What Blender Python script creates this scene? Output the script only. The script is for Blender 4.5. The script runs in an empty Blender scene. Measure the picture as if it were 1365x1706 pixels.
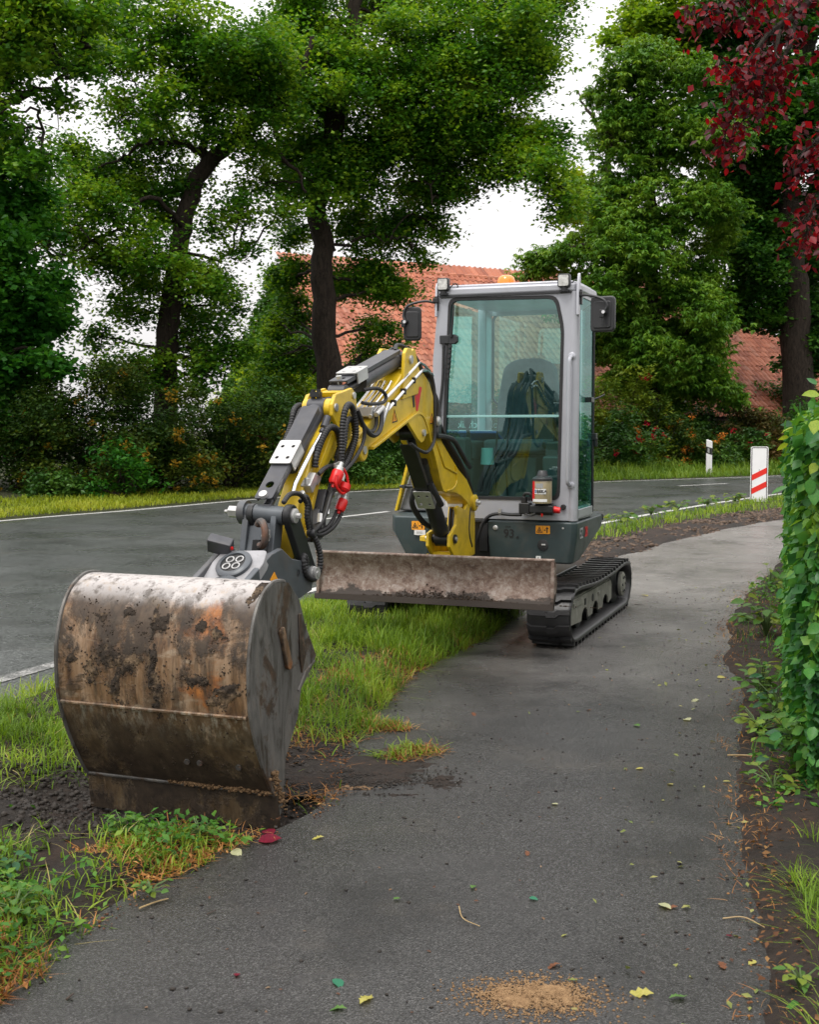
import bpy, bmesh, math, random
import numpy as np
from mathutils import Vector, Matrix
random.seed(7); rng = np.random.default_rng(11)
S = bpy.context.scene; COL = S.collection
# ------------------------------------------------------------------ camera, sky, sun, exposure
CAM_H = 1.45; FPX = 1990.0; TILT = math.atan(137/FPX)
cd = bpy.data.cameras.new('camera'); cam = bpy.data.objects.new('camera', cd); COL.objects.link(cam)
cam.location = (0, 0, CAM_H); cam.rotation_euler = (math.pi/2 - TILT, 0, 0)
cd.sensor_fit = 'VERTICAL'; cd.sensor_height = 30.0; cd.lens = FPX/1706*30; cd.clip_end = 3000; cd.clip_start = .05
cd.dof.use_dof = True; cd.dof.focus_distance = 6.2; cd.dof.aperture_fstop = 9
S.camera = cam
W = bpy.data.worlds.new('World'); S.world = W; W.use_nodes = True
wn = W.node_tree.nodes; wl = W.node_tree.links; wn.clear()
sky = wn.new('ShaderNodeTexSky'); sky.sky_type = 'NISHITA'; sky.sun_disc = False
SUN_EL, SUN_AZ = math.radians(62), math.radians(215)      # high, behind and left of the camera
sky.sun_elevation = SUN_EL; sky.sun_rotation = SUN_AZ; sky.air_density = 1; sky.dust_density = 4; sky.ozone_density = 1
cloud = wn.new('ShaderNodeMix'); cloud.data_type = 'RGBA'
cloud.inputs[0].default_value = .90                        # closed cloud cover
# overcast luminance: the zenith three times as bright as the horizon
wtc = wn.new('ShaderNodeTexCoord'); wsep = wn.new('ShaderNodeSeparateXYZ'); wl.new(wtc.outputs['Generated'], wsep.inputs[0])
wmx = wn.new('ShaderNodeMath'); wmx.operation = 'MAXIMUM'; wl.new(wsep.outputs[2], wmx.inputs[0]); wmx.inputs[1].default_value = 0
wma = wn.new('ShaderNodeMath'); wma.operation = 'MULTIPLY_ADD'; wl.new(wmx.outputs[0], wma.inputs[0]); wma.inputs[1].default_value = 2; wma.inputs[2].default_value = 1
wvm = wn.new('ShaderNodeVectorMath'); wvm.operation = 'SCALE'; wvm.inputs[0].default_value = (6.05, 5.86, 5.82); wl.new(wma.outputs[0], wvm.inputs['Scale'])
wl.new(wvm.outputs[0], cloud.inputs[7])
bg = wn.new('ShaderNodeBackground'); bg.inputs['Strength'].default_value = .12
wo = wn.new('ShaderNodeOutputWorld')
wl.new(sky.outputs[0], cloud.inputs[6]); wl.new(cloud.outputs[2], bg.inputs['Color']); wl.new(bg.outputs[0], wo.inputs[0])
sd = bpy.data.lights.new('sun', 'SUN'); sd.energy = 1.5; sd.angle = math.radians(14); sd.color = (1, .965, .91)
so = bpy.data.objects.new('sun', sd); COL.objects.link(so); so.location = (0, 0, 30)
so.rotation_euler = (math.pi/2 - SUN_EL, 0, math.pi - SUN_AZ)
sdir = Vector((math.sin(SUN_AZ)*math.cos(SUN_EL), math.cos(SUN_AZ)*math.cos(SUN_EL), math.sin(SUN_EL)))
so.rotation_euler = sdir.to_track_quat('Z', 'Y').to_euler()
S.view_settings.view_transform = 'Standard'; S.view_settings.look = 'None'
S.view_settings.exposure = .32; S.view_settings.gamma = 1; S.view_settings.use_curve_mapping = False
S.render.engine = 'CYCLES'; S.cycles.max_bounces = 8; S.cycles.transparent_max_bounces = 16
S.cycles.use_denoising = True

# ------------------------------------------------------------------ helpers
def at(u, v, D):
    """world point seen at photo pixel (u,v) at distance D in front of the camera"""
    x, y = (u-682.5)/FPX, (853-v)/FPX
    ct, st = math.cos(TILT), math.sin(TILT)
    dy, dz = ct+y*st, -st+y*ct
    return Vector((x*D/dy, D, CAM_H+dz*D/dy))
def gp(u, v, z=0.0):
    x, y = (u-682.5)/FPX, (853-v)/FPX
    ct, st = math.cos(TILT), math.sin(TILT)
    dy, dz = ct+y*st, -st+y*ct
    t = (z-CAM_H)/dz
    return Vector((x*t, dy*t, z))
def link(o, parent=None):
    COL.objects.link(o)
    if parent is not None: o.parent = parent
    return o
def tag(o, label=None, cat=None, group=None, kind=None):
    if label: o['label'] = label
    if cat: o['category'] = cat
    if group: o['group'] = group
    if kind: o['kind'] = kind
    return o
def empty(name, loc=(0, 0, 0), rz=0, label=None, cat=None, group=None):
    o = bpy.data.objects.new(name, None); o.location = loc; o.rotation_euler = (0, 0, rz); o.empty_display_size = .1
    link(o); return tag(o, label, cat, group)
def mesh_np(name, verts, faces, mat, parent=None, smooth=False):
    """verts (N,3) and faces (M,k) arrays -> one mesh object"""
    verts = np.asarray(verts, np.float32); faces = np.asarray(faces, np.int32); k = faces.shape[1]
    me = bpy.data.meshes.new(name)
    me.vertices.add(len(verts)); me.vertices.foreach_set('co', verts.ravel())
    me.loops.add(faces.size); me.loops.foreach_set('vertex_index', faces.ravel())
    me.polygons.add(len(faces)); me.polygons.foreach_set('loop_start', np.arange(0, faces.size, k, dtype=np.int32))
    me.polygons.foreach_set('loop_total', np.full(len(faces), k, np.int32))
    if smooth: me.polygons.foreach_set('use_smooth', np.ones(len(faces), bool))
    me.update(calc_edges=True); me.materials.append(mat)
    return link(bpy.data.objects.new(name, me), parent)
class MB:
    """collects shapes, then links them as ONE mesh object"""
    def __init__(s): s.bm = bmesh.new()
    def _add(s, vs, fs):
        bv = [s.bm.verts.new(v) for v in vs]
        for f in fs:
            try: s.bm.faces.new([bv[i] for i in f])
            except ValueError: pass
        return bv
    def box(s, c, d, rot=None):
        c = Vector(c); hx, hy, hz = d[0]/2, d[1]/2, d[2]/2
        vs = [Vector((x, y, z)) for x in (-hx, hx) for y in (-hy, hy) for z in (-hz, hz)]
        if rot is not None: vs = [rot @ v for v in vs]
        s._add([v+c for v in vs], [(0, 1, 3, 2), (4, 6, 7, 5), (0, 4, 5, 1), (2, 3, 7, 6), (0, 2, 6, 4), (1, 5, 7, 3)]); return s
    def prism(s, pts, a, b, axis='x', holes=()):
        """2D outline (and round holes) extruded along an axis from a to b"""
        bm = bmesh.new()
        mp = {'x': lambda p: (a, p[0], p[1]), 'y': lambda p: (p[0], a, p[1]), 'z': lambda p: (p[0], p[1], a)}[axis]
        dv = {'x': (b-a, 0, 0), 'y': (0, b-a, 0), 'z': (0, 0, b-a)}[axis]
        ed = []
        for lp in [pts]+list(holes):
            v = [bm.verts.new(mp(p)) for p in lp]
            ed += [bm.edges.new((v[i], v[(i+1) % len(v)])) for i in range(len(v))]
        if holes: bmesh.ops.triangle_fill(bm, edges=ed, use_beauty=True)
        else: bm.faces.new(list(bm.verts))
        r = bmesh.ops.extrude_face_region(bm, geom=list(bm.faces))
        bmesh.ops.translate(bm, vec=dv, verts=[g for g in r['geom'] if isinstance(g, bmesh.types.BMVert)])
        bmesh.ops.recalc_face_normals(bm, faces=bm.faces)
        bm.verts.index_update()
        s._add([v.co.copy() for v in bm.verts], [[v.index for v in f.verts] for f in bm.faces]); bm.free(); return s
    def cyl(s, p, q, r, r2=None, n=20, caps=True):
        return s.tube([p, q], [r, r if r2 is None else r2], n, caps)
    def tube(s, pts, rad, n=8, caps=True):
        pts = [Vector(p) for p in pts]; m = len(pts)
        if not hasattr(rad, '__len__'): rad = [rad]*m
        t0 = (pts[1]-pts[0]).normalized()
        u = t0.orthogonal().normalized(); rings = []
        for i in range(m):
            t = (pts[min(i+1, m-1)]-pts[max(i-1, 0)])
            t = t.normalized() if t.length > 1e-9 else t0
            u = (u-t*u.dot(t)); u = u.normalized() if u.length > 1e-6 else t.orthogonal().normalized()
            w = t.cross(u)
            rings.append([s.bm.verts.new(pts[i]+(u*math.cos(k*2*math.pi/n)+w*math.sin(k*2*math.pi/n))*rad[i]) for k in range(n)])
        for a, b in zip(rings, rings[1:]):
            for k in range(n): s.bm.faces.new((a[k], a[(k+1) % n], b[(k+1) % n], b[k]))
        if caps: s.bm.faces.new(rings[0][::-1]); s.bm.faces.new(rings[-1])
        return s
    def lathe(s, prof, o, axis='z', n=24):
        """profile of (radius, height) turned about an axis through o"""
        o = Vector(o); ax = Vector(axis) if not isinstance(axis, str) else {'x': Vector((1, 0, 0)), 'y': Vector((0, 1, 0)), 'z': Vector((0, 0, 1))}[axis]
        ax = ax.normalized()
        return s.tube([o+ax*(h+i*1e-6) for i, (r, h) in enumerate(prof)], [max(r, 1e-4) for r, h in prof], n) if False else s._lathe(prof, o, ax, n)
    def _lathe(s, prof, o, ax, n):
        u = ax.orthogonal().normalized(); w = ax.cross(u)
        rings = [[s.bm.verts.new(o+ax*h+(u*math.cos(k*2*math.pi/n)+w*math.sin(k*2*math.pi/n))*max(r, 1e-4)) for k in range(n)] for r, h in prof]
        for a, b in zip(rings, rings[1:]):
            for k in range(n): s.bm.faces.new((a[k], a[(k+1) % n], b[(k+1) % n], b[k]))
        s.bm.faces.new(rings[0][::-1]); s.bm.faces.new(rings[-1]); return s
    def build(s, name, mat, parent=None, bevel=0, smooth=35, seg=2):
        bmesh.ops.recalc_face_normals(s.bm, faces=s.bm.faces)
        me = bpy.data.meshes.new(name); s.bm.to_mesh(me); s.bm.free(); me.materials.append(mat)
        if smooth:
            me.polygons.foreach_set('use_smooth', [True]*len(me.polygons)); me.set_sharp_from_angle(angle=math.radians(smooth))
        o = link(bpy.data.objects.new(name, me), parent)
        if bevel:
            m = o.modifiers.new('bevel', 'BEVEL'); m.width = bevel; m.segments = seg; m.limit_method = 'ANGLE'; m.angle_limit = math.radians(38)
            m.harden_normals = True
        return o
def spline(pts, n=8):
    """Catmull-Rom through the points"""
    P = [Vector(p) for p in pts]; P = [P[0]*2-P[1]]+P+[P[-1]*2-P[-2]]; out = []
    for i in range(1, len(P)-2):
        for k in range(n):
            t = k/n; a, b, c, d = P[i-1:i+3]
            out.append(.5*((2*b)+(c-a)*t+(2*a-5*b+4*c-d)*t*t+(3*b-a-3*c+d)*t**3))
    out.append(P[-2]); return out
def rrect(x0, x1, y0, y1, r, n=5):
    out = []
    for cx, cy, a in ((x1-r, y1-r, 0), (x0+r, y1-r, 90), (x0+r, y0+r, 180), (x1-r, y0+r, 270)):
        for k in range(n+1):
            t = math.radians(a+90*k/n); out.append((cx+r*math.cos(t), cy+r*math.sin(t)))
    return out
def circ(cx, cy, r, n=16): return [(cx+r*math.cos(k*2*math.pi/n), cy+r*math.sin(k*2*math.pi/n)) for k in range(n)]

# ------------------------------------------------------------------ materials
class NT:
    def __init__(s, name):
        s.m = bpy.data.materials.new(name); s.m.use_nodes = True; s.t = s.m.node_tree; s.t.nodes.clear()
        s.out = s.n('ShaderNodeOutputMaterial'); s._tc = None
    def n(s, kind, **k):
        x = s.t.nodes.new(kind)
        for a, v in k.items(): setattr(x, a, v)
        return x
    def l(s, a, b): s.t.links.new(a, b)
    def set(s, sock, v):
        if isinstance(v, bpy.types.NodeSocket): s.l(v, sock)
        elif isinstance(v, tuple) and len(v) == 3 and sock.type == 'RGBA': sock.default_value = (*v, 1)
        else: sock.default_value = v
    def co(s):
        if not s._tc: s._tc = s.n('ShaderNodeTexCoord')
        return s._tc.outputs['Object']
    def mapped(s, scale=(1, 1, 1), rot=(0, 0, 0)):
        m = s.n('ShaderNodeMapping'); m.inputs['Scale'].default_value = scale; m.inputs['Rotation'].default_value = rot; s.l(s.co(), m.inputs['Vector']); return m.outputs[0]
    def noise(s, scale, detail=4, rough=.55, vec=None, dist=0):
        x = s.n('ShaderNodeTexNoise'); x.inputs['Scale'].default_value = scale; x.inputs['Detail'].default_value = detail
        x.inputs['Roughness'].default_value = rough; x.inputs['Distortion'].default_value = dist
        s.l(vec if vec is not None else s.co(), x.inputs['Vector']); return x.outputs['Fac']
    def voro(s, scale, vec=None, out='Distance', feature='F1'):
        x = s.n('ShaderNodeTexVoronoi', feature=feature); x.inputs['Scale'].default_value = scale
        s.l(vec if vec is not None else s.co(), x.inputs['Vector']); return x.outputs[out]
    def ramp(s, fac, stops, interp='LINEAR'):
        r = s.n('ShaderNodeValToRGB'); r.color_ramp.interpolation = interp; e = r.color_ramp.elements
        while len(e) < len(stops): e.new(.5)
        for x, (p, c) in zip(e, stops):
            x.position = p; x.color = (*c, 1) if isinstance(c, tuple) else (c, c, c, 1)
        s.l(fac, r.inputs[0]); return r.outputs[0]
    def mix(s, fac, a, b, blend='MIX'):
        m = s.n('ShaderNodeMix', data_type='RGBA', blend_type=blend)
        s.set(m.inputs[0], fac); s.set(m.inputs[6], a); s.set(m.inputs[7], b); return m.outputs[2]
    def math(s, op, a, b=0.0, c=0.0):
        m = s.n('ShaderNodeMath', operation=op); s.set(m.inputs[0], a); s.set(m.inputs[1], b); s.set(m.inputs[2], c); return m.outputs[0]
    def sep(s, vec=None):
        x = s.n('ShaderNodeSeparateXYZ'); s.l(vec if vec is not None else s.co(), x.inputs[0]); return x.outputs
    def island(s): return s.n('ShaderNodeNewGeometry').outputs['Random Per Island']
    def bump(s, h, strength=.3, dist=.01):
        b = s.n('ShaderNodeBump'); b.inputs['Strength'].default_value = strength; b.inputs['Distance'].default_value = dist
        s.l(h, b.inputs['Height']); return b.outputs[0]
    def prin(s, base, rough=.5, metal=0.0, spec=.5, normal=None, coat=0.0, **k):
        p = s.n('ShaderNodeBsdfPrincipled'); s.set(p.inputs['Base Color'], base); s.set(p.inputs['Roughness'], rough)
        s.set(p.inputs['Metallic'], metal); s.set(p.inputs['Specular IOR Level'], spec); s.set(p.inputs['Coat Weight'], coat)
        if normal is not None: s.l(normal, p.inputs['Normal'])
        for a, v in k.items(): s.set(p.inputs[a.replace('_', ' ')], v)
        return p.outputs[0]
    def done(s, sh): s.l(sh, s.out.inputs[0]); return s.m

def plain(name, col, rough=.5, metal=0.0, var=.15, scale=9, dirt=.0, dirtcol=(.09, .07, .05), bump=.0, bscale=60, coat=0.0, spec=.5):
    m = NT(name); nz = m.noise(scale, 5, .6)
    a = tuple(c*(1-var) for c in col); b = tuple(min(1, c*(1+var)) for c in col)
    c = m.ramp(nz, [(.3, a), (.7, b)])
    rg = rough
    if dirt:
        d = m.noise(scale*.6, 8, .68, dist=.4); f = m.ramp(d, [(.62-dirt*.5, 0.0), (.78-dirt*.4, 1.0)])
        sp = m.ramp(m.noise(70, 3, .7), [(.64, 0.0), (.70, .8)])
        f = m.math('MULTIPLY', m.math('MAXIMUM', f, sp), .2+.6*dirt)
        c = m.mix(f, c, dirtcol); rg = m.math('ADD', m.math('MULTIPLY', f, .4), rough)
    else: rg = m.math('ADD', m.math('MULTIPLY', nz, .16), rough-.08)
    nm = m.bump(m.noise(bscale, 4, .6), bump, .004) if bump else None
    return m.done(m.prin(c, rg, metal, spec, nm, coat))

def leafmat(name, cols, trans=.35, rough=.42, spec=.3, clump=.5, tcol=None, cvar=.58):
    """cols: dark, mid, light leaf colours; each leaf takes its own, with drifts of lighter growth"""
    m = NT(name); r = m.island(); cl = m.noise(clump, 3, .6)
    f = m.math('ADD', m.math('MULTIPLY', r, 1-cvar), m.math('MULTIPLY', m.ramp(cl, [(.38, 0.0), (.62, 1.0)]), cvar))
    spec = spec*.55
    c = m.ramp(f, [(0.05, cols[0]), (.5, cols[1]), (.95, cols[2])])
    p = m.prin(c, rough, 0, spec)
    t = m.n('ShaderNodeBsdfTranslucent'); m.l(m.mix(1.0, c, tcol or (1.5, 1.35, .55), 'MULTIPLY'), t.inputs[0])
    mx = m.n('ShaderNodeMixShader'); mx.inputs[0].default_value = trans; m.l(p, mx.inputs[1]); m.l(t.outputs[0], mx.inputs[2])
    return m.done(mx.outputs[0])

M = {}
M['yellow'] = plain('yellow_paint', (.64, .435, .010), .34, var=.09, dirt=.34, dirtcol=(.12, .085, .03), coat=.2, scale=6, bump=.08)
M['skirt'] = plain('dark_green_grey_paint', (.034, .052, .054), .42, var=.14, dirt=.26, dirtcol=(.09, .085, .07))
M['silver'] = plain('silver_grey_paint', (.40, .41, .445), .36, .25, var=.07, dirt=.16, dirtcol=(.22, .21, .19), coat=.15, scale=4, bump=.05)
M['hood'] = plain('grey_hood_paint', (.22, .225, .23), .45, var=.06, dirt=.1)
M['gun'] = plain('gunmetal_paint', (.075, .085, .095), .40, .2, var=.2, dirt=.2, dirtcol=(.14, .10, .07))
M['guard'] = plain('dark_cover_paint', (.048, .050, .058), .40, .1, var=.22, dirt=.22, dirtcol=(.12, .11, .10), scale=14)
M['zinc'] = plain('zinc_plate', (.48, .48, .47), .38, .55, var=.15, dirt=.12, dirtcol=(.2, .17, .14), scale=12)
M['chrome'] = plain('bright_steel', (.72, .72, .72), .16, 1.0, var=.08)
M['rubber'] = plain('black_rubber', (.016, .016, .017), .55, var=.3, dirt=.05, dirtcol=(.07, .06, .05), bump=.3)
M['track'] = plain('track_rubber', (.017, .017, .018), .42, var=.35, dirt=.1, dirtcol=(.07, .06, .048), bump=.4, scale=12)
M['plastic'] = plain('black_plastic', (.022, .023, .025), .42, var=.2)
M['black'] = plain('black_steel', (.016, .017, .018), .36, .1, var=.3, dirt=.06)
M['darkin'] = plain('dark_interior_plastic', (.035, .04, .042), .55, var=.2)
M['seat'] = plain('seat_cloth', (.055, .065, .075), .8, var=.25, scale=30, bump=.4)
M['red'] = plain('red_plastic', (.62, .012, .012), .38, var=.12)
M['orange'] = plain('orange_lens', (.9, .24, .01), .2, var=.15, coat=.6)
M['stickor'] = plain('orange_sticker', (.78, .32, .015), .5, var=.08)
M['white'] = plain('white_sticker', (.72, .73, .72), .5, var=.05)
M['ink'] = plain('black_print', (.012, .012, .012), .6, var=.1)
M['inkgrey'] = plain('grey_print', (.30, .31, .31), .6, var=.1)
M['redprint'] = plain('red_print', (.55, .012, .02), .45, var=.05)
M['blueprint'] = plain('blue_print', (.01, .14, .30), .5, var=.05)
M['frameplate'] = plain('muddy_track_frame', (.25, .25, .215), .6, .1, var=.2, dirt=.36, dirtcol=(.055, .048, .04), scale=8, bump=.3)
M['lens'] = plain('clear_lamp_lens', (.55, .55, .52), .15, .3, var=.35, scale=55)
M['grease'] = plain('grease_reservoir', (.30, .25, .15), .2, var=.15, coat=.5)
M['jacket'] = plain('dark_jacket_cloth', (.022, .02, .018), .85, var=.5, scale=18, bump=.6)
M['bluefold'] = plain('blue_plastic_folder', (.02, .09, .30), .4, var=.2)
M['orangering'] = plain('worn_orange_ring', (.075, .07, .066), .45, .3, var=.3, dirt=.26, dirtcol=(.40, .12, .02), scale=16)
# glass with a green tint
m = NT('green_tinted_glass')
tr = m.n('ShaderNodeBsdfTransparent'); tr.inputs[0].default_value = (.54, .88, .85, 1)
gl = m.n('ShaderNodeBsdfGlossy'); gl.inputs['Roughness'].default_value = .015; gl.inputs[0].default_value = (.72, 1, .97, 1)
fr = m.n('ShaderNodeFresnel'); fr.inputs[0].default_value = 1.55
mx = m.n('ShaderNodeMixShader'); m.l(m.math('ADD', m.math('MULTIPLY', fr.outputs[0], .30), m.ramp(m.noise(3.5, 6, .7), [(.35, .105), (.7, .16)])), mx.inputs[0]); m.l(tr.outputs[0], mx.inputs[1]); m.l(gl.outputs[0], mx.inputs[2])
M['glass'] = m.done(mx.outputs[0])

# worn, muddy, rusty steel of the bucket (machine metres: x across, z up)
m = NT('muddy_worn_bucket_steel'); X, Y, Z = m.sep()
vert = m.mapped((7, 7, 1.3)); fine = m.noise(26, 8, .7); streak = m.noise(2.2, 7, .66, vert, .6); big = m.noise(3.4, 6, .62, dist=.7)
steel = m.ramp(streak, [(.34, (.055, .029, .015)), (.46, (.145, .083, .042)), (.56, (.215, .137, .080)), (.66, (.28, .195, .125)), (.76, (.33, .26, .20))])
worn_sheen = m.mix(m.ramp(m.math('ADD', Z, m.math('MULTIPLY', m.noise(9, 6, .7), .10)), [(.838, 0.0), (.882, 1.0)]), steel, (.41, .385, .37))  # worn steel top band, lightened further by sky reflection put into the colour
pale = m.ramp(m.noise(2.6, 6, .6, m.mapped((3, 3, 9))), [(.58, 0.0), (.68, .7)]); worn_sheen = m.mix(pale, worn_sheen, (.30, .235, .165))
lower = m.ramp(m.math('ADD', Z, m.math('MULTIPLY', big, .12)), [(.40, 1.0), (.47, 0.0)])
worn_sheen = m.mix(m.math('MULTIPLY', lower, .8), worn_sheen, m.ramp(m.noise(5, 7, .7, m.mapped((2, 2, 1))), [(.36, (.026, .019, .011)), (.55, (.085, .064, .036)), (.68, (.15, .12, .075))]))
rust = m.ramp(m.math('MULTIPLY', m.noise(4.5, 7, .7, dist=.5), m.math('MULTIPLY', m.ramp(X, [(.0, .55), (.2, 1.0), (.36, 1.12), (.5, .9)]), m.ramp(Z, [(.30, .75), (.50, 1.12), (.62, .95), (.72, 1.1), (.88, .9)]))), [(.585, 0.0), (.68, 1.0)])
worn_sheen = m.mix(m.math('MULTIPLY', rust, .8), worn_sheen, m.ramp(fine, [(.35, (.11, .032, .010)), (.65, (.36, .13, .03))]))
drip = m.noise(1.0, 8, .7, m.mapped((22, 22, 2.2))); worn_sheen = m.mix(m.ramp(drip, [(.50, 0.0), (.62, .75)]), worn_sheen, (.05, .036, .024)); worn_sheen = m.mix(m.ramp(drip, [(.33, .55), (.42, 0.0)]), worn_sheen, (.34, .25, .165))
scr = m.math('MULTIPLY', m.ramp(m.noise(1.0, 7, .75, m.mapped((30, 30, 5))), [(.50, 0.0), (.60, 1.0)]), m.ramp(Z, [(.28, 0.0), (.36, .35), (.405, 1.0), (.42, .2), (.44, 0.0)])); worn_sheen = m.mix(scr, worn_sheen, (.36, .33, .26))
mud = m.ramp(m.math('ADD', m.math('MULTIPLY', big, .62), m.math('MULTIPLY', m.noise(9, 9, .72, m.mapped((1.6, 1.6, .6))), .38)), [(.46, 0.0), (.52, 1.0)])
mudz = m.ramp(Z, [(.0, 1.0), (.2, .75), (.38, .35), (.44, .6), (.6, 1.0), (.80, .75), (.87, 0.0)])
mudf = m.math('MULTIPLY', mud, mudz)
c = m.mix(mudf, worn_sheen, m.ramp(fine, [(.3, (.014, .011, .009)), (.7, (.05, .036, .024))]))
spk = m.ramp(m.noise(42, 4, .75), [(.66, 0.0), (.70, 1.0)]); c = m.mix(m.math('MULTIPLY', spk, .75), c, (.035, .026, .018))
hgt = m.math('ADD', m.math('MULTIPLY', mudf, .9), m.math('MULTIPLY', fine, .35))
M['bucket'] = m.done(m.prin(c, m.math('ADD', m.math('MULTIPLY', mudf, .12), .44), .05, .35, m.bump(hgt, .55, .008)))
m = NT('muddy_bucket_side'); X, Y, Z = m.sep(); fine = m.noise(30, 7, .7); st = m.noise(3, 7, .65, m.mapped((3, 5, 1.2)), .8)
c = m.ramp(st, [(.36, (.04, .033, .025)), (.46, (.095, .092, .085)), (.6, (.14, .132, .12)), (.70, (.085, .065, .042))])
c = m.mix(m.ramp(m.noise(5, 8, .72, dist=.5), [(.52, 0.0), (.58, .9)]), c, m.ramp(fine, [(.3, (.02, .015, .011)), (.7, (.09, .05, .025))]))
M['bucketside'] = m.done(m.prin(c, .5, .2, .5, m.bump(fine, .35, .005)))
# scuffed reddish-brown dozer blade
m = NT('scuffed_blade_steel'); X, Y, Z = m.sep()
a = m.noise(11, 9, .74, m.mapped((1.4, 1, 1.6)), .3); b = m.noise(38, 6, .75)
c = m.ramp(a, [(.36, (.095, .060, .045)), (.46, (.165, .112, .088)), (.54, (.225, .172, .14)), (.64, (.31, .265, .235))])
c = m.mix(m.ramp(b, [(.55, 0.0), (.68, .6)]), c, (.42, .38, .34)); c = m.mix(m.ramp(b, [(.33, .8), (.41, 0.0)]), c, (.10, .06, .05))
mb = m.ramp(m.math('SUBTRACT', m.math('MULTIPLY', m.noise(7, 8, .7, m.mapped((1.3, 1, 2))), .22), m.math('SUBTRACT', Z, .35)), [(.045, 0.0), (.065, 1.0)])
c = m.mix(mb, c, (.035, .026, .02))
M['blade'] = m.done(m.prin(c, .62, .1, .4, m.bump(m.math('ADD', b, m.math('MULTIPLY', mb, 1.2)), .35, .006)))
m = NT('black_mud'); f = m.noise(30, 8, .75); M['mud'] = m.done(m.prin(m.ramp(f, [(.3, (.012, .009, .007)), (.7, (.065, .044, .028))]), .75, 0, .3, m.bump(f, .8, .01)))
m = NT('dry_mud'); f = m.noise(40, 8, .75); M['drymud'] = m.done(m.prin(m.ramp(f, [(.3, (.06, .035, .018)), (.7, (.27, .17, .09))]), .9, 0, .2, m.bump(f, .8, .01)))
m = NT('crusted_mud'); f = m.noise(55, 8, .75); g = m.noise(14, 5, .6)
M['crust'] = m.done(m.prin(m.mix(m.ramp(g, [(.48, 0.0), (.60, 1.0)]), m.ramp(f, [(.3, (.010, .008, .006)), (.7, (.045, .032, .022))]), m.ramp(f, [(.3, (.06, .038, .020)), (.7, (.20, .14, .085))])), .85, 0, .3, m.bump(f, .8, .008)))
# ------------------------------------------------------------------ ground, road, path, verges
def asphalt(name, lo, hi, rough, big, wet=.3, spec=.5, brown=0.0, dust_sheen=False, cracks=False, sc=230):
    m = NT(name)
    ag = m.voro(sc, out='Color'); agd = m.voro(sc); nz = m.noise(big, 6, .62); fine = m.noise(320, 3, .7)
    sp = m.sep(ag)[0]
    f = m.math('ADD', m.math('MULTIPLY', sp, .55), m.math('MULTIPLY', fine, .45))
    c = m.ramp(f, [(.2, tuple(x*.42 for x in lo)), (.48, lo), (.74, hi), (.90, tuple(x*3.4 for x in hi))])
    c = m.mix(1.0, c, m.ramp(nz, [(.3, .78), (.7, 1.2)]), 'MULTIPLY')
    c = m.mix(m.ramp(m.noise(1.1, 7, .7), [(.55, 0.0), (.75, .35+brown)]), c, (.10, .085, .066))
    if dust_sheen: Y = m.sep()[1]; c = m.mix(m.math('MULTIPLY', m.ramp(m.math('ADD', m.math('DIVIDE', Y, 20.0), m.math('MULTIPLY', m.noise(.8, 6, .65), .3)), [(.44, 0.0), (.72, 1.0)]), .85), c, m.ramp(m.noise(6, 6, .7), [(.3, (.16, .15, .139)), (.7, (.25, .238, .222))]))  # paler far path: light soil dust plus wet sky sheen painted into the colour
    c = m.mix(1.0, c, m.ramp(m.noise(1.6, 8, .7, dist=.4), [(.36, .62), (.46, .95), (.62, 1.12)]), 'MULTIPLY')
    if cracks: w_ = m.n('ShaderNodeVectorMath', operation='ADD'); nv_ = m.n('ShaderNodeTexNoise'); nv_.inputs['Scale'].default_value = 1.5; m.l(m.co(), nv_.inputs[0]); m.l(m.co(), w_.inputs[0]); m.l(nv_.outputs['Color'], w_.inputs[1]); e_ = m.voro(.42, w_.outputs[0], feature='DISTANCE_TO_EDGE'); c = m.mix(m.math('MULTIPLY', m.ramp(e_, [(.002, .8), (.007, 0.0)]), m.ramp(m.noise(.3, 3), [(.48, 0.0), (.58, 1.0)])), c, (.012, .012, .012))
    r = m.math('ADD', m.math('MULTIPLY', m.ramp(m.noise(.5, 5, .6), [(.35, 0.0), (.65, 1.0)]), wet), rough-wet)
    h = m.math('ADD', m.math('MULTIPLY', agd, .7), m.math('MULTIPLY', fine, .5))
    return m.done(m.prin(c, r, 0, spec, m.bump(h, .5, .006)))
M['road'] = asphalt('road_asphalt', (.047, .052, .050), (.086, .094, .090), .42, .35, .20, cracks=True, sc=85)
M['path'] = asphalt('path_asphalt', (.027, .027, .0262), (.056, .055, .053), .36, .6, .19, brown=.08, dust_sheen=True)
m = NT('road_paint'); f = m.noise(60, 6, .7)
f = m.math('ADD', m.math('MULTIPLY', f, .55), m.math('MULTIPLY', m.noise(9, 7, .75), .45)); f = m.math('ADD', f, m.ramp(m.math('DIVIDE', m.sep()[1], 20.0), [(.38, 0.0), (.55, .16)]))
M['roadpaint'] = m.done(m.prin(m.ramp(f, [(.46, (.07, .073, .07)), (.54, (.20, .20, .19)), (.66, (.50, .50, .48))]), .6, 0, .4, m.bump(f, .3, .003)))
m = NT('dark_soil'); f = m.noise(30, 9, .72); g = m.noise(2.2, 5, .6)
c = m.mix(m.ramp(g, [(.4, 0.0), (.65, .7)]), m.ramp(f, [(.3, (.006, .005, .004)), (.7, (.026, .019, .013))]), m.ramp(f, [(.3, (.014, .008, .005)), (.7, (.060, .030, .016))]))
M['soil'] = m.done(m.prin(c, .78, 0, .35, m.bump(f, .9, .03)))
m = NT('field_ground'); f = m.noise(8, 8, .7)
M['ground'] = m.done(m.prin(m.ramp(f, [(.3, (.018, .020, .008)), (.7, (.05, .055, .02))]), .9, 0, .2, m.bump(f, .8, .05)))
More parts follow.
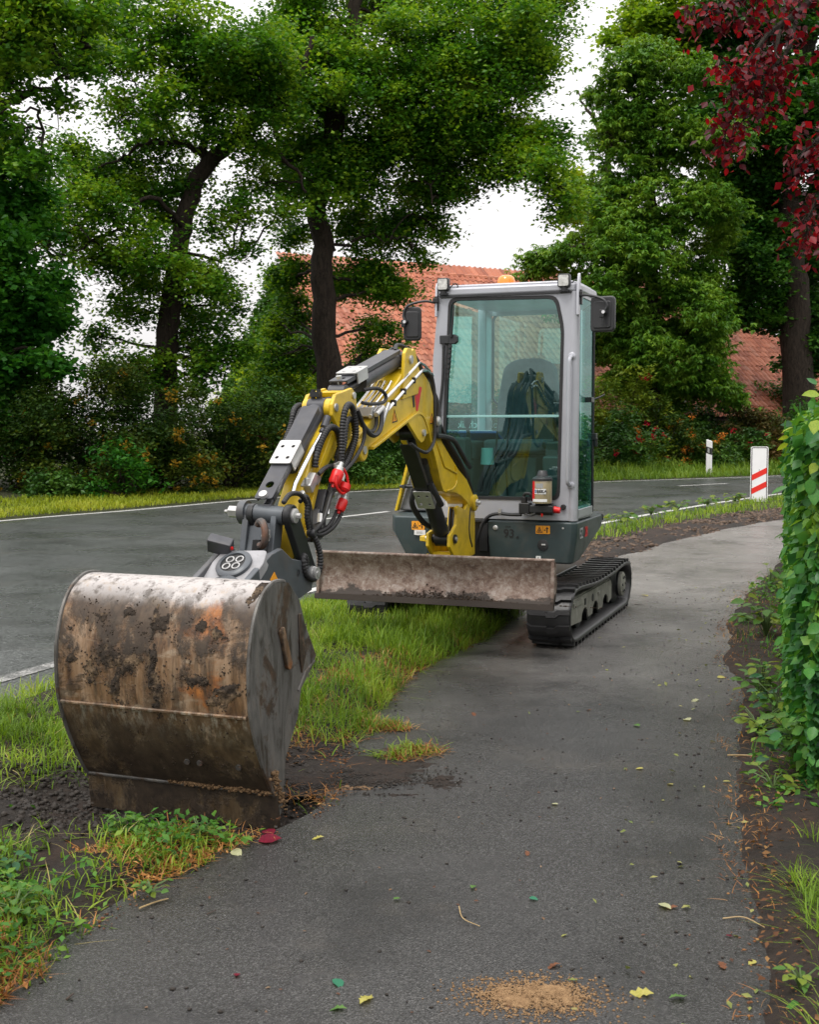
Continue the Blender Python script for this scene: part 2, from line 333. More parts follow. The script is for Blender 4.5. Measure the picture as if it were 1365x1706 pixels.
m = NT('brown_clods'); r_ = m.island(); f = m.noise(45, 7, .7)
M['clod'] = m.done(m.prin(m.mix(m.math('MULTIPLY', r_, .8), m.ramp(f, [(.3, (.028, .020, .014)), (.7, (.10, .068, .045))]), (.15, .105, .078)), .85, 0, .3, m.bump(f, .8, .008)))
m = NT('black_clods'); f = m.noise(45, 7, .7)
M['clodblack'] = m.done(m.prin(m.ramp(f, [(.3, (.006, .005, .004)), (.7, (.034, .025, .017))]), .65, 0, .4, m.bump(f, .8, .008)))
m = NT('ochre_sand'); f = m.noise(50, 8, .75)
M['sand'] = m.done(m.prin(m.ramp(f, [(.3, (.15, .085, .042)), (.7, (.37, .24, .125))]), .95, 0, .2, m.bump(f, .9, .012)))
def grassmat(name, a, b, c, tr=.4, clump=1.6):
    return leafmat(name, (a, b, c), tr, .45, .3, clump, (1.3, 1.25, .5))
M['grass'] = grassmat('verge_grass', (.065, .125, .014), (.155, .265, .026), (.33, .42, .06), clump=2.5)
M['grassfar'] = grassmat('far_verge_grass', (.13, .18, .014), (.24, .30, .022), (.34, .36, .04), clump=.6)
M['grassdark'] = grassmat('dark_bank_grass', (.06, .13, .014), (.12, .21, .024), (.19, .28, .04), clump=.7)  # deeper green for the taller grass on the far bank
M['straw'] = grassmat('dead_straw', (.13, .045, .012), (.30, .13, .035), (.44, .27, .10), .15)
M['weed'] = grassmat('verge_weeds', (.03, .10, .018), (.07, .19, .028), (.18, .28, .04), .35, 3)
M['drygrass'] = grassmat('dry_grass', (.20, .16, .05), (.34, .28, .10), (.46, .40, .17), .2)

NEAR = [(-7.6, -6), (-5.4, -.2), (-4.3, 2.2), (-2.36, 6.9), (-.9, 10.7), (1.0, 14.6), (3.1, 18.7), (7.2, 25.3), (12, 31.5), (20, 39.5), (45, 62), (90, 95)]
FAR = [(-17, -4), (-13, 4.5), (-9.6, 12.6), (-6.5, 19), (-5, 21.5), (-3.1, 25.1), (-.6, 28.7), (5.3, 33.2), (11.5, 37.5), (20, 44.2), (42, 66), (86, 101)]
PL = [(-3.6, -4), (-1.95, 0), (-1.36, 2), (-1.074, 3.04), (-.92, 3.55), (-.68, 3.95), (-.40, 4.40), (-.33, 4.8), (-.28, 5.4), (-.142, 6.58), (.223, 7.65), (.775, 9.13), (1.42, 11.2), (2.107, 13.1), (2.69, 14.1), (3.8, 16.1), (5.8, 19), (8.2, 21.3), (16, 27.5), (30, 40)]
PR = [(-1.5, -4), (.1, 0), (.64, 1.8), (.89, 2.83), (1.18, 3.96), (1.37, 4.87), (1.75, 6.15), (2.32, 8.58), (3.55, 11.78), (4.7, 14.2), (6.4, 16.8), (9.2, 19.6), (17, 25.5), (31, 38)]
def hash2(x, y, f):
    """smooth value noise"""
    x = x*f; y = y*f; xi = np.floor(x); yi = np.floor(y); fx = x-xi; fy = y-yi
    h = lambda a, b: np.modf(np.abs(np.sin(a*127.1+b*311.7)*43758.5453))[0]
    sx = fx*fx*(3-2*fx); sy = fy*fy*(3-2*fy)
    return (h(xi, yi)*(1-sx)+h(xi+1, yi)*sx)*(1-sy)+(h(xi, yi+1)*(1-sx)+h(xi+1, yi+1)*sx)*sy
def fbm(x, y, f, o=4): return sum(hash2(x+i*17.3, y-i*9.1, f*2**i)*.5**i for i in range(o))/sum(.5**i for i in range(o))
def resample(pts, n):
    p = np.array([(v.x, v.y) for v in spline([(a, b, 0) for a, b in pts], 10)])
    d = np.r_[0, np.cumsum(np.hypot(*np.diff(p, axis=0).T))]
    t = np.linspace(0, d[-1], n); return np.c_[np.interp(t, d, p[:, 0]), np.interp(t, d, p[:, 1])]
def byY(poly, y):
    """x on a resampled polyline at distance y (all run away from the camera)"""
    return np.interp(y, poly[:, 1], poly[:, 0])
nearP, farP, plP, prP = (resample(p, n) for p, n in ((NEAR, 400), (FAR, 400), (PL, 1600), (PR, 1600)))
def ragged(p, a):
    w = np.cumsum(np.r_[0, np.hypot(*np.diff(p, axis=0).T)]); q = p.copy(); q[:, 0] += a*((fbm(w, 0*w+3.1, 2.0, 5)-.5)*2.2+(fbm(w, 0*w+9.1, 16, 3)-.5)*.7)
    return q
def offset(p, d):
    t = np.gradient(p, axis=0); t /= np.linalg.norm(t, axis=1)[:, None]; return p+np.c_[t[:, 1], -t[:, 0]]*d     # + = right
def strip(name, a, b, z, mat, across=1, kind='structure', zf=None):
    n = len(a); k = across+1
    s = np.linspace(0, 1, k)[None, :, None]
    xy = a[:, None, :]*(1-s)+b[:, None, :]*s
    zz = np.full(xy.shape[:2], z) if zf is None else zf(xy, np.broadcast_to(s[..., 0], xy.shape[:2]))
    v = np.concatenate([xy, zz[..., None]], 2).reshape(-1, 3)
    i = np.arange(n-1)[:, None]*k+np.arange(across)[None, :]
    f = np.stack([i, i+1, i+k+1, i+k], -1).reshape(-1, 4)
    o = mesh_np(name, v, f, mat, smooth=across > 1); o['kind'] = kind; return o
g = 900.0; n = 60; a = np.linspace(-1, 1, n); ax = np.sign(a)*np.abs(a)**2.2*g
gx, gy = np.meshgrid(ax, ax+20); v = np.c_[gx.ravel(), gy.ravel(), np.full(n*n, -.16)]
i = (np.arange(n-1)[:, None]*n+np.arange(n-1)[None, :]).ravel()
o = mesh_np('ground', v, np.c_[i, i+1, i+n+1, i+n], M['ground']); o['kind'] = 'structure'
roadN, roadF = offset(nearP, .50), offset(farP, -.22)
def pair(a, b, n=400): return resample([tuple(p) for p in a[::8]], n), resample([tuple(p) for p in b[::8]], n)
strip('road', *pair(roadF, roadN), 0.0, M['road'], 6)
plP, prP = ragged(plP, .07), ragged(prP, .06)
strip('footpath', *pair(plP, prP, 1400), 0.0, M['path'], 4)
strip('road_edge_line', offset(nearP, -.06), offset(nearP, .06), .004, M['roadpaint'])
strip('road_edge_line', offset(farP, -.06), offset(farP, .06), .004, M['roadpaint'])
mid = (pair(nearP, farP)[0]+pair(nearP, farP)[1])/2; mid = resample([tuple(p) for p in mid[::10]], 3000)
dl = np.r_[0, np.cumsum(np.hypot(*np.diff(mid, axis=0).T))]
CSTART = dl[np.argmin(np.abs(mid[:, 1]-19.2))]-14.4
k = 0
for st in np.arange(CSTART, 80, 7.2):
    ii = np.where((dl >= st) & (dl <= st+2.4))[0]
    if len(ii) < 3 or mid[ii[0], 1] < 17: continue
    q = mid[ii[::max(1, len(ii)//12)]]; strip('road_centre_line', offset(q, -.055), offset(q, .055), .004, M['roadpaint'])
def lipd(x, y, w):
    """nearness to the line where the bucket lip stands in the soil"""
    ax, ay, bx, by = -.47, 4.36, -1.33, 4.69; t = np.clip(((x-ax)*(bx-ax)+(y-ay)*(by-ay))/((bx-ax)**2+(by-ay)**2), 0, 1)
    return np.exp(-(np.hypot(x-ax-t*(bx-ax), y-ay-t*(by-ay))/w)**2)
def verge_z(x, y, s):
    e = np.clip(np.minimum(s, 1-s)/.12, 0, 1); e = e*e*(3-2*e)
    base = -.03+e*(.06+.05*np.clip((y-5)/3, 0, 1)*np.clip((12-y)/3, 0, 1))
    hole = np.exp(-((x+.95)**2/.35+(y-4.75)**2/.25))                       # dug out under the bucket
    spoil = np.exp(-((x+1.75)**2/.12+(y-4.75)**2/.3))
    return base+e*.09*(fbm(x, y, 3.2)-.45)-hole*.05*e-.085*lipd(x, y, .26)+spoil*.07+e*.04*(fbm(x, y, 14, 3)-.5)
def vfun(xy, s): return verge_z(xy[..., 0], xy[..., 1], s)
ys = np.r_[np.linspace(-3.8, 2, 20), np.linspace(2.05, 9, 180), np.linspace(9.1, 30, 120), np.linspace(31, 39, 8)]
VA = np.c_[byY(roadN, ys)-.08, ys]; VB = np.c_[byY(plP, ys)+.10, ys]
strip('verge_soil', VA, VB, 0, M['soil'], 42, zf=vfun)
ys2 = np.r_[np.linspace(-3.8, 2, 12), np.linspace(2.05, 14, 160), np.linspace(14.2, 24, 30)]
HA = np.c_[byY(prP, ys2)-.07, ys2]; HB = np.c_[byY(prP, ys2)+1.9, ys2]
strip('hedge_soil', HA, HB, 0, M['soil'], 24, zf=lambda xy, s: -.02+.05*np.clip(s*14, 0, 1)+.06*(fbm(xy[..., 0], xy[..., 1], 4)-.4)*np.clip(s*10, 0, 1))
fo = offset(farP, -7.5)
strip('far_bank', *pair(fo, offset(farP, -.15)), 0, M['ground'], 10, zf=lambda xy, s: -.02+.04*np.clip((1-s)*8, 0, 1)+.35*np.clip((1-s)-.3, 0, 1))

def blades(name, x, y, z, h, w, mat, lean=.5, label=None, flat=0.0):
    """bent grass blades, five triangles each"""
    n = len(x); az = rng.uniform(0, 2*math.pi, n); hh = h*rng.uniform(.45, 1.15, n); ln = hh*np.abs(rng.normal(lean, lean*.5, n))+flat*hh
    dx, dy = np.cos(az), np.sin(az); px, py = -dy, dx; up = np.sqrt(np.clip(hh**2-(ln*.8)**2, (hh*.18)**2, None)); ww = w*rng.uniform(.6, 1.3, n)
    V = np.zeros((n, 7, 3)); B = np.c_[x, y, z]
    for k, (t, b, wd) in enumerate(((0, 0, 1.), (.45, .22, .9), (.8, .6, .6))):
        c = B+np.c_[dx*ln*b, dy*ln*b, up*(t if t < .8 else .78)]
        V[:, 2*k] = c+np.c_[px, py, 0*px]*(ww*wd/2)[:, None]; V[:, 2*k+1] = c-np.c_[px, py, 0*px]*(ww*wd/2)[:, None]
    V[:, 6] = B+np.c_[dx*ln, dy*ln, up*rng.uniform(.75, 1.0, n)]
    b7 = np.arange(n)[:, None]*7
    F = np.concatenate([b7+np.array(t)[None] for t in ((0, 1, 3), (0, 3, 2), (2, 3, 5), (2, 5, 4), (4, 5, 6))], 0)
    o = mesh_np(name, V.reshape(-1, 3), F, mat); o['kind'] = 'stuff'
    if label: o['label'] = label
    return o
def scatter(n, x0, x1, y0, y1, dens):
    x = rng.uniform(x0, x1, n); y = rng.uniform(y0, y1, n); k = rng.uniform(0, 1, n) < dens(x, y); return x[k], y[k]
def sfrac(x, y): a = byY(VA, y); b = byY(VB, y); return (x-a)/(b-a)
def verge_dens(x, y):
    s = sfrac(x, y); d = ((s > .02) & (s < .985)).astype(float)
    d *= np.clip((fbm(x, y, 2.6)-.28)*4, 0.08, 1)
    d *= 1-.97*np.exp(-(((x+1.32)/.42)**2+((y-4.42)/.36)**2)**1.5)           # bare soil left of the bucket
    d *= 1-np.exp(-(((x+.80)/.62)**2+((y-4.9)/.55)**2)**2)                   # under the bucket
    d *= 1-.98*np.exp(-(((x+.30)/.62)**2+((y-5.15)/.45)**2)**2)
    d *= 1-np.clip(lipd(x, y, .22)*1.6, 0, 1)
    far = np.clip((y-9.5)/1.2, 0, 1); d *= 1-far*np.clip((s-.38)*7, 0, 1)    # beyond the machine only along the road
    return d
x, y = scatter(230000, -4.5, .9, 2.4, 10.5, verge_dens)
hv = .085+.07*np.clip((y-5.0)/1.2, 0, 1)*np.clip((10-y)/1.5, .3, 1); s = sfrac(x, y)
hv *= .6+.8*fbm(x, y, 1.7); blades('grass', x, y, verge_z(x, y, s), hv, .0055, M['grass'], .8, 'long bright green grass on the verge between road and footpath')
x, y = scatter(60000, -4.5, .9, 2.4, 10.5, lambda x, y: verge_dens(x, y)*.16)
blades('dry_grass', x, y, verge_z(x, y, sfrac(x, y)), .13, .004, M['drygrass'], 1.0, 'dry pale grass blades among the green ones on the verge', flat=.2)
x, y = scatter(40000, -2.6, .2, 2.4, 4.4, lambda x, y: verge_dens(x, y)*np.clip((fbm(x, y, 4)-.42)*5, 0, 1))
leaves_small = (x, y)
x, y = scatter(30000, .3, 9, 10.5, 26, lambda x, y: verge_dens(x, y)*(sfrac(x, y) < .5))
blades('grass', x, y, verge_z(x, y, sfrac(x, y)), .16, .013, M['grass'], .6, 'low grass along the near road edge beyond the excavator')
def fardens(w):
    return lambda x, y: ((x < byY(offset(farP, -.2), y)) & (x > byY(offset(farP, -w), y))).astype(float)
fx = offset(farP, -.2)
def farstrip(n, d0, d1, ya, yb):
    i = rng.uniform(0, len(farP)-1.01, n*3); i0 = i.astype(int); t = (i-i0)[:, None]; dd = rng.uniform(d0, d1, n*3)
    a = offset(farP, -1.0); tn = farP-a
    p = farP[i0]*(1-t)+farP[i0+1]*t-(tn[i0])*dd[:, None]; k = (p[:, 1] > ya) & (p[:, 1] < yb) & (np.abs(p[:, 0]/np.maximum(p[:, 1], 1)) < .42)
    p = p[k][:n]; return p[:, 0], p[:, 1], -.02+.04+.35*np.clip(dd[k][:n]/7.5-.3, 0, 1), dd[k][:n]
x, y, z, d = farstrip(42000, .3, 3.4, 15, 33)
blades('grass', x, y, z, .13, .02, M['grassfar'], .6, 'mown yellow-green grass strip along the far side of the road')
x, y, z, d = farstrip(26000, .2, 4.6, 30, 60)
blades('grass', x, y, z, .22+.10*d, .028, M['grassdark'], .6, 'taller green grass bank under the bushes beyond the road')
# dead straw and brown litter along the path edge
def near_edge(poly, w0, w1, side):
    def f(x, y):
        d = (byY(poly, y)-x)*side; return ((d > w0) & (d < w1)).astype(float)*np.clip((fbm(x, y, 3)-.34)*4, 0, 1)
    return f
x, y = scatter(90000, -2.3, .6, 2.4, 8.6, lambda x, y: near_edge(plP, -.06, .40, 1)(x, y)*(1-np.exp(-((x+.5)**2/.2+(y-4.9)**2/.35)))*(1-np.clip(lipd(x, y, .2)*1.5, 0, 1)))
blades('straw', x, y, np.maximum(verge_z(x, y, sfrac(x, y)), 0)+.006, .06, .0035, M['straw'], .9, 'rusty brown dead straw along the left edge of the footpath', flat=.3)
x, y = scatter(60000, -2.3, .9, 2.4, 9.0, lambda x, y: (np.abs(byY(plP, y)-x) < .09).astype(float)*np.clip((fbm(x, y, 5)-.38)*5, 0, 1))
lumps_edge = (x[:5200], y[:5200])
x, y = scatter(26000, .6, 4.6, 2.4, 11.5, near_edge(prP, -.5, .12, 1))
blades('straw', x, y, 0*x+.028, .04, .003, M['straw'], .9, 'brown dead stalks and litter on the soil below the hedge', flat=.3)
x, y = scatter(34000, .9, 2.2, 2.4, 4.05, lambda x, y: near_edge(prP, -.9, -.10, 1)(x, y)*np.clip((fbm(x, y, 5)-.46)*5, 0, 1))
blades('grass', x, y, 0*x+.01, .13, .004, M['grass'], .9, 'loose tufts of long grass at the right edge of the footpath')
x, y = scatter(9000, 1.2, 4.6, 4.6, 12.0, near_edge(prP, -.55, -.05, 1))
blades('grass', x, y, 0*x+.01, .13, .004, M['weed'], .6, 'sparse grass blades at the foot of the hedge')

# clods of soil: small uneven lumps
ico = bmesh.new(); bmesh.ops.create_icosphere(ico, subdivisions=1, radius=1); ico.verts.index_update()
IV = np.array([v.co[:] for v in ico.verts]); IF = np.array([[v.index for v in f.verts] for f in ico.faces]); ico.free()
def lumps(name, x, y, z, r, mat, label, flat=.7, parent=None):
    n = len(x); V = IV[None]*rng.uniform(.55, 1.25, (n, len(IV), 1))*np.asarray(r)[:, None, None]; V[..., 2] *= flat
    V = V+np.c_[x, y, z][:, None, :]; F = (np.arange(n)[:, None, None]*len(IV)+IF[None]).reshape(-1, 3)
    o = mesh_np(name, V.reshape(-1, 3), F, mat, parent); o['kind'] = 'stuff'
    if label: o['label'] = label
    return o
def size(n, a, b): return a+(b-a)*rng.power(.45, n)
x, y = scatter(40000, .6, 8.5, 9.6, 24, lambda x, y: ((sfrac(x, y) > .42) & (sfrac(x, y) < .97)).astype(float)*np.clip((fbm(x, y, 1.2)-.25)*4, 0, 1))
x, y = x[:9000], y[:9000]
lumps('soil_clods', x, y, verge_z(x, y, sfrac(x, y)), size(len(x), .010, .045), M['clod'], 'crumbly brown soil clods between the footpath and the road')
x, y = scatter(40000, -2.4, .3, 3.6, 5.9, lambda x, y: np.exp(-(((x+.95)/.75)**2+((y-4.72)/.55)**2)**2)*(sfrac(x, y) < 1.0))
x, y = x[:6000], y[:6000]
lumps('soil_clods', x, y, verge_z(x, y, sfrac(x, y)), size(len(x), .003, .019), M['clodblack'], 'black wet soil clods around the digging bucket')
x, y = scatter(90000, -.7, .55, 4.25, 5.75, lambda x, y: np.exp(-(((x+.32)/.36)**2+((y-5.0)/.34)**2)**1.5)*np.clip((fbm(x*.6, y*2.4, 5)-.4)*5, 0, 1))
x, y = x[:7000], y[:7000]
lumps('soil_crumbs', x, y, 0*x+.004, size(len(x), .001, .007), M['clodblack'], 'dark soil crumbs smeared across the footpath beside the bucket', .5)
x, y = scatter(9000, -1.0, 3.5, 2.6, 13, lambda x, y: ((x > byY(plP, y)) & (x < byY(prP, y))).astype(float)*(.15+.85*np.exp(-((byY(prP, y)-x)/.28))+.5*np.exp(-((x-byY(plP, y))/.2))))
x, y = x[:2200], y[:2200]
lumps('litter_crumbs', x, y, 0*x+.002, size(len(x), .0015, .009), M['clodblack'], 'fine dark crumbs of bark and soil on the footpath', .5)
x, y = lumps_edge
m = NT('rusty_litter'); r_ = m.island(); M['litter'] = m.done(m.prin(m.ramp(r_, [(.0, (.03, .014, .008)), (.5, (.10, .038, .014)), (.85, (.19, .075, .022)), (1.0, (.30, .17, .06))]), .8, 0, .3))
lumps('edge_litter', x, y, 0*x+.004, size(len(x), .0015, .007), M['litter'], 'rusty brown litter fraying the left edge of the footpath', .5)
x, y = scatter(60000, .6, 5.0, 2.4, 12, lambda x, y: ((x > byY(prP, y)-.10) & (x < byY(prP, y)+.7)).astype(float)*np.clip((fbm(x, y, 4)-.36)*4, 0, 1)); x, y = x[:8000], y[:8000]
lumps('hedge_litter', x, y, 0*x+.008+.03*(x > byY(prP, y)), size(len(x), .0015, .0065), M['litter'], 'brown leaf litter and bark on the soil under the hedge', .5)
def mound(name, cx, cy, rx, ry, h, mat, label, thr=.25, fr=6, n=70, rot=0.0, zb=0.0):
    u, w = np.meshgrid(np.linspace(-1.3, 1.3, n), np.linspace(-1.3, 1.3, n))
    z = h*(1-(u*u+w*w))+h*1.6*(fbm(u*rx, w*ry, fr, 5)-.5)-h*thr+h*.5*(fbm(u*rx, w*ry, fr*6, 3)-.5)
    X = u*rx*math.cos(rot)-w*ry*math.sin(rot)+cx; Y = u*rx*math.sin(rot)+w*ry*math.cos(rot)+cy
    v = np.c_[X.ravel(), Y.ravel(), np.maximum(z, -.004).ravel()+zb]
    i = (np.arange(n-1)[:, None]*n+np.arange(n-1)[None]).ravel(); f = np.c_[i, i+1, i+n+1, i+n]
    zz = z.ravel(); f = f[(zz[f] > -.002).any(1)]
    o = mesh_np(name, v, f, mat, smooth=True); o['kind'] = 'stuff'; o['label'] = label; return o
p = gp(890, 1660); mound('sand_patch', p.x, p.y, .165, .10, .016, M['sand'], 'patch of ochre sand spilt on the footpath at the front edge', .62, 26, 150)
xs_, ys_ = rng.normal(p.x, .085, 5000), rng.normal(p.y, .052, 5000)
lumps('sand_grains', xs_, ys_, 0*xs_+.001+.006*np.exp(-((xs_-p.x)/.09)**2-((ys_-p.y)/.05)**2), size(5000, .0008, .0055), M['sand'], 'loose ochre sand grains around the sand patch', .6)
mound('mud_smear', -.30, 5.0, .60, .42, .012, M['soil'], 'smear of wet black mud on the footpath beside the bucket', .45, 9, 120)
p = gp(590, 1312); mound('clay_lump', p.x, p.y, .13, .05, .02, M['drymud'], 'flat pale lump of clay at the edge of the mud smear', .3, 12, 36)
p = gp(650, 1215); mound('turf_scrap', p.x, p.y, .13, .07, .02, M['soil'], 'torn scrap of turf lying behind the mud smear', .3, 12, 36)

gx0, gy0 = [], []
for u, v, s_, n_ in ((640, 1212, .05, 260), (690, 1250, .045, 200), (655, 1262, .04, 120), (560, 1225, .06, 120), (600, 1205, .05, 120)):
    p = gp(u, v); gx0.append(rng.normal(p.x, s_*1.3, n_)); gy0.append(rng.normal(p.y, s_, n_))
gx0, gy0 = np.concatenate(gx0), np.concatenate(gy0)
blades('grass_scraps', gx0, gy0, 0*gx0+.006, .06, .0045, M['grass'], .9, 'torn scraps of grass lying on the footpath behind the mud smear', flat=.3)
blades('straw_scraps', gx0+.03, gy0-.02, 0*gx0+.006, .05, .004, M['straw'], .9, 'brown straw scraps lying on the footpath behind the mud smear', flat=.3)
# ------------------------------------------------------------------ foliage tools
def leaves(C, L, Wd, mat, name, parent=None, droop=.25, upness=.5, D=None, kind=None, fold=.18):
    """one folded four-point leaf at each centre"""
    n = len(C); az = rng.uniform(0, 2*math.pi, n)
    d = np.c_[np.cos(az), np.sin(az), rng.normal(-droop, .35, n)] if D is None else D+rng.normal(0, .25, (n, 3))
    d /= np.linalg.norm(d, axis=1)[:, None]
    up = np.c_[rng.normal(0, 1-upness+.15, n), rng.normal(0, 1-upness+.15, n), np.ones(n)]
    w = np.cross(d, up); w /= np.linalg.norm(w, axis=1)[:, None]+1e-9; nn = np.cross(w, d)
    L = np.asarray(L)*rng.uniform(.65, 1.25, n); Wd = Wd/np.mean(L)*L*rng.uniform(.8, 1.2, n)
    V = np.zeros((n, 4, 3)); V[:, 0] = C; V[:, 2] = C+d*L[:, None]
    m_ = C+d*(L*.48)[:, None]+nn*(L*fold*.5)[:, None]
    V[:, 1] = m_+w*(Wd/2)[:, None]; V[:, 3] = m_-w*(Wd/2)[:, None]
    b = np.arange(n)[:, None]*4; F = np.concatenate([b+np.array((0, 1, 2)), b+np.array((0, 2, 3))], 0)
    o = mesh_np(name, V.reshape(-1, 3), F, mat, parent)
    if kind: o['kind'] = kind
    return o
def sprays(lobes, per, k, sr, flat=.45, shell=.45):
    """leaf centres: sprays of k leaves spread through each lobe, denser towards its skin"""
    out, mids = [], []
    for c, r in [t[:2] for t in lobes]:
        n = max(3, int(per*(r[0]*r[2])**.9))
        q = rng.normal(0, 1, (n, 3)); q /= np.linalg.norm(q, axis=1)[:, None]
        rad = rng.uniform(0, 1, n)**shell*(1+rng.normal(0, .12, n))
        p = np.array(c)+q*rad[:, None]*np.array(r)
        s = sr*rng.uniform(.6, 1.35, (n, 1, 1)); e = rng.normal(0, 1, (n, k, 3))*np.array([.62, .62, flat*.62])
        e[..., 2] -= .25*np.hypot(e[..., 0], e[..., 1])
        out.append((p[:, None, :]+e*s).reshape(-1, 3)); mids.append(p)
    return np.concatenate(out), mids
def barkmat(name, a, b):
    m = NT(name); f = m.noise(5, 8, .72, m.mapped((3.2, 3.2, .7)), .6); return m.done(m.prin(m.ramp(f, [(.32, a), (.68, b)]), .9, 0, .2, m.bump(f, 1.0, .06)))
M['bark'] = barkmat('dark_oak_bark', (.008, .006, .005), (.05, .038, .028))
M['twig'] = barkmat('dark_twig_bark', (.010, .008, .006), (.05, .04, .03))
def wob(pts, a, n=5):
    q = spline(pts, n); return [p+Vector(rng.normal(0, a, 3)) if 0 < i < len(q)-1 else p for i, p in enumerate(q)]
def taper(pts, r0, r1, p=1.0): n = len(pts); return [r0+(r1-r0)*(i/(n-1))**p for i in range(n)]
def tree(name, label, trunk, r0, r1, limbs, lobes, lm, per, k, sr, L, Wd, cat='tree', group=None, twigs=.35, droop=.25, base=None, loc_off=None, lean=.06, shell=.62, upn=.4, palm=0, dens=1.55):
    base = Vector(trunk[0]); per = per*dens; T = empty(name, base, 0, label, cat, group); loc = lambda p: Vector(p)-base
    tp = wob([loc(p) for p in trunk], lean); b = MB(); rr = taper(tp, r0, r1, .8); rr[0] *= 1.35
    if len(rr) > 2: rr[1] *= 1.1
    b.tube(tp, rr, 14); b.build('trunk', M['bark'], T, smooth=60)
    allp = [(p, r) for p, r in zip(tp, rr)]
    for lp, a, c in limbs:
        q = wob([loc(p) for p in lp], lean*1.3); rr = taper(q, a, c); MB().tube(q, rr, 9).build('limb', M['bark'], T, smooth=60); allp += list(zip(q, rr))
    lb = [((loc(t[0])), t[1]) for t in lobes]; main = [loc(t[2]) if len(t) > 2 else None for t in lobes]
    C, mids = sprays(lb, per, k, sr, shell=shell)
    P = np.array([p[:] for p, r in allp]); tw = MB()
    for ((c, r), md, mn) in zip(lb, mids, main):
        if mn is not None:
            q = [mn, (mn+c)/2+Vector(rng.normal(0, .08, 3)), c]; tw.tube(q, [.022, .017, .011], 4, False)
            for e in md[rng.uniform(0, 1, len(md)) < twigs]: e = Vector(e); st = mn.lerp(c, rng.uniform(.4, 1)); tw.tube([st, st.lerp(e, .5)+Vector(rng.normal(0, .05, 3)), e], [.011, .008, .004], 3, False)
            continue
        j = int(np.argmin(np.linalg.norm(P-np.array(c), axis=1)+np.where(P[:, 2] > c[2], .8, 0))); a = Vector(P[j]); ra = min(allp[j][1]*.6, .06)
        mdl = (a+Vector(c))/2+Vector(rng.normal(0, .2, 3)); q = wob([a, mdl, c], .05, 4); tw.tube(q, taper(q, max(ra, .03), .018), 5, False)
        sel = md[rng.uniform(0, 1, len(md)) < twigs]
        for e in sel:
            st = Vector(c).lerp(Vector(q[len(q)//2]), rng.uniform(0, 1)); e = Vector(e); mm = st.lerp(e, .5)+Vector(rng.normal(0, .1, 3))
            tw.tube([st, mm, e], [.016, .011, .005], 3, False)
    o = tw.build('twigs', M['twig'], T, smooth=0); o['kind'] = 'stuff'
    if palm: palmate(lb, palm, lm, 'crown', T)
    else: leaves(C, L, Wd, lm, 'crown', T, droop, upn)
    return T
def lob(lst, D, dv=1.5, sy=1.15, burst=True):
    """lobes from rows of (u, v, radius in photo pixels[, distance change]), each broken into uneven tufts"""
    out = []
    for t in lst:
        d = D+(t[3] if len(t) > 3 else rng.uniform(-dv, dv)); r = t[2]*d/FPX; c = at(t[0], t[1], d)
        if not burst: out.append((c, (r, r*sy, r*.88))); continue
        out.append((c, (r*.78, r*.85, r*.62)))
        for k in range(4):
            q = Vector(rng.normal(0, 1, 3)).normalized(); e = r*rng.uniform(.34, .56); out.append((c+Vector((q.x*r*.85, q.y*r*.9, q.z*r*.72)), (e*rng.uniform(.9, 1.7), e*1.3, e*rng.uniform(.5, .85)), c))
    return out

def palmate(lobes, per, mat, name, parent, L=.2, Wd=.075, n5=6):
    """hanging hand-shaped leaves of six leaflets"""
    C, mids = sprays(lobes, per, 5, .34, .5, .3); n = len(C); az0 = rng.uniform(0, 2*math.pi, n); Cs, Ds = [], []
    for k in range(n5):
        a = az0+(k-(n5-1)/2)*.92+rng.normal(0, .1, n); dr = -.55-rng.uniform(0, .5, n)
        Cs.append(C); Ds.append(np.c_[np.cos(a), np.sin(a), dr])
    leaves(np.concatenate(Cs), L, Wd, mat, name, parent, D=np.concatenate(Ds)/1.2, upness=.8); return mids

x, y = leaves_small
x, y = x[:5000], y[:5000]; z = verge_z(x, y, sfrac(x, y))+rng.uniform(.0, .09, len(x))
o = leaves(np.c_[x, y, z], .034, .017, M['weed'], 'ground_leaves', None, .1, .6, kind='stuff'); o['label'] = 'small green weed leaves covering the verge in front of the bucket'
x, y = scatter(30000, .9, 4.6, 2.4, 12, lambda x, y: ((x > byY(prP, y)+.04) & (x < byY(prP, y)+.6)).astype(float)*np.clip((fbm(x, y, 2.4)-.42)*4, 0, 1)); x, y = x[:7500], y[:7500]
o = leaves(np.c_[x, y, .02+rng.uniform(.0, .13, len(x))*np.clip((y-4.2)/1, .15, 1)], .042, .026, M['weed'], 'ground_leaves', None, .2, .6, kind='stuff'); o['label'] = 'low green weeds along the foot of the hedge'

x, y = scatter(26000, .8, 2.6, 2.4, 6.5, lambda x, y: ((x > byY(prP, y)-.05) & (x < byY(prP, y)+.6)).astype(float)*np.clip((fbm(x, y, 3.5)-.34)*4, 0, 1)); x, y = x[:650], y[:650]
o = leaves(np.c_[x, y, .030+rng.uniform(0, .012, len(x))], .026, .013, leafmat('dead_leaf_litter', ((.04, .018, .009), (.10, .042, .017), (.26, .15, .055)), .15, .6, .3, 4), 'leaf_litter', None, 0, .85, kind='stuff'); o['label'] = 'reddish brown dead leaf litter on the soil below the hedge end'
x, y = scatter(40000, -2.2, .2, 2.4, 4.6, lambda x, y: near_edge(plP, -.05, .42, 1)(x, y)*(1-np.clip(lipd(x, y, .25)*1.6, 0, 1))); x, y = x[:1300], y[:1300]
o = leaves(np.c_[x, y, np.maximum(verge_z(x, y, sfrac(x, y)), 0)+.006+rng.uniform(0, .012, len(x))], .024, .010, M['straw'], 'leaf_litter', None, 0, .85, kind='stuff'); o['label'] = 'rusty dead leaf litter in the straw along the left edge of the footpath'
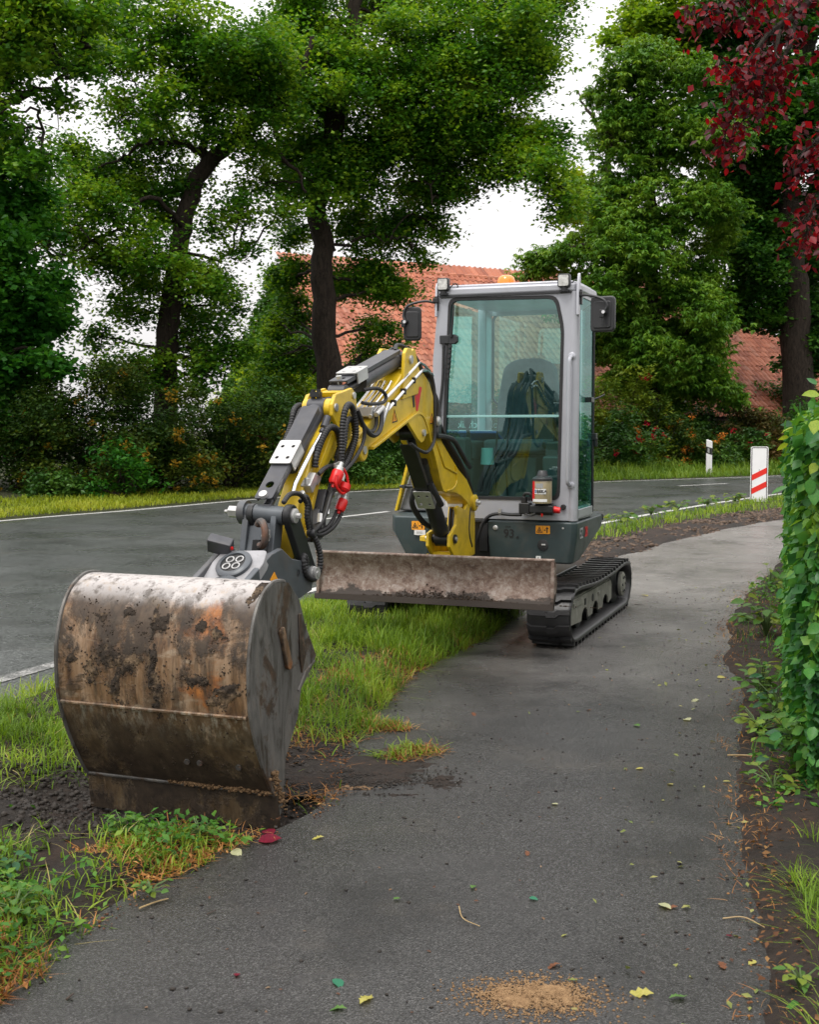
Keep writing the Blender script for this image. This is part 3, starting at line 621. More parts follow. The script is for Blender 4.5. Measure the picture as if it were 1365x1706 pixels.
# ------------------------------------------------------------------ the farmhouse with its long tiled roof
m = NT('clay_roof_tile'); r_ = m.island(); oi = m.n('ShaderNodeObjectInfo').outputs['Random']; rr_ = m.math('FRACT', m.math('ADD', r_, oi))
c = m.ramp(rr_, [(0.0, (.24, .068, .034)), (.4, (.38, .115, .055)), (.75, (.46, .16, .085)), (1.0, (.36, .15, .095))])
c = m.mix(m.ramp(m.noise(.9, 6, .7), [(.5, 0.0), (.75, .4)]), c, (.20, .12, .085))
M['tile'] = m.done(m.prin(c, .6, 0, .4, m.bump(m.noise(30, 4), .3, .01)))
m = NT('farmhouse_brick'); br = m.n('ShaderNodeTexBrick'); m.l(m.mapped((1, 1, 1), (math.pi/2, 0, 0)), br.inputs[0]); br.inputs['Scale'].default_value = 4
br.inputs['Color1'].default_value = (.22, .07, .04, 1); br.inputs['Color2'].default_value = (.30, .10, .055, 1); br.inputs['Mortar'].default_value = (.25, .22, .19, 1)
M['brick'] = m.done(m.prin(br.outputs[0], .85))
M['roofdark'] = plain('roof_underlay', (.03, .018, .014), .9)
RZ = math.atan2(.477, .88); HB0 = Vector((-4.8, 45.2, 0))
house = empty('farmhouse', HB0, RZ, 'long brick farmhouse with a steep red clay tile roof behind the trees', 'house')
RID, EAV, RUN, RL, HIP = 7.62, 1.9, 6.6, 20.5, 6.0      # ridge height, eaves height, run of the slope, ridge length, run of the hip
sl = math.hypot(RID-EAV, RUN); SN = Vector((0, -(RID-EAV)/sl, RUN/sl)); SD = Vector((0, -RUN/sl, -(RID-EAV)/sl))
b = MB(); b.prism([(-RUN+.4, -.1), (RUN-.4, -.1), (RUN-.4, EAV), (0, RID-.45), (-RUN+.4, EAV)], .25, .55)
b.box((13, -RUN+.55, EAV/2-.05), (25.4, .3, EAV)); b.box((13, RUN-.55, EAV/2-.05), (25.4, .3, EAV)); b.box((25.8, 0, EAV/2-.05), (.3, 2*RUN-1, EAV))
b.build('wall', M['brick'], house)
b = MB(); o0 = .10
def rp(x, y, z): return Vector((x, y, z-o0))
v = [rp(0, 0, RID), rp(RL, 0, RID), rp(RL+HIP, -RUN, EAV), rp(0, -RUN, EAV), rp(RL+HIP, RUN, EAV), rp(0, RUN, EAV)]
b._add(v, [(0, 1, 2, 3), (0, 5, 4, 1), (1, 4, 2)]); roof = b.build('roof', M['roofdark'], house, smooth=0); roof.data.materials[0] = M['roofdark']
TW, TE = .25, .335
def tile_vf():
    pr = [(-.5, .0), (-.30, .055), (-.05, .05), (.2, .0), (.5, .012)]
    V, F = [], []
    for j, (t, lift) in enumerate(((0, .075), (1.12, .02))):
        for a, z in pr: V.append((a*TW*1.04, t, z+lift))
    for k in range(4): F.append((k, k+1, 6+k, 5+k))
    return np.array(V), np.array(F)
TV, TF = tile_vf(); up = -SD
bas = np.array([[1, 0, 0], list(up), list(SN)])
tile_pos = []
nrow = int(sl/TE)
for j in range(nrow):
    dist = sl-(j+1)*TE; f = dist/sl                       # distance below the ridge of the tile's tail... counted from the eaves
    d = (j+1)*TE; d = sl-j*TE
    xmax = RL+HIP*(d/sl)-.12
    for i in range(int(xmax/TW)):
        x0 = (i+.5)*TW
        tile_pos.append(Vector((x0, 0, RID))+SD*d)
hm = Matrix.LocRotScale(HB0, Matrix.Rotation(RZ, 3, 'Z'), None)
def pix(p):
    d = p-Vector((0, 0, CAM_H)); ct, st = math.cos(TILT), math.sin(TILT); z = d.y*ct-d.z*st; y = d.y*st+d.z*ct
    return 682.5+FPX*d.x/z, 853-FPX*y/z
near_t, far_t = [], []
for p in tile_pos:
    u, v = pix(hm @ p)
    (near_t if (655 < u < 730 and 445 < v < 600) or (690 < u < 860 and 445 < v < 478) else far_t).append(p)
random.shuffle(near_t); far_t += near_t[298:]; near_t = near_t[:298]
base = (TV @ bas)
me = bpy.data.meshes.new('tile'); me.from_pydata(base.tolist(), [], TF.tolist()); me.materials.append(M['tile']); me.update()
for p in near_t:
    t = bpy.data.objects.new('tile', me); t.location = p+SN*random.uniform(-.006, .006); t.rotation_euler = (0, 0, random.uniform(-.02, .02)); link(t, roof)
n = len(far_t); off = np.array([p[:] for p in far_t])+np.array(SN)*rng.normal(0, .004, (n, 1))
o = mesh_np('tile_courses', (base[None]+off[:, None]).reshape(-1, 3), (np.arange(n)[:, None, None]*len(TV)+TF[None]).reshape(-1, 4), M['tile'], roof); o['kind'] = 'stuff'
for i in range(int(RL/.36)):
    b = MB(); b.tube([(i*.36-.02, 0, RID+.0), (i*.36+.38, 0, RID+.02)], [.12, .13], 8); b.build('ridge_tile', M['tile'], roof)
for sgn in (-1, 1):
    b = MB(); b.prism([(0, RID+.02), (sgn*RUN, EAV+.02), (sgn*RUN, EAV-.2), (0, RID-.22)], -.14, .0); b.build('verge_board', plain('orange_verge_board', (.26, .085, .035), .7), house)
M['ivy'] = leafmat('ivy_leaves', ((.02, .065, .012), (.042, .12, .018), (.09, .2, .025)), .25, .4, .3, .5)
ivy = empty('climbing_ivy', HB0, RZ, 'dark green ivy climbing over the gable wall of the farmhouse', 'ivy')
yz = rng.uniform(0, 1, (24000, 2)); yy = (yz[:, 0]*2-1)*RUN; zt = RID+.1-(RID-EAV)*np.abs(yy)/RUN; zz = yz[:, 1]*zt
leaves(np.c_[-.12-.28*fbm(yy, zz, .9)-rng.uniform(0, .2, len(yy)), yy, zz], .17, .13, M['ivy'], 'leaves', ivy, .7, .4, kind='stuff')
b = MB()
for i in range(9):
    y0 = -4.5+i*1.1; q = wob([(.05, y0, 0), (-.02, y0+.4*math.sin(i), 1.6), (.0, y0*.7, min(3.2, RID-1.2*abs(y0)))], .08); b.tube(q, taper(q, .04, .015), 5)
b.build('stem', M['twig'], ivy)

# ------------------------------------------------------------------ trees
M['oak'] = leafmat('oak_leaves', ((.016, .070, .007), (.062, .175, .013), (.24, .38, .028)), .40, .42, .3, 1.0)
M['oaklight'] = leafmat('young_oak_leaves', ((.07, .16, .010), (.15, .28, .018), (.33, .42, .03)), .45, .42, .3, 1.0)
M['chest'] = leafmat('chestnut_leaves', ((.035, .11, .012), (.085, .20, .020), (.20, .33, .038)), .36, .4, .35, 1.0)
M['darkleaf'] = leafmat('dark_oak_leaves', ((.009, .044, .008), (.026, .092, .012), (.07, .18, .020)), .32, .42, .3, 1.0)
M['limeleaf'] = leafmat('maple_leaves', ((.011, .066, .009), (.034, .150, .016), (.085, .25, .026)), .38, .42, .3, 1.0)
def poly(l, D): return [at(u, v, D+(t[0] if t else 0)) for u, v, *t in l]
g0 = lambda u, D: Vector(((u-682.5)/FPX*D, D, -.1))
# large oak in the middle
D = 33
tree('oak_tree', 'tall oak with a straight dark trunk rising behind the yellow boom', [g0(546, D)]+poly([(544, 560), (538, 430), (527, 330), (545, 260), (580, 120), (600, -60)], D), .40, .16,
     [(poly([(527, 345), (500, 290), (470, 240), (430, 150)], D), .15, .05), (poly([(540, 290), (600, 240), (690, 215), (800, 190), (880, 200)], D), .17, .05), (poly([(800, 190), (870, 290, -1), (940, 320, -2)], D), .07, .03),
      (poly([(545, 270), (560, 150), (680, 60), (780, 40)], D), .15, .05), (poly([(570, 150), (520, 60), (500, -30)], D), .12, .04), (poly([(690, 215), (730, 270), (720, 340, -1)], D), .06, .02), (poly([(535, 420), (590, 400), (650, 400)], D), .06, .02)],
     lob([(500, 40, 70), (510, 240, 50), (480, 290, 40), (600, 250, 70), (720, 230, 80), (800, 250, 60), (860, 60, 70), (800, 100, 80), (660, 370, 50, 1), (700, 110, 80), (580, 110, 80), (540, 60, 90), (640, 10, 110), (640, 110, 105), (740, 60, 110), (840, 30, 95), (915, -15, 42), (560, 190, 95), (660, 220, 95), (750, 180, 95), (840, 150, 90), (900, 215, 42), (600, 300, 75), (690, 310, 70), (760, 280, 55), (850, 255, 65), (905, 290, 55, -2), (945, 335, 40, -2), (885, 115, 42),
          (585, 370, 50, 2), (635, 390, 66, 1), (610, 450, 62, 1.5), (650, 470, 45, 1), (575, 470, 40, 2.2), (500, 385, 36, 2), (720, 335, 38), (735, 385, 20), (700, 420, 26, 1), (520, 300, 50), (640, 545, 42, 2), (610, 590, 46, 2.4), (500, 160, 60), (480, 470, 36, 2.4), (490, 530, 44, 2.6), (470, 590, 44, 2.8), (500, 440, 30, 2.2), (455, 540, 30, 2.6), (515, 600, 36, 2.8)], D),
     M['oak'], 60, 26, .40, .122, .084, group='oaks along the far side of the road')
# leaning oak to its left
D = 30.5
tree('oak_tree', 'leaning forked oak left of the straight one, its trunk thick with leafy shoots', [g0(275, D)]+poly([(276, 600), (285, 500), (300, 400), (322, 310), (362, 258), (410, 215)], D), .33, .17,
     [(poly([(410, 215), (455, 180), (500, 130), (520, 60)], D), .16, .06), (poly([(345, 280), (330, 250), (290, 235), (230, 245), (190, 270)], D), .10, .03), (poly([(340, 280), (342, 200), (340, 110), (350, 20)], D), .08, .03),
      (poly([(310, 380), (250, 330, -1), (200, 380, -1), (150, 400, -1)], D), .07, .02), (poly([(385, 235), (440, 245), (490, 280), (510, 320)], D), .08, .03), (poly([(300, 420), (360, 430), (400, 420)], D), .05, .02), (poly([(240, 290), (180, 330), (110, 320)], D), .05, .02)],
     lob([(180, 90, 55), (200, 20, 60), (120, 250, 40), (160, 300, 60), (240, 330, 50), (270, 340, 40), (150, 430, 40), (300, 130, 60), (400, 100, 60), (320, 300, 40), (430, 240, 40), (480, 110, 60), (90, 470, 36), (250, 480, 44), (400, 350, 30), (360, 470, 36), (330, 60, 85), (430, 60, 90), (260, 60, 75), (350, 160, 80), (450, 150, 75), (260, 170, 55), (290, 240, 60), (215, 270, 55), (400, 205, 50), (130, 310, 62), (70, 330, 50), (190, 360, 66), (110, 390, 45), (60, 400, 55), (265, 425, 55), (205, 440, 50), (345, 450, 48), (380, 500, 34), (310, 510, 52), (215, 520, 42), (170, 560, 26),
          (320, 570, 42, 1.5), (345, 545, 40), (235, 600, 45), (345, 615, 50), (235, 650, 44), (385, 580, 36), (190, 610, 36), (440, 300, 42), (395, 335, 28), (470, 350, 30), (410, 420, 26), (200, 180, 40), (350, 370, 30)], D),
     M['oak'], 56, 26, .40, .118, .080, lean=.025, group='oaks along the far side of the road')
# far left oak: bare lower boughs at the frame edge
D = 23
tree('oak_tree', 'oak at the left edge with bare crooked boughs reaching into the white sky', [g0(-190, D)]+poly([(-180, 500), (-170, 300), (-150, 190), (-120, 60)], D), .36, .2,
     [(poly([(-150, 200), (-60, 150), (20, 165), (60, 150), (110, 132), (150, 78)], D), .10, .022), (poly([(-160, 260), (-60, 190), (0, 172), (45, 158), (60, 148)], D), .08, .03), (poly([(110, 132), (100, 110), (85, 100)], D), .03, .012), (poly([(-130, 100), (-20, 90), (20, 60), (70, 40)], D), .07, .02), (poly([(60, 150), (90, 190), (70, 215)], D), .02, .008)],
     lob([(60, 20, 60), (0, 190, 30), (60, 260, 30), (30, 40, 66), (95, 15, 55), (10, 95, 50), (135, 60, 32), (150, 20, 45), (-40, 60, 80), (5, 130, 30), (60, 75, 45), (-30, 230, 40), (25, 225, 26), (100, 160, 20), (140, 110, 16)], D),
     M['oak'], 90, 26, .34, .12, .078, group='oaks along the far side of the road')
D = 27
tree('maple_tree', 'bright green low-branched tree filling the left edge below the bare boughs', [g0(-40, D)]+poly([(-38, 650), (-30, 500), (-20, 350), (0, 250)], D), .2, .06,
     [(poly([(-35, 600), (20, 560), (80, 540)], D), .06, .02), (poly([(-30, 480), (30, 430), (80, 400)], D), .06, .02)],
     lob([(10, 280, 50), (30, 350, 55), (0, 430, 70), (50, 470, 55), (70, 545, 48), (10, 540, 80), (30, 620, 70), (-30, 640, 80), (80, 600, 30), (20, 700, 60), (-60, 450, 90), (-50, 300, 80), (60, 720, 40)], D),
     M['limeleaf'], 84, 28, .32, .16, .11)
# chestnut
D = 43
ch = []
chl = [(1062, 90, 42), (1045, 150, 58), (1110, 150, 62), (1020, 230, 62), (1085, 235, 70), (1150, 240, 62), (1010, 320, 62), (1090, 330, 75), (1165, 330, 60), (1020, 410, 62), (1095, 420, 75), (1165, 420, 58), (970, 400, 42), (925, 425, 38), (885, 440, 26), (1040, 500, 60), (1110, 510, 65), (1165, 490, 45), (1195, 345, 34), (1215, 380, 24),
       (1050, 570, 48), (1110, 590, 55), (1150, 560, 40), (1180, 620, 42), (1215, 645, 32), (1005, 480, 45), (960, 460, 30), (1130, 640, 35), (1010, 530, 52), (1000, 575, 42), (1060, 620, 52), (1175, 555, 46), (1170, 510, 46), (1030, 560, 50), (1100, 650, 44), (985, 520, 36), (1160, 600, 46)]
tree('chestnut_tree', 'tall horse chestnut with drooping bright green fans of leaves right of the cab', [g0(1085, D)]+poly([(1085, 600), (1088, 480), (1085, 330), (1075, 180), (1065, 90)], D), .36, .06,
     [(poly([(1086, 520), (1020, 440), (960, 410), (900, 430)], D), .09, .02), (poly([(1086, 420), (1140, 360), (1190, 340)], D), .09, .02), (poly([(1086, 560), (1150, 580), (1210, 640)], D), .09, .02), (poly([(1085, 330), (1040, 260), (1010, 230)], D), .08, .02), (poly([(1080, 280), (1130, 220), (1150, 190)], D), .07, .02)],
     lob(chl, D, 1.2, 1.0), M['chest'], 30, 3, .50, .27, .10, twigs=.25, palm=95)
D = 49
tree('lime_tree', 'pale crowned tree whose top shows behind the horse chestnut', [g0(1020, D)]+poly([(1020, 500), (1015, 250), (1050, 60)], D), .3, .06, [(poly([(1015, 250), (980, 180), (960, 150)], D), .1, .02)],
     lob([(1060, 30, 42), (1100, 60, 45), (965, 310, 30), (1015, 62, 16), (1120, 20, 40), (985, 350, 36), (1150, 90, 55)], D), M['oaklight'], 60, 20, .5, .22, .14)
# great dark oak at the right
D = 47
tree('oak_tree', 'great dark oak with a thick trunk at the right behind the copper beech sprays', [g0(1330, D)]+poly([(1328, 560), (1322, 420), (1315, 300), (1330, 180), (1345, 40)], D), .68, .3,
     [(poly([(1318, 330), (1260, 270), (1215, 290), (1190, 330)], D), .2, .06), (poly([(1320, 260), (1270, 160), (1230, 90)], D), .22, .06), (poly([(1325, 380), (1370, 300), (1420, 260)], D), .2, .06), (poly([(1330, 180), (1390, 90), (1420, 20)], D), .2, .06), (poly([(1322, 450), (1270, 430), (1235, 440)], D), .12, .03)],
     lob([(1180, 50, 60), (1250, 30, 75), (1330, 30, 80), (1200, 130, 60), (1290, 130, 80), (1370, 130, 80), (1230, 210, 65), (1330, 230, 70), (1270, 290, 55), (1370, 320, 60), (1215, 300, 45), (1230, 400, 52), (1290, 390, 50), (1250, 470, 55), (1355, 440, 55), (1220, 520, 45), (1300, 500, 45), (1370, 520, 50), (1345, 590, 40), (1280, 340, 50), (1400, 220, 80), (1180, 210, 50)], D),
     M['darkleaf'], 50, 34, .45, .21, .14, group='oaks along the far side of the road')
D = 58
tree('beech_tree', 'dark beech far back between the house roof and the right frame edge', [g0(1410, D)]+poly([(1410, 560), (1400, 400), (1390, 250)], D), .4, .1, [(poly([(1405, 500), (1370, 440), (1350, 420)], D), .12, .03)],
     lob([(1365, 560, 55), (1380, 480, 60), (1390, 620, 60), (1340, 640, 45), (1400, 400, 70), (1330, 560, 36), (1310, 420, 50), (1260, 600, 30)], D), M['darkleaf'], 44, 20, .55, .25, .15)

# ------------------------------------------------------------------ bushes along the far verge
M['rhodo'] = leafmat('rhododendron_leaves', ((.012, .042, .009), (.032, .092, .014), (.08, .17, .026)), .22, .38, .4, 1.0)
M['rhodolight'] = leafmat('young_rhododendron_leaves', ((.04, .085, .010), (.11, .18, .018), (.22, .28, .03)), .32, .4, .35, 1.0)
M['olive'] = leafmat('olive_bush_leaves', ((.011, .034, .007), (.030, .068, .010), (.10, .13, .016)), .26, .45, .25, .8)
M['azalea'] = leafmat('reddish_azalea_leaves', ((.03, .04, .012), (.075, .07, .02), (.17, .10, .04)), .25, .45, .25, .8)
def blossom(name, col): return leafmat(name, (tuple(c*.7 for c in col), col, tuple(min(1, c*1.3) for c in col)), .4, .5, .2, 3, (1.1, 1, 1))
M['pink'] = blossom('pink_petals', (.42, .03, .16)); M['redflower'] = blossom('red_petals', (.5, .012, .04)); M['orangeflower'] = blossom('orange_petals', (.55, .20, .03)); M['yellowleaf'] = blossom('yellow_leaves', (.36, .22, .02))
def bush(label, u, v0, v1, wpx, D, lm, L=.12, Wd=.05, per=130, k=15, sr=.2, group='bushes along the far side of the road', fl=None, name='rhododendron_bush', cat='bush', depth=1.5, jag=.22):
    """v0 / v1: top and bottom rows of the bush in the photograph, wpx its width there"""
    c0 = at(u, (v0+v1)/2, D); base = Vector((c0.x, D, .1)); B = empty(name, base, 0, label, cat, group)
    Wm = wpx*D/FPX; Hm = at(u, v0, D).z-.15; lobes = []
    nl = max(9, int(Wm*Hm*2.5))
    for i in range(nl):
        x = rng.uniform(-.5, .5)*Wm; zt = Hm*(1-jag*rng.uniform(0, 1)-.35*(2*x/Wm)**2); z = zt*rng.uniform(.12, .93); r = rng.uniform(.32, .55)*min(1.1, Wm*.45)
        lobes.append((Vector((x, rng.uniform(-.5, .5)*depth-.25*(1-z/Hm), max(z-r*.25, .2))), (r*1.25, r*1.1, r)))
    C, mids = sprays(lobes, per, k, sr, .5, .3)
    C[:, 2] = np.maximum(C[:, 2], .02)
    st = MB()
    for c, r in lobes:
        q = wob([(c.x*.15, 0, 0), (c.x*.5, c.y*.6, c.z*.5), c], .06, 3); st.tube(q, taper(q, .03, .008), 4, False)
    o = st.build('stems', M['twig'], B, smooth=0); o['kind'] = 'stuff'
    leaves(C, L, Wd, lm, 'leaves', B, .3, .6, kind='stuff')
    if fl:
        mt, n, nm = fl; front = C[C[:, 1] < np.percentile(C[:, 1], 28)]; idx = rng.choice(len(front), n); cc = np.concatenate([front[i]+np.array([0, -.08, .03])+rng.normal(0, .055, (26, 3)) for i in idx])
        leaves(cc, .075, .06, mt, nm, B, .1, .2, kind='stuff')
    return B
bush('dark olive mixed bush at the far left edge of the roadside thicket', 30, 575, 842, 200, 25.6, M['olive'], .10, .055, name='hedgerow_bush')
bush('olive thicket bush dotted with yellow leaves, below the bare sky at left', 150, 560, 840, 220, 26.4, M['olive'], .10, .055, fl=(M['yellowleaf'], 16, 'yellow_leaves'), name='hedgerow_bush')
bush('dense brown-green bush growing round the foot of the leaning oak', 265, 565, 836, 200, 27.2, M['olive'], .10, .055, fl=(M['yellowleaf'], 22, 'yellow_leaves'), name='hedgerow_bush', jag=.2)
bush('dark bush between the leaning oak and the pink rhododendron', 370, 550, 828, 200, 28.2, M['olive'], .10, .055, fl=(M['yellowleaf'], 10, 'yellow_leaves'), name='hedgerow_bush')
bush('rhododendron with a few pink blossoms left of the straight oak trunk', 455, 615, 822, 180, 29.6, M['rhodo'], .12, .05, fl=(M['pink'], 9, 'blossom'))
bush('dark rhododendron hidden behind the excavator arm', 550, 625, 815, 180, 31, M['rhodo'], .12, .05)
bush('dark glossy rhododendron under the yellow boom', 650, 620, 808, 180, 32.5, M['rhodo'], .12, .05)
bush('dark rhododendron seen through the cab windows', 760, 600, 803, 180, 35.5, M['rhodo'], .13, .05)
bush('dark rhododendron behind the cab, hidden but for its edge', 880, 600, 800, 190, 37.5, M['rhodo'], .13, .05)
bush('bright green sapling low in the dark thicket at left', 205, 715, 835, 105, 25.2, M['limeleaf'], .13, .055, per=110, name='ash_sapling', cat='sapling', group='saplings in the thicket', depth=.7)
bush('lighter green elder shoot at the foot of the thicket near the left edge', 90, 770, 842, 120, 24.6, M['rhodo'], .11, .06, per=90, name='elder_shoot', cat='sapling', group='saplings in the thicket', depth=.6)
bush('yellow-green shrub beneath the ivy gable, in front of the farmhouse', 455, 545, 700, 175, 37, M['oaklight'], .15, .09, per=80, name='garden_shrub', cat='shrub', group='garden shrubs by the farmhouse', depth=1.6)
bush('round green shrub right of the straight oak trunk below the roof', 625, 545, 700, 150, 38.5, M['oak'], .15, .09, per=80, name='garden_shrub', cat='shrub', group='garden shrubs by the farmhouse', depth=1.6)
bush('light yellow-green azalea right beside the cab, under the chestnut', 1030, 585, 700, 150, 41.5, M['rhodolight'], .15, .06, per=90, fl=(M['redflower'], 10, 'blossom'), name='azalea_bush')
bush('azalea with orange blossoms under the chestnut', 1095, 640, 770, 150, 41, M['olive'], .15, .06, per=90, fl=(M['orangeflower'], 30, 'blossom'), name='azalea_bush')
bush('glossy rhododendron nearest the cab with long pointed leaves', 1035, 675, 792, 140, 39, M['rhodo'], .17, .055, per=100, fl=(M['redflower'], 5, 'blossom'))
bush('glossy rhododendron left of the white marker post', 1125, 700, 788, 150, 41, M['rhodo'], .17, .055, per=100)
bush('rhododendron with red blossoms behind the white marker post', 1195, 690, 785, 120, 42.5, M['rhodo'], .17, .055, per=100, fl=(M['redflower'], 6, 'blossom'))
bush('brownish flowered-out azalea behind the striped sign', 1235, 645, 780, 150, 43.5, M['azalea'], .15, .06, per=90, name='azalea_bush')
bush('dark bush at the right between the striped sign and the hedge', 1320, 640, 785, 150, 45, M['darkleaf'], .16, .08, per=80, name='hedgerow_bush')
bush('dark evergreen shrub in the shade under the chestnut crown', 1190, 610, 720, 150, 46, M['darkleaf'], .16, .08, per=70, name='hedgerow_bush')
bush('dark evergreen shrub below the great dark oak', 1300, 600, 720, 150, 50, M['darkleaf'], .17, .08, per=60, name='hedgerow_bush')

# ------------------------------------------------------------------ clipped hedge at the right
M['hedge'] = leafmat('hedge_leaves', ((.010, .060, .018), (.045, .170, .028), (.20, .36, .045)), .34, .36, .4, 3.2)
HX0 = gp(1302, 1345)
hd = Vector((.315, 1, 0)).normalized(); hn = Vector((hd.y, -hd.x, 0))       # along the hedge / into it
hedge = empty('clipped_hedge', (HX0.x+.16, HX0.y+.16, 0), 0, 'tall clipped green hedge along the right side of the footpath', 'hedge')
HL, HW, HT = 9.5, 1.3, 1.60
leafpts = []
def hp(a, w, z): return hd*a+hn*w+Vector((0, 0, z))
N1, N2, N3 = 21000, 16000, 7000
a, z = rng.uniform(0, HL, N1)**1.0, rng.uniform(.02, HT, N1); side = np.c_[a, -.06*fbm(a, z, 2.2)*2+rng.exponential(.05, N1)-.0, z]
w, z = rng.uniform(0, HW, N2), rng.uniform(.02, HT, N2); end = np.c_[rng.exponential(.05, N2)-.12*fbm(w+5, z, 2.2), w, z]
a, w = rng.uniform(0, HL, N3), rng.uniform(0, HW, N3); top = np.c_[a, w, HT+.10*fbm(a, w, 2)-rng.exponential(.05, N3)]
inn = np.c_[rng.uniform(.1, HL-.1, 5000), rng.uniform(.1, HW, 5000), rng.uniform(.2, HT-.1, 5000)]
Q = np.concatenate([side, end, top, inn]); edge = np.minimum(np.maximum(Q[:, 0], 0), np.maximum(Q[:, 1], 0))
Q[:, 2] -= .10*np.exp(-edge/.12)*(Q[:, 2] > HT-.25)
HP = Q[:, 0:1]*np.array(hd)+Q[:, 1:2]*np.array(hn)+Q[:, 2:3]*np.array([0, 0, 1])
outw = np.concatenate([np.tile(-np.array(hn), (N1, 1)), np.tile(-np.array(hd), (N2, 1)), np.tile([0, 0, .6], (N3, 1)), rng.normal(0, 1, (5000, 3))])*.55+np.array([0, 0, -.55])
o = leaves(HP, .056, .042, M['hedge'], 'leaves', hedge, D=outw, upness=.35, kind='stuff')
b = MB()
for i in range(26):
    a0 = (i+.4)*HL/26; q = wob([hp(a0, .3, 0), hp(a0+.1, .35, .6), hp(a0-.05, .3, HT-.15)], .05); b.tube(q, taper(q, .022, .006), 5)
b.build('stems', M['twig'], hedge)
b = MB(); cc = [hp(.18, .2, .25), hp(HL-.1, .2, .25), hp(HL-.1, HW-.05, .25), hp(.18, HW-.05, .25)]
# large leaves on the near end and corner, one by one
def leafmesh(name, mat, n=3, lob_=.0):
    pts = [(0, 0), (.22, .30), (.5, .36), (.8, .20), (1, 0)]; V = [(x, 0, -.10*x*x) for x, y in pts]+[(x, y, .07-.10*x*x) for x, y in pts[1:4]]+[(x, -y, .07-.10*x*x) for x, y in pts[1:4]]
    F = [(0, 1, 5), (1, 2, 6, 5), (2, 3, 7, 6), (3, 4, 7), (0, 8, 1), (1, 8, 9, 2), (2, 9, 10, 3), (3, 10, 4)]
    me = bpy.data.meshes.new(name); me.from_pydata(V, [], F); me.materials.append(mat); me.polygons.foreach_set('use_smooth', [True]*len(F)); me.update(); return me
def leafobj(mats, n, L):
    return [leafmesh('leaf', mm) for mm in mats]
hmats = [leafmat('hedge_leaf_green', ((.035, .15, .028), (.055, .19, .034), (.08, .22, .036)), .3, .34, .4, 9), leafmat('hedge_leaf_dark', ((.02, .10, .028), (.032, .13, .034), (.045, .16, .036)), .25, .34, .4, 9), leafmat('hedge_leaf_yellow', ((.16, .27, .03), (.24, .34, .045), (.33, .40, .06)), .4, .4, .3, 9)]
hme = leafobj(hmats, 3, 1)
def place_leaf(me, p, dirv, upv, L, parent):
    x = Vector(dirv).normalized(); z = Vector(upv); z = (z-x*z.dot(x)).normalized(); y = z.cross(x)
    o = bpy.data.objects.new('leaf', me); o.matrix_local = Matrix.LocRotScale(Vector(p), Matrix((x, y, z)).transposed(), Vector((L, L*.98, L))); return link(o, parent)
for i in range(290):
    if i < 170: w, z, a = rng.uniform(-.03, .42), rng.uniform(.12, HT+.02), rng.uniform(-.12, .0); nrm = -hd
    elif i < 260: a, z, w = rng.uniform(0, 1.3), rng.uniform(.12, HT), rng.uniform(-.12, -.02); nrm = -hn
    else: a, w, z = rng.uniform(0, .8), rng.uniform(0, .5), HT+rng.uniform(-.02, .07); nrm = Vector((-.3, -.3, .9))
    d = nrm*.5+Vector((rng.normal(0, .5), rng.normal(0, .3), -.7+rng.normal(0, .35)))
    me = hme[2] if (z > HT-.35 and rng.random() < .5) else hme[int(rng.random() < .45)]
    place_leaf(me, hp(a, w, z), d, nrm+Vector((0, 0, .5))+Vector(rng.normal(0, .3, 3)), rng.uniform(.036, .076), hedge)

# ------------------------------------------------------------------ low plants at the foot of the hedge
def rosette(label, u, v, n, L, H, mats, name='weed_plant', cat='weed', group='weeds along the hedge foot', z=.02):
    p = gp(u, v, z); T = empty(name, p, 0, label, cat, group); mes = [leafmesh('leaf', mm) for mm in mats]
    st = MB()
    for i in range(n):
        a = rng.uniform(0, 2*math.pi); rr = rng.uniform(.02, .14)*L/.07; h = rng.uniform(.3, 1)*H; tipp = Vector((math.cos(a)*rr, math.sin(a)*rr, h))
        st.tube([(0, 0, 0), (tipp.x*.4, tipp.y*.4, h*.7), tipp], [.004, .003, .002], 4)
        place_leaf(mes[i % len(mes)], tipp, (math.cos(a), math.sin(a), rng.uniform(-.5, .3)), (rng.normal(0, .3), rng.normal(0, .3)-.2, 1), L*rng.uniform(.7, 1.3), T)
    st.build('stem', plain('green_stem', (.07, .12, .03), .6), T)
gm = [leafmat('weed_green', ((.04, .11, .02), (.06, .145, .025), (.09, .17, .03)), .3, .4, .3, 9), leafmat('weed_yellowgreen', ((.10, .17, .02), (.15, .21, .03), (.2, .24, .04)), .35, .4, .3, 9), leafmat('weed_deep', ((.015, .075, .03), (.025, .095, .035), (.04, .11, .04)), .25, .35, .4, 9)]
rosette('leafy weed at the far end of the hedge foot, topmost of the row', 1283, 985, 24, .075, .22, gm[:2])
rosette('tall yellow-green weed with long leaves beside a soil pile by the hedge', 1277, 1060, 34, .085, .28, gm[1:2]+gm[:1])
rosette('broad leaved weed lying over the path edge left of the tall one', 1262, 1040, 14, .08, .08, gm[:1])
rosette('green weed in the middle of the hedge foot above a broken stalk', 1272, 1165, 34, .062, .20, gm[:2])
rosette('dark blue-green nettle below the middle weed at the hedge', 1300, 1200, 26, .06, .24, [gm[2], gm[0]])
rosette('sprawling weed beside two pale stalks at the hedge foot', 1265, 1225, 30, .058, .13, gm[:2])
rosette('deep green bindweed where the hedge meets the soil', 1332, 1290, 34, .065, .26, [gm[2], gm[0]])
rosette('small pale weed at the lowest corner of the hedge', 1290, 1315, 12, .05, .08, gm[:2])
rosette('yellow-green dandelion in the long grass at the bottom right corner', 1335, 1650, 14, .03, .06, gm[:2])
rosette('lone green weed among the straw at the left frame edge', 25, 1530, 24, .036, .08, gm[:1], group='weeds on the verge')
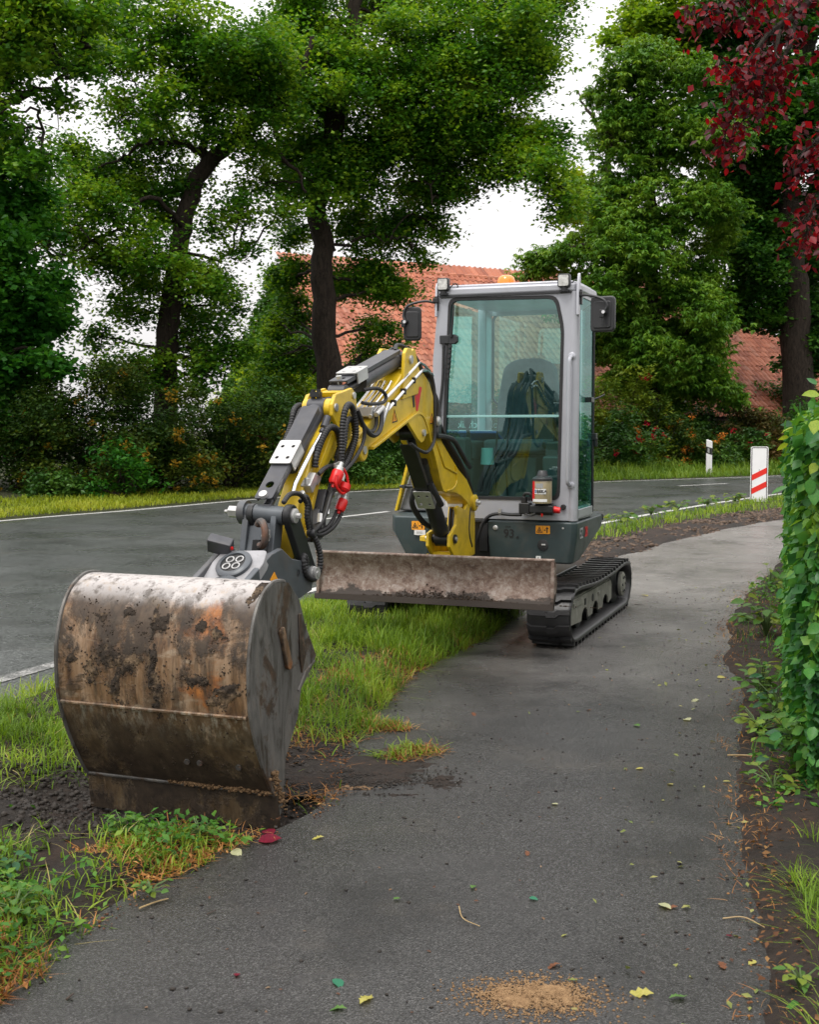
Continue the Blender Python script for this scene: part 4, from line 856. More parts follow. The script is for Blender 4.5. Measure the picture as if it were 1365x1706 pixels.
rosette('small-leaved weed between the black soil and the orange straw', 205, 1395, 26, .034, .09, gm[:1], group='weeds on the verge')
rosette('small-leaved weed in front of the bucket lip', 330, 1395, 22, .03, .06, gm[:2], group='weeds on the verge')
rosette('small weed at the left edge beside the black soil', 20, 1460, 22, .034, .07, [gm[2], gm[0]], group='weeds on the verge')
rosette('low flat weed on the straw touching the path edge', 250, 1490, 18, .026, .04, gm[:2], group='weeds on the verge')
for i, (u, v, lb) in enumerate([(1035, 872, 'clump of dock leaves on the soil bank just right of the cab'), (1085, 858, 'broad-leaved dock clump on the bank below the road line'), (1130, 850, 'low leafy clump half way along the far soil bank'), (1180, 842, 'bright leafy clump left of the striped sign'), (1225, 836, 'leafy clump touching the foot of the striped sign')]):
    rosette(lb, u, v, 34, .10, .16, gm[:2], name='dock_plant', cat='plant', group='plants on the soil bank', z=.05)

# ------------------------------------------------------------------ copper beech sprays at the top right
M['copper'] = leafmat('copper_beech_leaves', ((.030, .004, .008), (.085, .007, .013), (.26, .012, .018)), .46, .34, .35, 2.5, (1.9, .5, .5), cvar=.2)
cmats = [leafmat('copper_leaf_dark', ((.03, .004, .008), (.05, .005, .010), (.08, .008, .012)), .30, .32, .4, 9, (2.0, .5, .5)), leafmat('copper_leaf_bright', ((.12, .006, .012), (.20, .010, .016), (.30, .014, .02)), .48, .36, .3, 9, (1.8, .5, .5))]
D = 7.6; cb = Vector((4.9, 8.6, 0))
beech = empty('copper_beech', cb, 0, 'copper beech with dark red leaves hanging in from the top right', 'tree')
bl = lambda p: Vector(p)-cb
q = wob([Vector((0, 0, -.1)), Vector((.1, 0, 2)), Vector((0, .1, 4.2)), Vector((.1, 0, 6.5))], .03); MB().tube(q, taper(q, .26, .12), 12).build('trunk', M['bark'], beech, smooth=60)
BR = [[(1500, -120, 8.4), (1400, -40, 8.0), (1330, 20, 7.8), (1270, 70, 7.6), (1225, 170, 7.5), (1205, 240, 7.5)], [(1400, -40, 8.0), (1300, -20, 7.9), (1220, 5, 7.8), (1150, 25, 7.8)], [(1330, 20, 7.8), (1310, 90, 7.6), (1250, 130, 7.4), (1195, 95, 7.3)], [(1480, 150, 8.2), (1410, 200, 7.8), (1360, 235, 7.6), (1325, 270, 7.5)], [(1410, 200, 7.8), (1380, 300, 7.6), (1350, 355, 7.5), (1345, 390, 7.5)], [(1300, 50, 7.6), (1285, 120, 7.5), (1240, 200, 7.4)]]
sp = []
for j, br in enumerate(BR):
    q = spline([bl(at(u, v, d)) for u, v, d in br], 6)
    if j in (0, 3): q = [Vector((.05, 0, 5.2 if j == 0 else 3.6))]+q
    MB().tube(q, taper(q, .035 if j in (0, 3) else .014, .003), 6).build('limb', M['twig'], beech, smooth=60)
    n = len(q)
    for i in range(n):
        if i > n*.25: sp += [(q[i], .15 if i < n*.8 else .10)]*2
tw = MB(); big = []; small = []
for c, s in sp:
    for k_ in range(4):
        e = c+Vector(rng.normal(0, 1, 3))*s*Vector((.6, .6, .5)).length*.55+Vector((0, 0, -.05)); tw.tube([c, c.lerp(e, .5)+Vector((0, 0, .01)), e], [.003, .002, .0012], 3, False)
        for _ in range(2): (big if len(big) < 285 and rng.random() < .45 else small).append(e+Vector(rng.normal(0, .035, 3)))
o = tw.build('twigs', M['twig'], beech, smooth=0); o['kind'] = 'stuff'
cme = [leafmesh('leaf', mm) for mm in cmats]
for p in big: place_leaf(cme[int(rng.random() < .30)], p, (rng.normal(0, .6), rng.normal(0, .6), -.9), (rng.normal(0, .5), -.7+rng.normal(0, .5), .6), rng.uniform(.040, .062), beech)
leaves(np.array([p[:] for p in small]), .058, .038, M['copper'], 'leaves', beech, .9, .35, kind='stuff')

# ------------------------------------------------------------------ roadside signs
M['signwhite'] = plain('reflective_white', (.78, .78, .78), .42, var=.03, dirt=.05, dirtcol=(.4, .38, .34), spec=.5)
M['signred'] = plain('reflective_red', (.70, .020, .012), .4, var=.04)
M['signgrey'] = plain('sign_back_metal', (.45, .46, .46), .45, .5)
p = at(1265, 838, 23.6); sg = empty('countdown_beacon', (p.x, p.y, 0), math.radians(-20), 'white beacon sign with two red diagonal stripes standing in grass beside the road', 'road sign')
b = MB(); b.prism(rrect(-.167, .167, .0, 1.12, .035), -.02, .0, 'y'); b.build('plate', M['signwhite'], sg)
b = MB(); b.prism(rrect(-.152, .152, .015, 1.105, .03), -.0225, -.0195, 'y', [rrect(-.138, .138, .029, 1.091, .022)]); b.build('border_line', M['ink'], sg)
for z0 in (.233, .502):
    b = MB(); b.prism([(-.140, z0-.057), (.140, z0+.092), (.140, z0+.207), (-.140, z0+.057)], -.0228, -.0198, 'y'); b.build('red_stripe', M['signred'], sg)
b = MB(); b.prism([(-.006, .60), (.006, .60), (.006, .68), (-.006, .68)], -.0222, -.0199, 'y'); b.build('rivet', M['inkgrey'], sg)
b = MB(); b.cyl((0, .03, -.15), (0, .03, .9), .03); b.box((0, .008, .2), (.12, .03, .04)); b.box((0, .008, .8), (.12, .03, .04)); b.build('post', M['signgrey'], sg)
p = at(1182, 783, 37.6); dp = empty('delineator_post', (p.x, p.y, .12), math.radians(-35), 'white roadside marker post with a slanting black band among the bushes', 'marker post')
b = MB(); b.prism([(-.085, -.1), (.085, -.1), (.085, .97), (-.085, 1.03)], -.05, .05, 'y'); b.build('body', M['signwhite'], dp, .012)
b = MB(); b.prism([(-.088, .60), (.088, .54), (.088, .76), (-.088, .82)], -.053, .053, 'y'); b.build('black_band', M['ink'], dp, .01)
b = MB(); b.prism([(-.03, .62), (.03, .60), (.03, .74), (-.03, .76)], -.057, -.05, 'y'); b.build('reflector', M['signgrey'], dp)
# ------------------------------------------------------------------ the compact excavator (own frame: x across, -y forward, z up)
EX = empty('compact_excavator', (.581, 8.747, 0), math.radians(-20.5), 'compact yellow and grey tracked excavator parked across the verge and footpath', 'excavator')
def part(name, mb, mt, parent=None, **k): return mb.build(name, M[mt] if isinstance(mt, str) else mt, parent or EX, **k)
# tracks
def loop_pts(n):
    c = [(-.52, .0), (.4, .0), (1.25, .0), (1.44, .06), (1.53, .2), (1.47, .345), (1.28, .405), (.7, .385), (.1, .385), (-.5, .415), (-.70, .37), (-.80, .24), (-.77, .10), (-.66, .02)]
    P = spline([(0, a, b) for a, b in c]+[(0, *c[0])], 12)[:-1]; q = np.array([(p.y, p.z) for p in P]+[(P[0].y, P[0].z)])
    q[:, 1] = np.maximum(q[:, 1], 0)
    d = np.r_[0, np.cumsum(np.hypot(*np.diff(q, axis=0).T))]; t = np.linspace(0, d[-1], n+1)[:-1]
    return np.c_[np.interp(t, d, q[:, 0]), np.interp(t, d, q[:, 1])]
lugme = None
def track(x0, x1, outer):
    global lugme
    q = loop_pts(144); t = np.roll(q, -1, 0)-np.roll(q, 1, 0); t /= np.linalg.norm(t, axis=1)[:, None]; nr = np.c_[t[:, 1], -t[:, 0]]   # outward
    if ((q-q.mean(0))*nr).sum() < 0: nr = -nr
    V = []; cols = [(x0, .02), (x0, .006), (x0+.02, .0), (x1-.02, .0), (x1, .006), (x1, .02), (x1-.015, .034), (x0+.015, .034)]
    q = q-nr*.022                                                        # room for the lugs
    for x, dep in cols: V.append(np.c_[np.full(144, x), q-nr*dep])
    V = np.concatenate(V); F = []
    for c in range(8):
        for i in range(144): j = (i+1) % 144; c2 = (c+1) % 8; F.append((c*144+i, c*144+j, c2*144+j, c2*144+i))
    o = mesh_np('rubber_track', V, F, M['track'], EX, smooth=False)
    if lugme is None:
        b = MB(); w = (x1-x0)/2
        b.prism([(-.013, 0), (.013, 0), (.021, -.010), (-.021, -.010)], 0, 0.001) if False else None
        for dx, sy in ((0, 0),):
            pts = [(-w+.004, -.020), (-.06, -.016), (-.035, .004), (.012, .004), (.012, .038), (-.05, .036), (-.075, .016), (-w+.004, .014)]
            b.prism(pts, -.004, .022, 'z')
            b.prism([(.012, -.006), (w-.03, -.006), (w-.004, -.024), (w-.004, .006), (w-.025, .026), (.012, .026)], -.004, .021, 'z')
        tmp = part('tread_lug', b, 'track', bevel=.004, seg=1); lugme = tmp.data; bpy.data.objects.remove(tmp)
    nl = 46; q2 = loop_pts(nl); t2 = np.roll(q2, -1, 0)-np.roll(q2, 1, 0); t2 /= np.linalg.norm(t2, axis=1)[:, None]
    for i in range(nl):
        ty = Vector((0, t2[i, 0], t2[i, 1])); ny = Vector((0, t2[i, 1], -t2[i, 0]))
        if (q2[i]-q2.mean(0))@np.array([ny.y, ny.z]) < 0: ny = -ny
        xx = ty.cross(ny); l = bpy.data.objects.new('tread_lug', lugme)
        l.matrix_local = Matrix.LocRotScale(Vector(((x0+x1)/2, q2[i, 0], q2[i, 1]))-ny*.022, Matrix((xx, ty, ny)).transposed(), None); link(l, o)
    xo = x1-.045 if outer > 0 else x0+.045; s = outer
    b = MB(); pts = [(-.60, .135), (-.60, .30), (.82, .285), (.86, .25), (.86, .135)]
    for cy in (.62, .25, -.12): pts += [(cy+.11, .115), (cy+.09, .165), (cy+.03, .195), (cy-.03, .195), (cy-.09, .165), (cy-.11, .115)]
    b.prism(pts, xo-.012*s, xo); b.prism([(-.58, .31), (.84, .295), (.84, .25), (-.58, .25)], xo-.20*s, xo-.012*s)
    fr = part('track_frame', b, 'frameplate', bevel=.003)
    b = MB(); b.box((xo+.004*s, -.36, .262), (.012, .30, .035)); b.box((xo+.005*s, .35, .245), (.014, .07, .02)); part('frame_rib', b, 'frameplate', fr, bevel=.003)
    b = MB(); b.prism(circ(.14, .235, .028), xo, xo+.004*s); b.box((xo+.002*s, -.12, .24), (.006, .035, .045)); part('access_hole', b, 'ink', fr)
    for cy in (.62, .25, -.12):
        b = MB(); b.lathe([(.075, -.06), (.085, -.055), (.085, .0), (.05, .012), (.0, .014)], (xo-.05*s, cy, .125), (s, 0, 0), 18); part('track_roller', b, 'black')
    b = MB(); b.lathe([(.15, -.12), (.17, -.11), (.17, -.03), (.10, .0), (.10, .02), (.0, .024)], (xo-.02*s, 1.22, .205), (s, 0, 0), 28)
    dw = part('drive_wheel', b, 'black', bevel=.003)
    b = MB(); b.lathe([(.098, 0), (.098, .022), (.085, .030), (.0, .031)], (xo, 1.22, .205), (s, 0, 0), 28); part('hub_cover', b, 'frameplate', dw)
    for a in range(6):
        b = MB(); b.cyl((xo+.03*s, 1.22+.062*math.cos(a*1.047), .205+.062*math.sin(a*1.047)), (xo+.038*s, 1.22+.062*math.cos(a*1.047), .205+.062*math.sin(a*1.047)), .011, n=6); part('bolt', b, 'black', dw)
    b = MB(); b.lathe([(.13, -.10), (.16, -.09), (.16, .0), (.09, .02), (.0, .022)], (xo-.05*s, -.58, .20), (s, 0, 0), 26); part('idler_wheel', b, 'black')
track(.50, .795, 1); track(-.795, -.50, -1)
b = MB(); b.box((0, .3, .32), (1.0, .9, .16)); b.cyl((0, .25, .38), (0, .25, .56), .33, n=32); part('undercarriage', b, 'black', bevel=.01)
# dozer blade
def blade_y(t): return -1.255+.055*math.sin(math.pi*t)+.012*t
prof = [(blade_y(t), .338+.305*t) for t in np.linspace(0, 1, 13)]; back = [(y+.022, z) for y, z in prof[::-1]]
b = MB(); b.prism(prof+back, -.822, .795); bl_ = part('dozer_blade', b, 'blade', bevel=.002)
b = MB(); b.prism([(-1.258, .336), (-1.262, .338), (-1.256, .375), (-1.249, .375)], -.822, .795); part('cutting_edge', b, 'blade', bl_)
b = MB(); b.cyl((-.822, -1.232, .645), (.795, -1.232, .645), .011, n=10); part('top_rim', b, 'blade', bl_)
for x in (-.815, .775):
    b = MB(); b.prism([(-1.25, .34), (-1.19, .40), (-1.16, .5), (-1.20, .63), (-1.24, .64)], x, x+.02); part('end_plate', b, 'blade', bl_)
for x in (-.34, .34):
    b = MB(); b.prism([(-1.19, .40), (-1.19, .56), (-.4, .40), (.1, .36), (.1, .26), (-.4, .26)], x-.04, x+.04); part('blade_arm', b, 'black', bl_, bevel=.006)
xs_ = rng.normal(.10, .36, 1500); zz_ = .368+np.abs(rng.normal(0, .026, 1500))*np.exp(-((xs_-.0)/.35)**2); 
yy_ = np.array([blade_y((z-.338)/.305) for z in zz_])-.002; o = lumps('stuck_mud', xs_, yy_, zz_, size(len(xs_), .0015, .008), M['mud'], None, .8, bl_)
# swing body
def loft(rings, mt, name, parent=None, bevel=.012):
    b = MB(); rr = [[b.bm.verts.new(p) for p in r] for r in rings]; n = len(rr[0])
    for a, c in zip(rr, rr[1:]):
        for k in range(n): b.bm.faces.new((a[k], a[(k+1) % n], c[(k+1) % n], c[k]))
    b.bm.faces.new(rr[0][::-1]); b.bm.faces.new(rr[-1]); return part(name, b, mt, parent, bevel=bevel)
T_ = [(.130, -.455), (.722, -.455), (.757, -.425), (.757, .45), (.68, .72), (.40, 1.02), (.130, 1.10)]
Bt = [(.145, -.440), (.690, -.440), (.725, -.40), (.715, -.18), (.60, .10), (.40, .3), (.145, .35)]
md = [(.130, -.455), (.722, -.455), (.757, -.425), (.757, .40), (.68, .66), (.40, .95), (.130, 1.03)]
sk = loft([[(x, y, .535) for x, y in Bt], [(x, y, .735) for x, y in md], [(x, y, .822) for x, y in T_]], 'skirt', 'side_skirt', bevel=.014)
LT = [(-.30, -.45), (-.575, -.43), (-.66, -.25), (-.745, .2), (-.745, .6), (-.5, 1.0), (-.30, 1.08)]
LB = [(-.32, -.43), (-.49, -.41), (-.54, -.25), (-.56, .0), (-.5, .2), (-.45, .3), (-.32, .35)]
sl_ = loft([[(x, y, .55) for x, y in LB], [(x, y, .72) for x, y in LT], [(x, y, .835) for x, y in LT]], 'skirt', 'side_skirt', bevel=.014)
b = MB(); b.prism([(-.34, .12), (.16, .12), (.16, -.30), (-.34, -.30)], .5, .82, 'z') if False else b.box((-.08, .25, .68), (.5, 1.3, .27)); part('swing_frame', b, 'black', bevel=.01)
b = MB(); b.box((-.09, -.33, .815), (.4, .2, .02)); b.box((.09, -.36, .70), (.06, .12, .2)); part('recess_panel', b, 'plastic', bevel=.004)
# prints and fittings on the skirt
def sticker(x, z, w, h, mt, y=-.4555, par=None, r=.004, t=.0025): b = MB(); b.prism(rrect(x-w/2, x+w/2, z-h/2, z+h/2, r, 3), y-t, y+.001, 'y'); return part('sticker', b, mt, par)
def text(s, x, y, z, size_, mt, par, rot=(math.pi/2, 0, 0), ext=.0006, sx=1.0, name='lettering', bold=0.0):
    cu = bpy.data.curves.new(name, 'FONT'); cu.body = s; cu.size = size_; cu.extrude = ext; cu.align_x = 'CENTER'; cu.align_y = 'CENTER'; cu.offset = bold
    o = bpy.data.objects.new(name, cu); o.location = (x, y, z); o.rotation_euler = rot; o.scale = (sx, 1, 1); cu.materials.append(M[mt]); link(o); bpy.context.view_layer.update()
    me = bpy.data.meshes.new_from_object(o.evaluated_get(bpy.context.evaluated_depsgraph_get())); r = bpy.data.objects.new(name, me)
    r.location, r.rotation_euler, r.scale = o.location, o.rotation_euler, o.scale; bpy.data.objects.remove(o); bpy.data.curves.remove(cu); return link(r, par or EX)
def warn(x, z, y, par, w=.1, h=.056, arrow=True):
    s_ = sticker(x, z, w, h, 'stickor', y, par); yy = y-.003
    b = MB(); cx = x-w*.24; b.prism([(cx-.021, z-.02), (cx+.021, z-.02), (cx, z+.021)], yy-.001, yy+.0005, 'y', [[(cx-.014, z-.016), (cx+.014, z-.016), (cx, z+.012)]])
    b.prism([(cx-.006, z-.013), (cx+.006, z-.013), (cx+.003, z), (cx, z+.004), (cx-.003, z)], yy-.001, yy+.0005, 'y'); b.box((x-.0, z and yy, z), (.0012, .001, h*.9))
    if arrow: b.prism([(x+.026, z-.02), (x+.034, z-.02), (x+.034, z+.006), (x+.042, z+.006), (x+.030, z+.021), (x+.018, z+.006), (x+.026, z+.006)], yy-.001, yy+.0005, 'y'); b.box((x+.014, yy, z-.002), (.012, .001, .008))
    part('warning_print', b, 'ink', par)
warn(.525, .768, -.4555, sk)
warn(-.385, .772, -.4525, sl_, .098, .062); s2_ = sticker(-.372, .722, .085, .036, 'white', -.4525, sl_)
text('0101', -.372, -.4562, .722, .024, 'inkgrey', sl_)
text('93', .285, -.457, .735, .078, 'ink', sk, bold=.0012); text('LWA', .278, -.457, .783, .018, 'ink', sk); text('dB', .345, -.457, .712, .02, 'ink', sk)
sticker(.492, .563, .034, .046, 'white', -.444, sk); b = MB(); b.prism(circ(.492, .558, .008, 10), -.4482, -.446, 'y', [circ(.492, .558, .005, 10)]); b.box((.492, -.447, .572), (.004, .002, .014)); part('hook_print', b, 'ink', sk)
b = MB(); b.lathe([(.017, 0), (.017, .006), (.012, .009), (.0, .010)], (.188, -.455, .773), (0, -1, 0), 16); part('bolt', b, 'zinc', sk)
b = MB(); b.lathe([(.007, 0), (.007, .004), (0, .005)], (.665, -.455, .782), (0, -1, 0), 12); part('bolt', b, 'zinc', sk)
b = MB(); b.lathe([(.038, 0), (.038, .004), (.030, .006), (.0, .006)], (.525, -.450, .663), (0, -1, 0), 18); lk = part('lock_rosette', b, 'plastic', sk)
b = MB(); b.box((.53, -.459, .665), (.03, .006, .012)); part('lock_cover', b, 'zinc', sk, bevel=.003)
b = MB(); b.box((.33, -.443, .545), (.20, .02, .018)); part('drain_slot', b, 'ink', sk)
text('EZ', .7585, -.30, .735, .10, 'inkgrey', sk, (math.pi/2, 0, math.pi/2), sx=.9, bold=.002); text('28', .7585, -.14, .735, .10, 'redprint', sk, (math.pi/2, 0, math.pi/2), sx=.9, bold=.002)
b = MB(); b.box((.735, .44, .80), (.05, .03, .05)); part('corner_bumper', b, 'rubber', sk, bevel=.006)
# engine hood at the left and rear
hd_ = loft([[(x, y, .845) for x, y in [(-.33, -.06), (-.70, -.02), (-.735, .3), (-.735, .6), (-.5, .98), (-.2, 1.05), (.5, .95), (.5, .84), (-.33, .84)]], [(x, y, 1.20) for x, y in [(-.33, -.03), (-.60, .02), (-.66, .3), (-.66, .58), (-.45, .9), (-.2, .96), (.5, .92), (.5, .84), (-.33, .84)]]], 'hood', 'engine_hood', bevel=.02)
b = MB(); b.prism([(-.714, .845), (-.692, .845), (-.592, 1.205), (-.618, 1.205)], -.075, -.015, 'y'); part('yellow_edge', b, 'yellow', hd_, bevel=.004)
b = MB(); b.cyl((-.62, -.02, 1.03), (-.62, -.14, 1.03), .014); b.cyl((-.66, -.10, 1.03), (-.52, -.10, 1.03), .011); part('hood_handle', b, 'plastic', hd_)

# ---- cab
cab = loft([[(x, y, .826) for x, y in [(-.285, -.41), (.72, -.41), (.735, .12), (.50, .82), (-.15, .82), (-.285, .5)]], [(x, y, .90) for x, y in [(-.285, -.41), (.72, -.41), (.735, .12), (.50, .82), (-.15, .82), (-.285, .5)]]], 'silver', 'cab', bevel=.006)
b = MB(); b.box((.2, .1, .91), (.9, 1.0, .02)); part('cab_floor', b, 'darkin', cab)
def arcpts(pts, r, n=4):
    out = []; m_ = len(pts)
    for i in range(m_):
        p, a, c = (Vector((*pts[j % m_], 0)) for j in (i, i-1, i+1)); u = (a-p).normalized(); w = (c-p).normalized(); k = min(r, (a-p).length*.45, (c-p).length*.45)
        s0, s1 = p+u*k, p+w*k
        for j in range(n+1): t = j/n; q = s0*(1-t)**2+p*2*t*(1-t)+s1*t*t; out.append((q.x, q.y))
    return out
win = [(-.222, .972), (.628, .972), (.650, 2.10), (.606, 2.335), (.56, 2.352), (-.168, 2.362), (-.190, 2.0)]
win = arcpts([(-.225, .972), (.630, .972), (.650, 2.14), (.603, 2.352), (-.165, 2.364)], .06)
outer = [(-.292, .83), (.715, .83), (.715, 2.37), (.70, 2.385), (-.243, 2.385), (-.286, 1.95), (-.290, 1.4)]
b = MB(); b.prism(outer, -.425, -.385, 'y', [win]); part('front_frame', b, 'silver', cab, bevel=.004)
shr = lambda pts, d: [((x-.21)*(1-d/.43)+.21, (z-1.66)*(1-d/.69)+1.66) for x, z in pts]
b = MB(); b.prism(shr(win, -.004), -.431, -.395, 'y', [shr(win, .017)]); part('window_seal', b, 'rubber', cab)
b = MB(); gw = shr(win, .010)
def clipz(pts, z, up):
    out = []
    for i in range(len(pts)):
        a, c = pts[i], pts[(i+1) % len(pts)]; ia, ic = (a[1] >= z) == up, (c[1] >= z) == up
        if ia: out.append(a)
        if ia != ic: t = (z-a[1])/(c[1]-a[1]); out.append((a[0]+(c[0]-a[0])*t, z))
    return out
def pane(poly_pts, y0, axis='y', name='glass_pane', par=None):
    b = MB(); mp = (lambda p: (p[0], y0, p[1])) if axis == 'y' else (lambda p: p); vs = [b.bm.verts.new(mp(p)) for p in poly_pts]; b.bm.faces.new(vs); return part(name, b, 'glass', par or cab, smooth=0)
pane(clipz(gw, 1.553, True), -.412, name='windscreen_pane'); pane(clipz(gw, 1.533, False), -.405, name='windscreen_pane')
b = MB(); b.box((.21, -.408, 1.543), (.85, .014, .018)); M['glassedge'] = plain('glass_edge_profile', (.22, .42, .40), .2, var=.1); part('pane_joint', b, 'glassedge', cab, bevel=.003)
b = MB(); b.tube([(.715, -.392, .83), (.715, -.392, 1.5), (.717, -.392, 2.38)], .038, 16); part('corner_post', b, 'silver', cab)
b = MB(); b.box((.738, -.352, 1.6), (.012, .022, 1.5)); part('door_seal', b, 'rubber', cab)
# roof and rear structure
roof_o = arcpts([(-.26, -.44), (.735, -.44), (.765, -.30), (.765, .12), (.53, .80), (.46, .86), (-.14, .86), (-.26, .55)], .05)
b = MB(); b.prism(roof_o, 2.375, 2.435, 'z'); rf_ = part('cab_roof', b, 'silver', cab, bevel=.018, seg=3)
b = MB(); b.prism([(x*.93+.015, y*.93+.015) for x, y in roof_o], 2.43, 2.458, 'z'); part('roof_cap', b, 'silver', rf_, bevel=.012)
b = MB(); b.box((.235, -.432, 2.374), (.93, .018, .014)); part('visor_groove', b, 'plastic', rf_)
for pts in ([(-.262, .50), (-.262, .50)], ): pass
for x, y, w, d in ((-.245, .70, .07, .17), (.47, .80, .07, .06), (-.27, -.30, .03, .06)):
    b = MB(); b.box((x, y, 1.64), (w, d, 1.50)); part('cab_post', b, 'silver', cab, bevel=.01)
b = MB(); b.box((.17, .80, 1.28), (.66, .05, .74)); part('rear_wall', b, 'hood', cab, bevel=.01); b = MB(); b.box((.12, .80, 2.375), (.70, .05, .05)); part('rear_header', b, 'silver', cab)
rw = rrect(-.20, .425, 1.66, 2.36, .06); b = MB(); b.prism(rrect(-.215, .44, 1.645, 2.375, .07), .785, .815, 'y', [rw]); part('rear_window_seal', b, 'rubber', cab); pane(rw, .80, name='rear_window_pane')
pane([(-.275, -.36, .92), (-.275, .60, .92), (-.268, .60, 2.36), (-.25, -.36, 2.36)], 0, 'p', 'side_window_pane')
pane([(.738, -.34, .905), (.740, .12, .905), (.740, .12, 2.36), (.738, -.34, 2.36)], 0, 'p', 'door_window_pane')
pane([(.742, .13, .905), (.51, .80, .905), (.51, .80, 2.36), (.742, .13, 2.36)], 0, 'p', 'rear_quarter_pane')
b = MB(); b.box((.738, -.10, .875), (.018, .48, .06)); b.box((.738, -.10, 2.365), (.018, .48, .03)); part('door_rail', b, 'silver', cab, bevel=.004)
b = MB(); b.tube([(.742, .125, .86), (.742, .125, 2.37)], .010, 8); part('door_edge', b, 'rubber', cab)
b = MB(); b.box((.752, .13, 1.40), (.035, .06, .05)); b.cyl((.765, .12, 1.33), (.765, .12, 1.39), .014); part('door_latch', b, 'black', cab, bevel=.004)
b = MB(); b.box((.755, -.06, 1.66), (.05, .10, .035)); b.tube([(.76, .0, 1.66), (.80, .06, 1.68), (.83, .10, 1.70)], .007, 6); part('door_catch', b, 'black', cab, bevel=.005)
gh = spline([(.712, -.43, 1.945), (.705, -.475, 1.925), (.703, -.482, 1.85), (.701, -.482, 1.5), (.699, -.482, 1.16), (.700, -.475, 1.09), (.708, -.43, 1.075)], 5); b = MB(); b.tube(gh, .0135, 10); part('grab_handle', b, 'silver', cab)
for z in (1.945, 1.075):
    b = MB(); b.lathe([(.026, 0), (.026, .01), (.018, .014)], (.710, -.425, z), (0, -1, 0), 14); part('handle_foot', b, 'silver', cab)
b = MB(); b.lathe([(.019, 0), (.019, .012), (.014, .022), (0, .022)], (.66, -.425, .925), (0, -1, 0), 16); part('rubber_buffer', b, 'rubber', cab)
text('Bohrtechnik', -.30, .765, 1.49, .085, 'white', cab, (math.pi/2, 0, math.pi), sx=.9)
# mirrors
def mirror(c, w, h, rz, arm, brk):
    R_ = Matrix.Rotation(rz, 4, 'Z'); TM = Matrix.Translation(c) @ R_
    b = MB(); b.prism(rrect(-w/2, w/2, -h/2, h/2, .028), -.018, .022, 'y'); b.bm.transform(TM); mo = part('wing_mirror', b, 'plastic', cab, bevel=.012, seg=3)
    b = MB(); b.prism(rrect(-w*.36, w*.36, -h*.40, h*.36, .015), -.028, -.016, 'y'); b.bm.transform(TM); part('housing_rib', b, 'plastic', mo, bevel=.006)
    b = MB(); b.prism(rrect(-w*.45, w*.45, -h*.46, h*.46, .02), .022, .025, 'y'); b.bm.transform(TM); part('mirror_glass', b, 'chrome', mo)
    b = MB(); b.tube(spline(arm, 5), .0085, 8); part('mirror_arm', b, 'plastic', mo)
    e = Vector(arm[-1]); b = MB(); b.lathe([(.016, -.02), (.02, 0), (.014, .02)], e, (0, -1, 0), 12); b.box(e+Vector((-.012, -.012, -.01)), (.03, .03, .05)); part('clamp', b, 'black', mo, bevel=.004)
    b = MB(); b.cyl(e+Vector((0, -.014, 0)), e+Vector((0, -.03, .0)), .011); part('clamp_bolt', b, 'chrome', mo); b = MB(); b.cyl(e+Vector((-.006, -.014, -.02)), e+Vector((-.004, -.014, -.085)), .0065, n=8); part('arm_end', b, 'black', mo)
    b = MB(); b.box(brk, (.025, .03, .10)); b.box(Vector(brk)+Vector((.0, -.02, .02)), (.04, .03, .03)); part('mirror_bracket', b, 'black', mo, bevel=.003)
mirror((-.418, -.48, 2.19), .125, .235, .25, [(-.262, -.44, 2.335), (-.34, -.47, 2.345), (-.44, -.51, 2.315), (-.472, -.52, 2.25), (-.452, -.525, 2.20)], (-.255, -.43, 2.33))
mirror((.918, -.43, 2.218), .168, .235, -.12, [(.755, -.42, 2.345), (.82, -.45, 2.345), (.92, -.48, 2.315), (.955, -.485, 2.27), (.935, -.485, 2.225)], (.758, -.40, 2.34))
b = MB(); b.prism([(-.45, 2.24), (-.405, 2.24), (-.40, 2.46), (-.415, 2.475), (-.44, 2.44)], -.263, -.249); part('lamp_bracket', b, 'silver', cab)
b = MB(); b.prism([(-.455, 2.22), (-.41, 2.22), (-.39, 2.46), (-.40, 2.50), (-.42, 2.49), (-.45, 2.40)], .742, .757); part('lamp_bracket', b, 'silver', cab)
for x, z in ((-.198, 2.455), (.658, 2.445)):
    b = MB(); b.prism(rrect(x-.042, x+.042, z-.042, z+.046, .014), -.475, -.43, 'y'); wlp = part('work_light', b, 'plastic', cab, bevel=.005)
    b = MB(); b.prism(rrect(x-.034, x+.034, z-.034, z+.038, .01), -.479, -.473, 'y'); ln = part('lens', b, 'lens', wlp)
    b = MB(); b.cyl((x, -.45, z-.07), (x, -.45, z-.04), .022, n=10); b.box((x, -.45, z-.065), (.06, .02, .012)); part('foot', b, 'black', wlp)
    b = MB(); b.tube(spline([(x+.03, -.43, z-.03), (x+.07, -.42, z+.01), (x+.09, -.41, z-.01), (x+.06, -.40, z-.045)], 5), .004, 6); part('cable', b, 'rubber', wlp)
b = MB(); b.lathe([(.075, -.045), (.078, .01), (.078, .02)], (.040, .3, 2.50), 'z', 22); bc = part('rotating_beacon', b, 'plastic', cab)
b = MB(); b.lathe([(.070, 0), (.068, .035), (.060, .062), (.04, .078), (0, .082)], (.040, .3, 2.52), 'z', 22); part('beacon_lens', b, 'orange', bc, smooth=50)
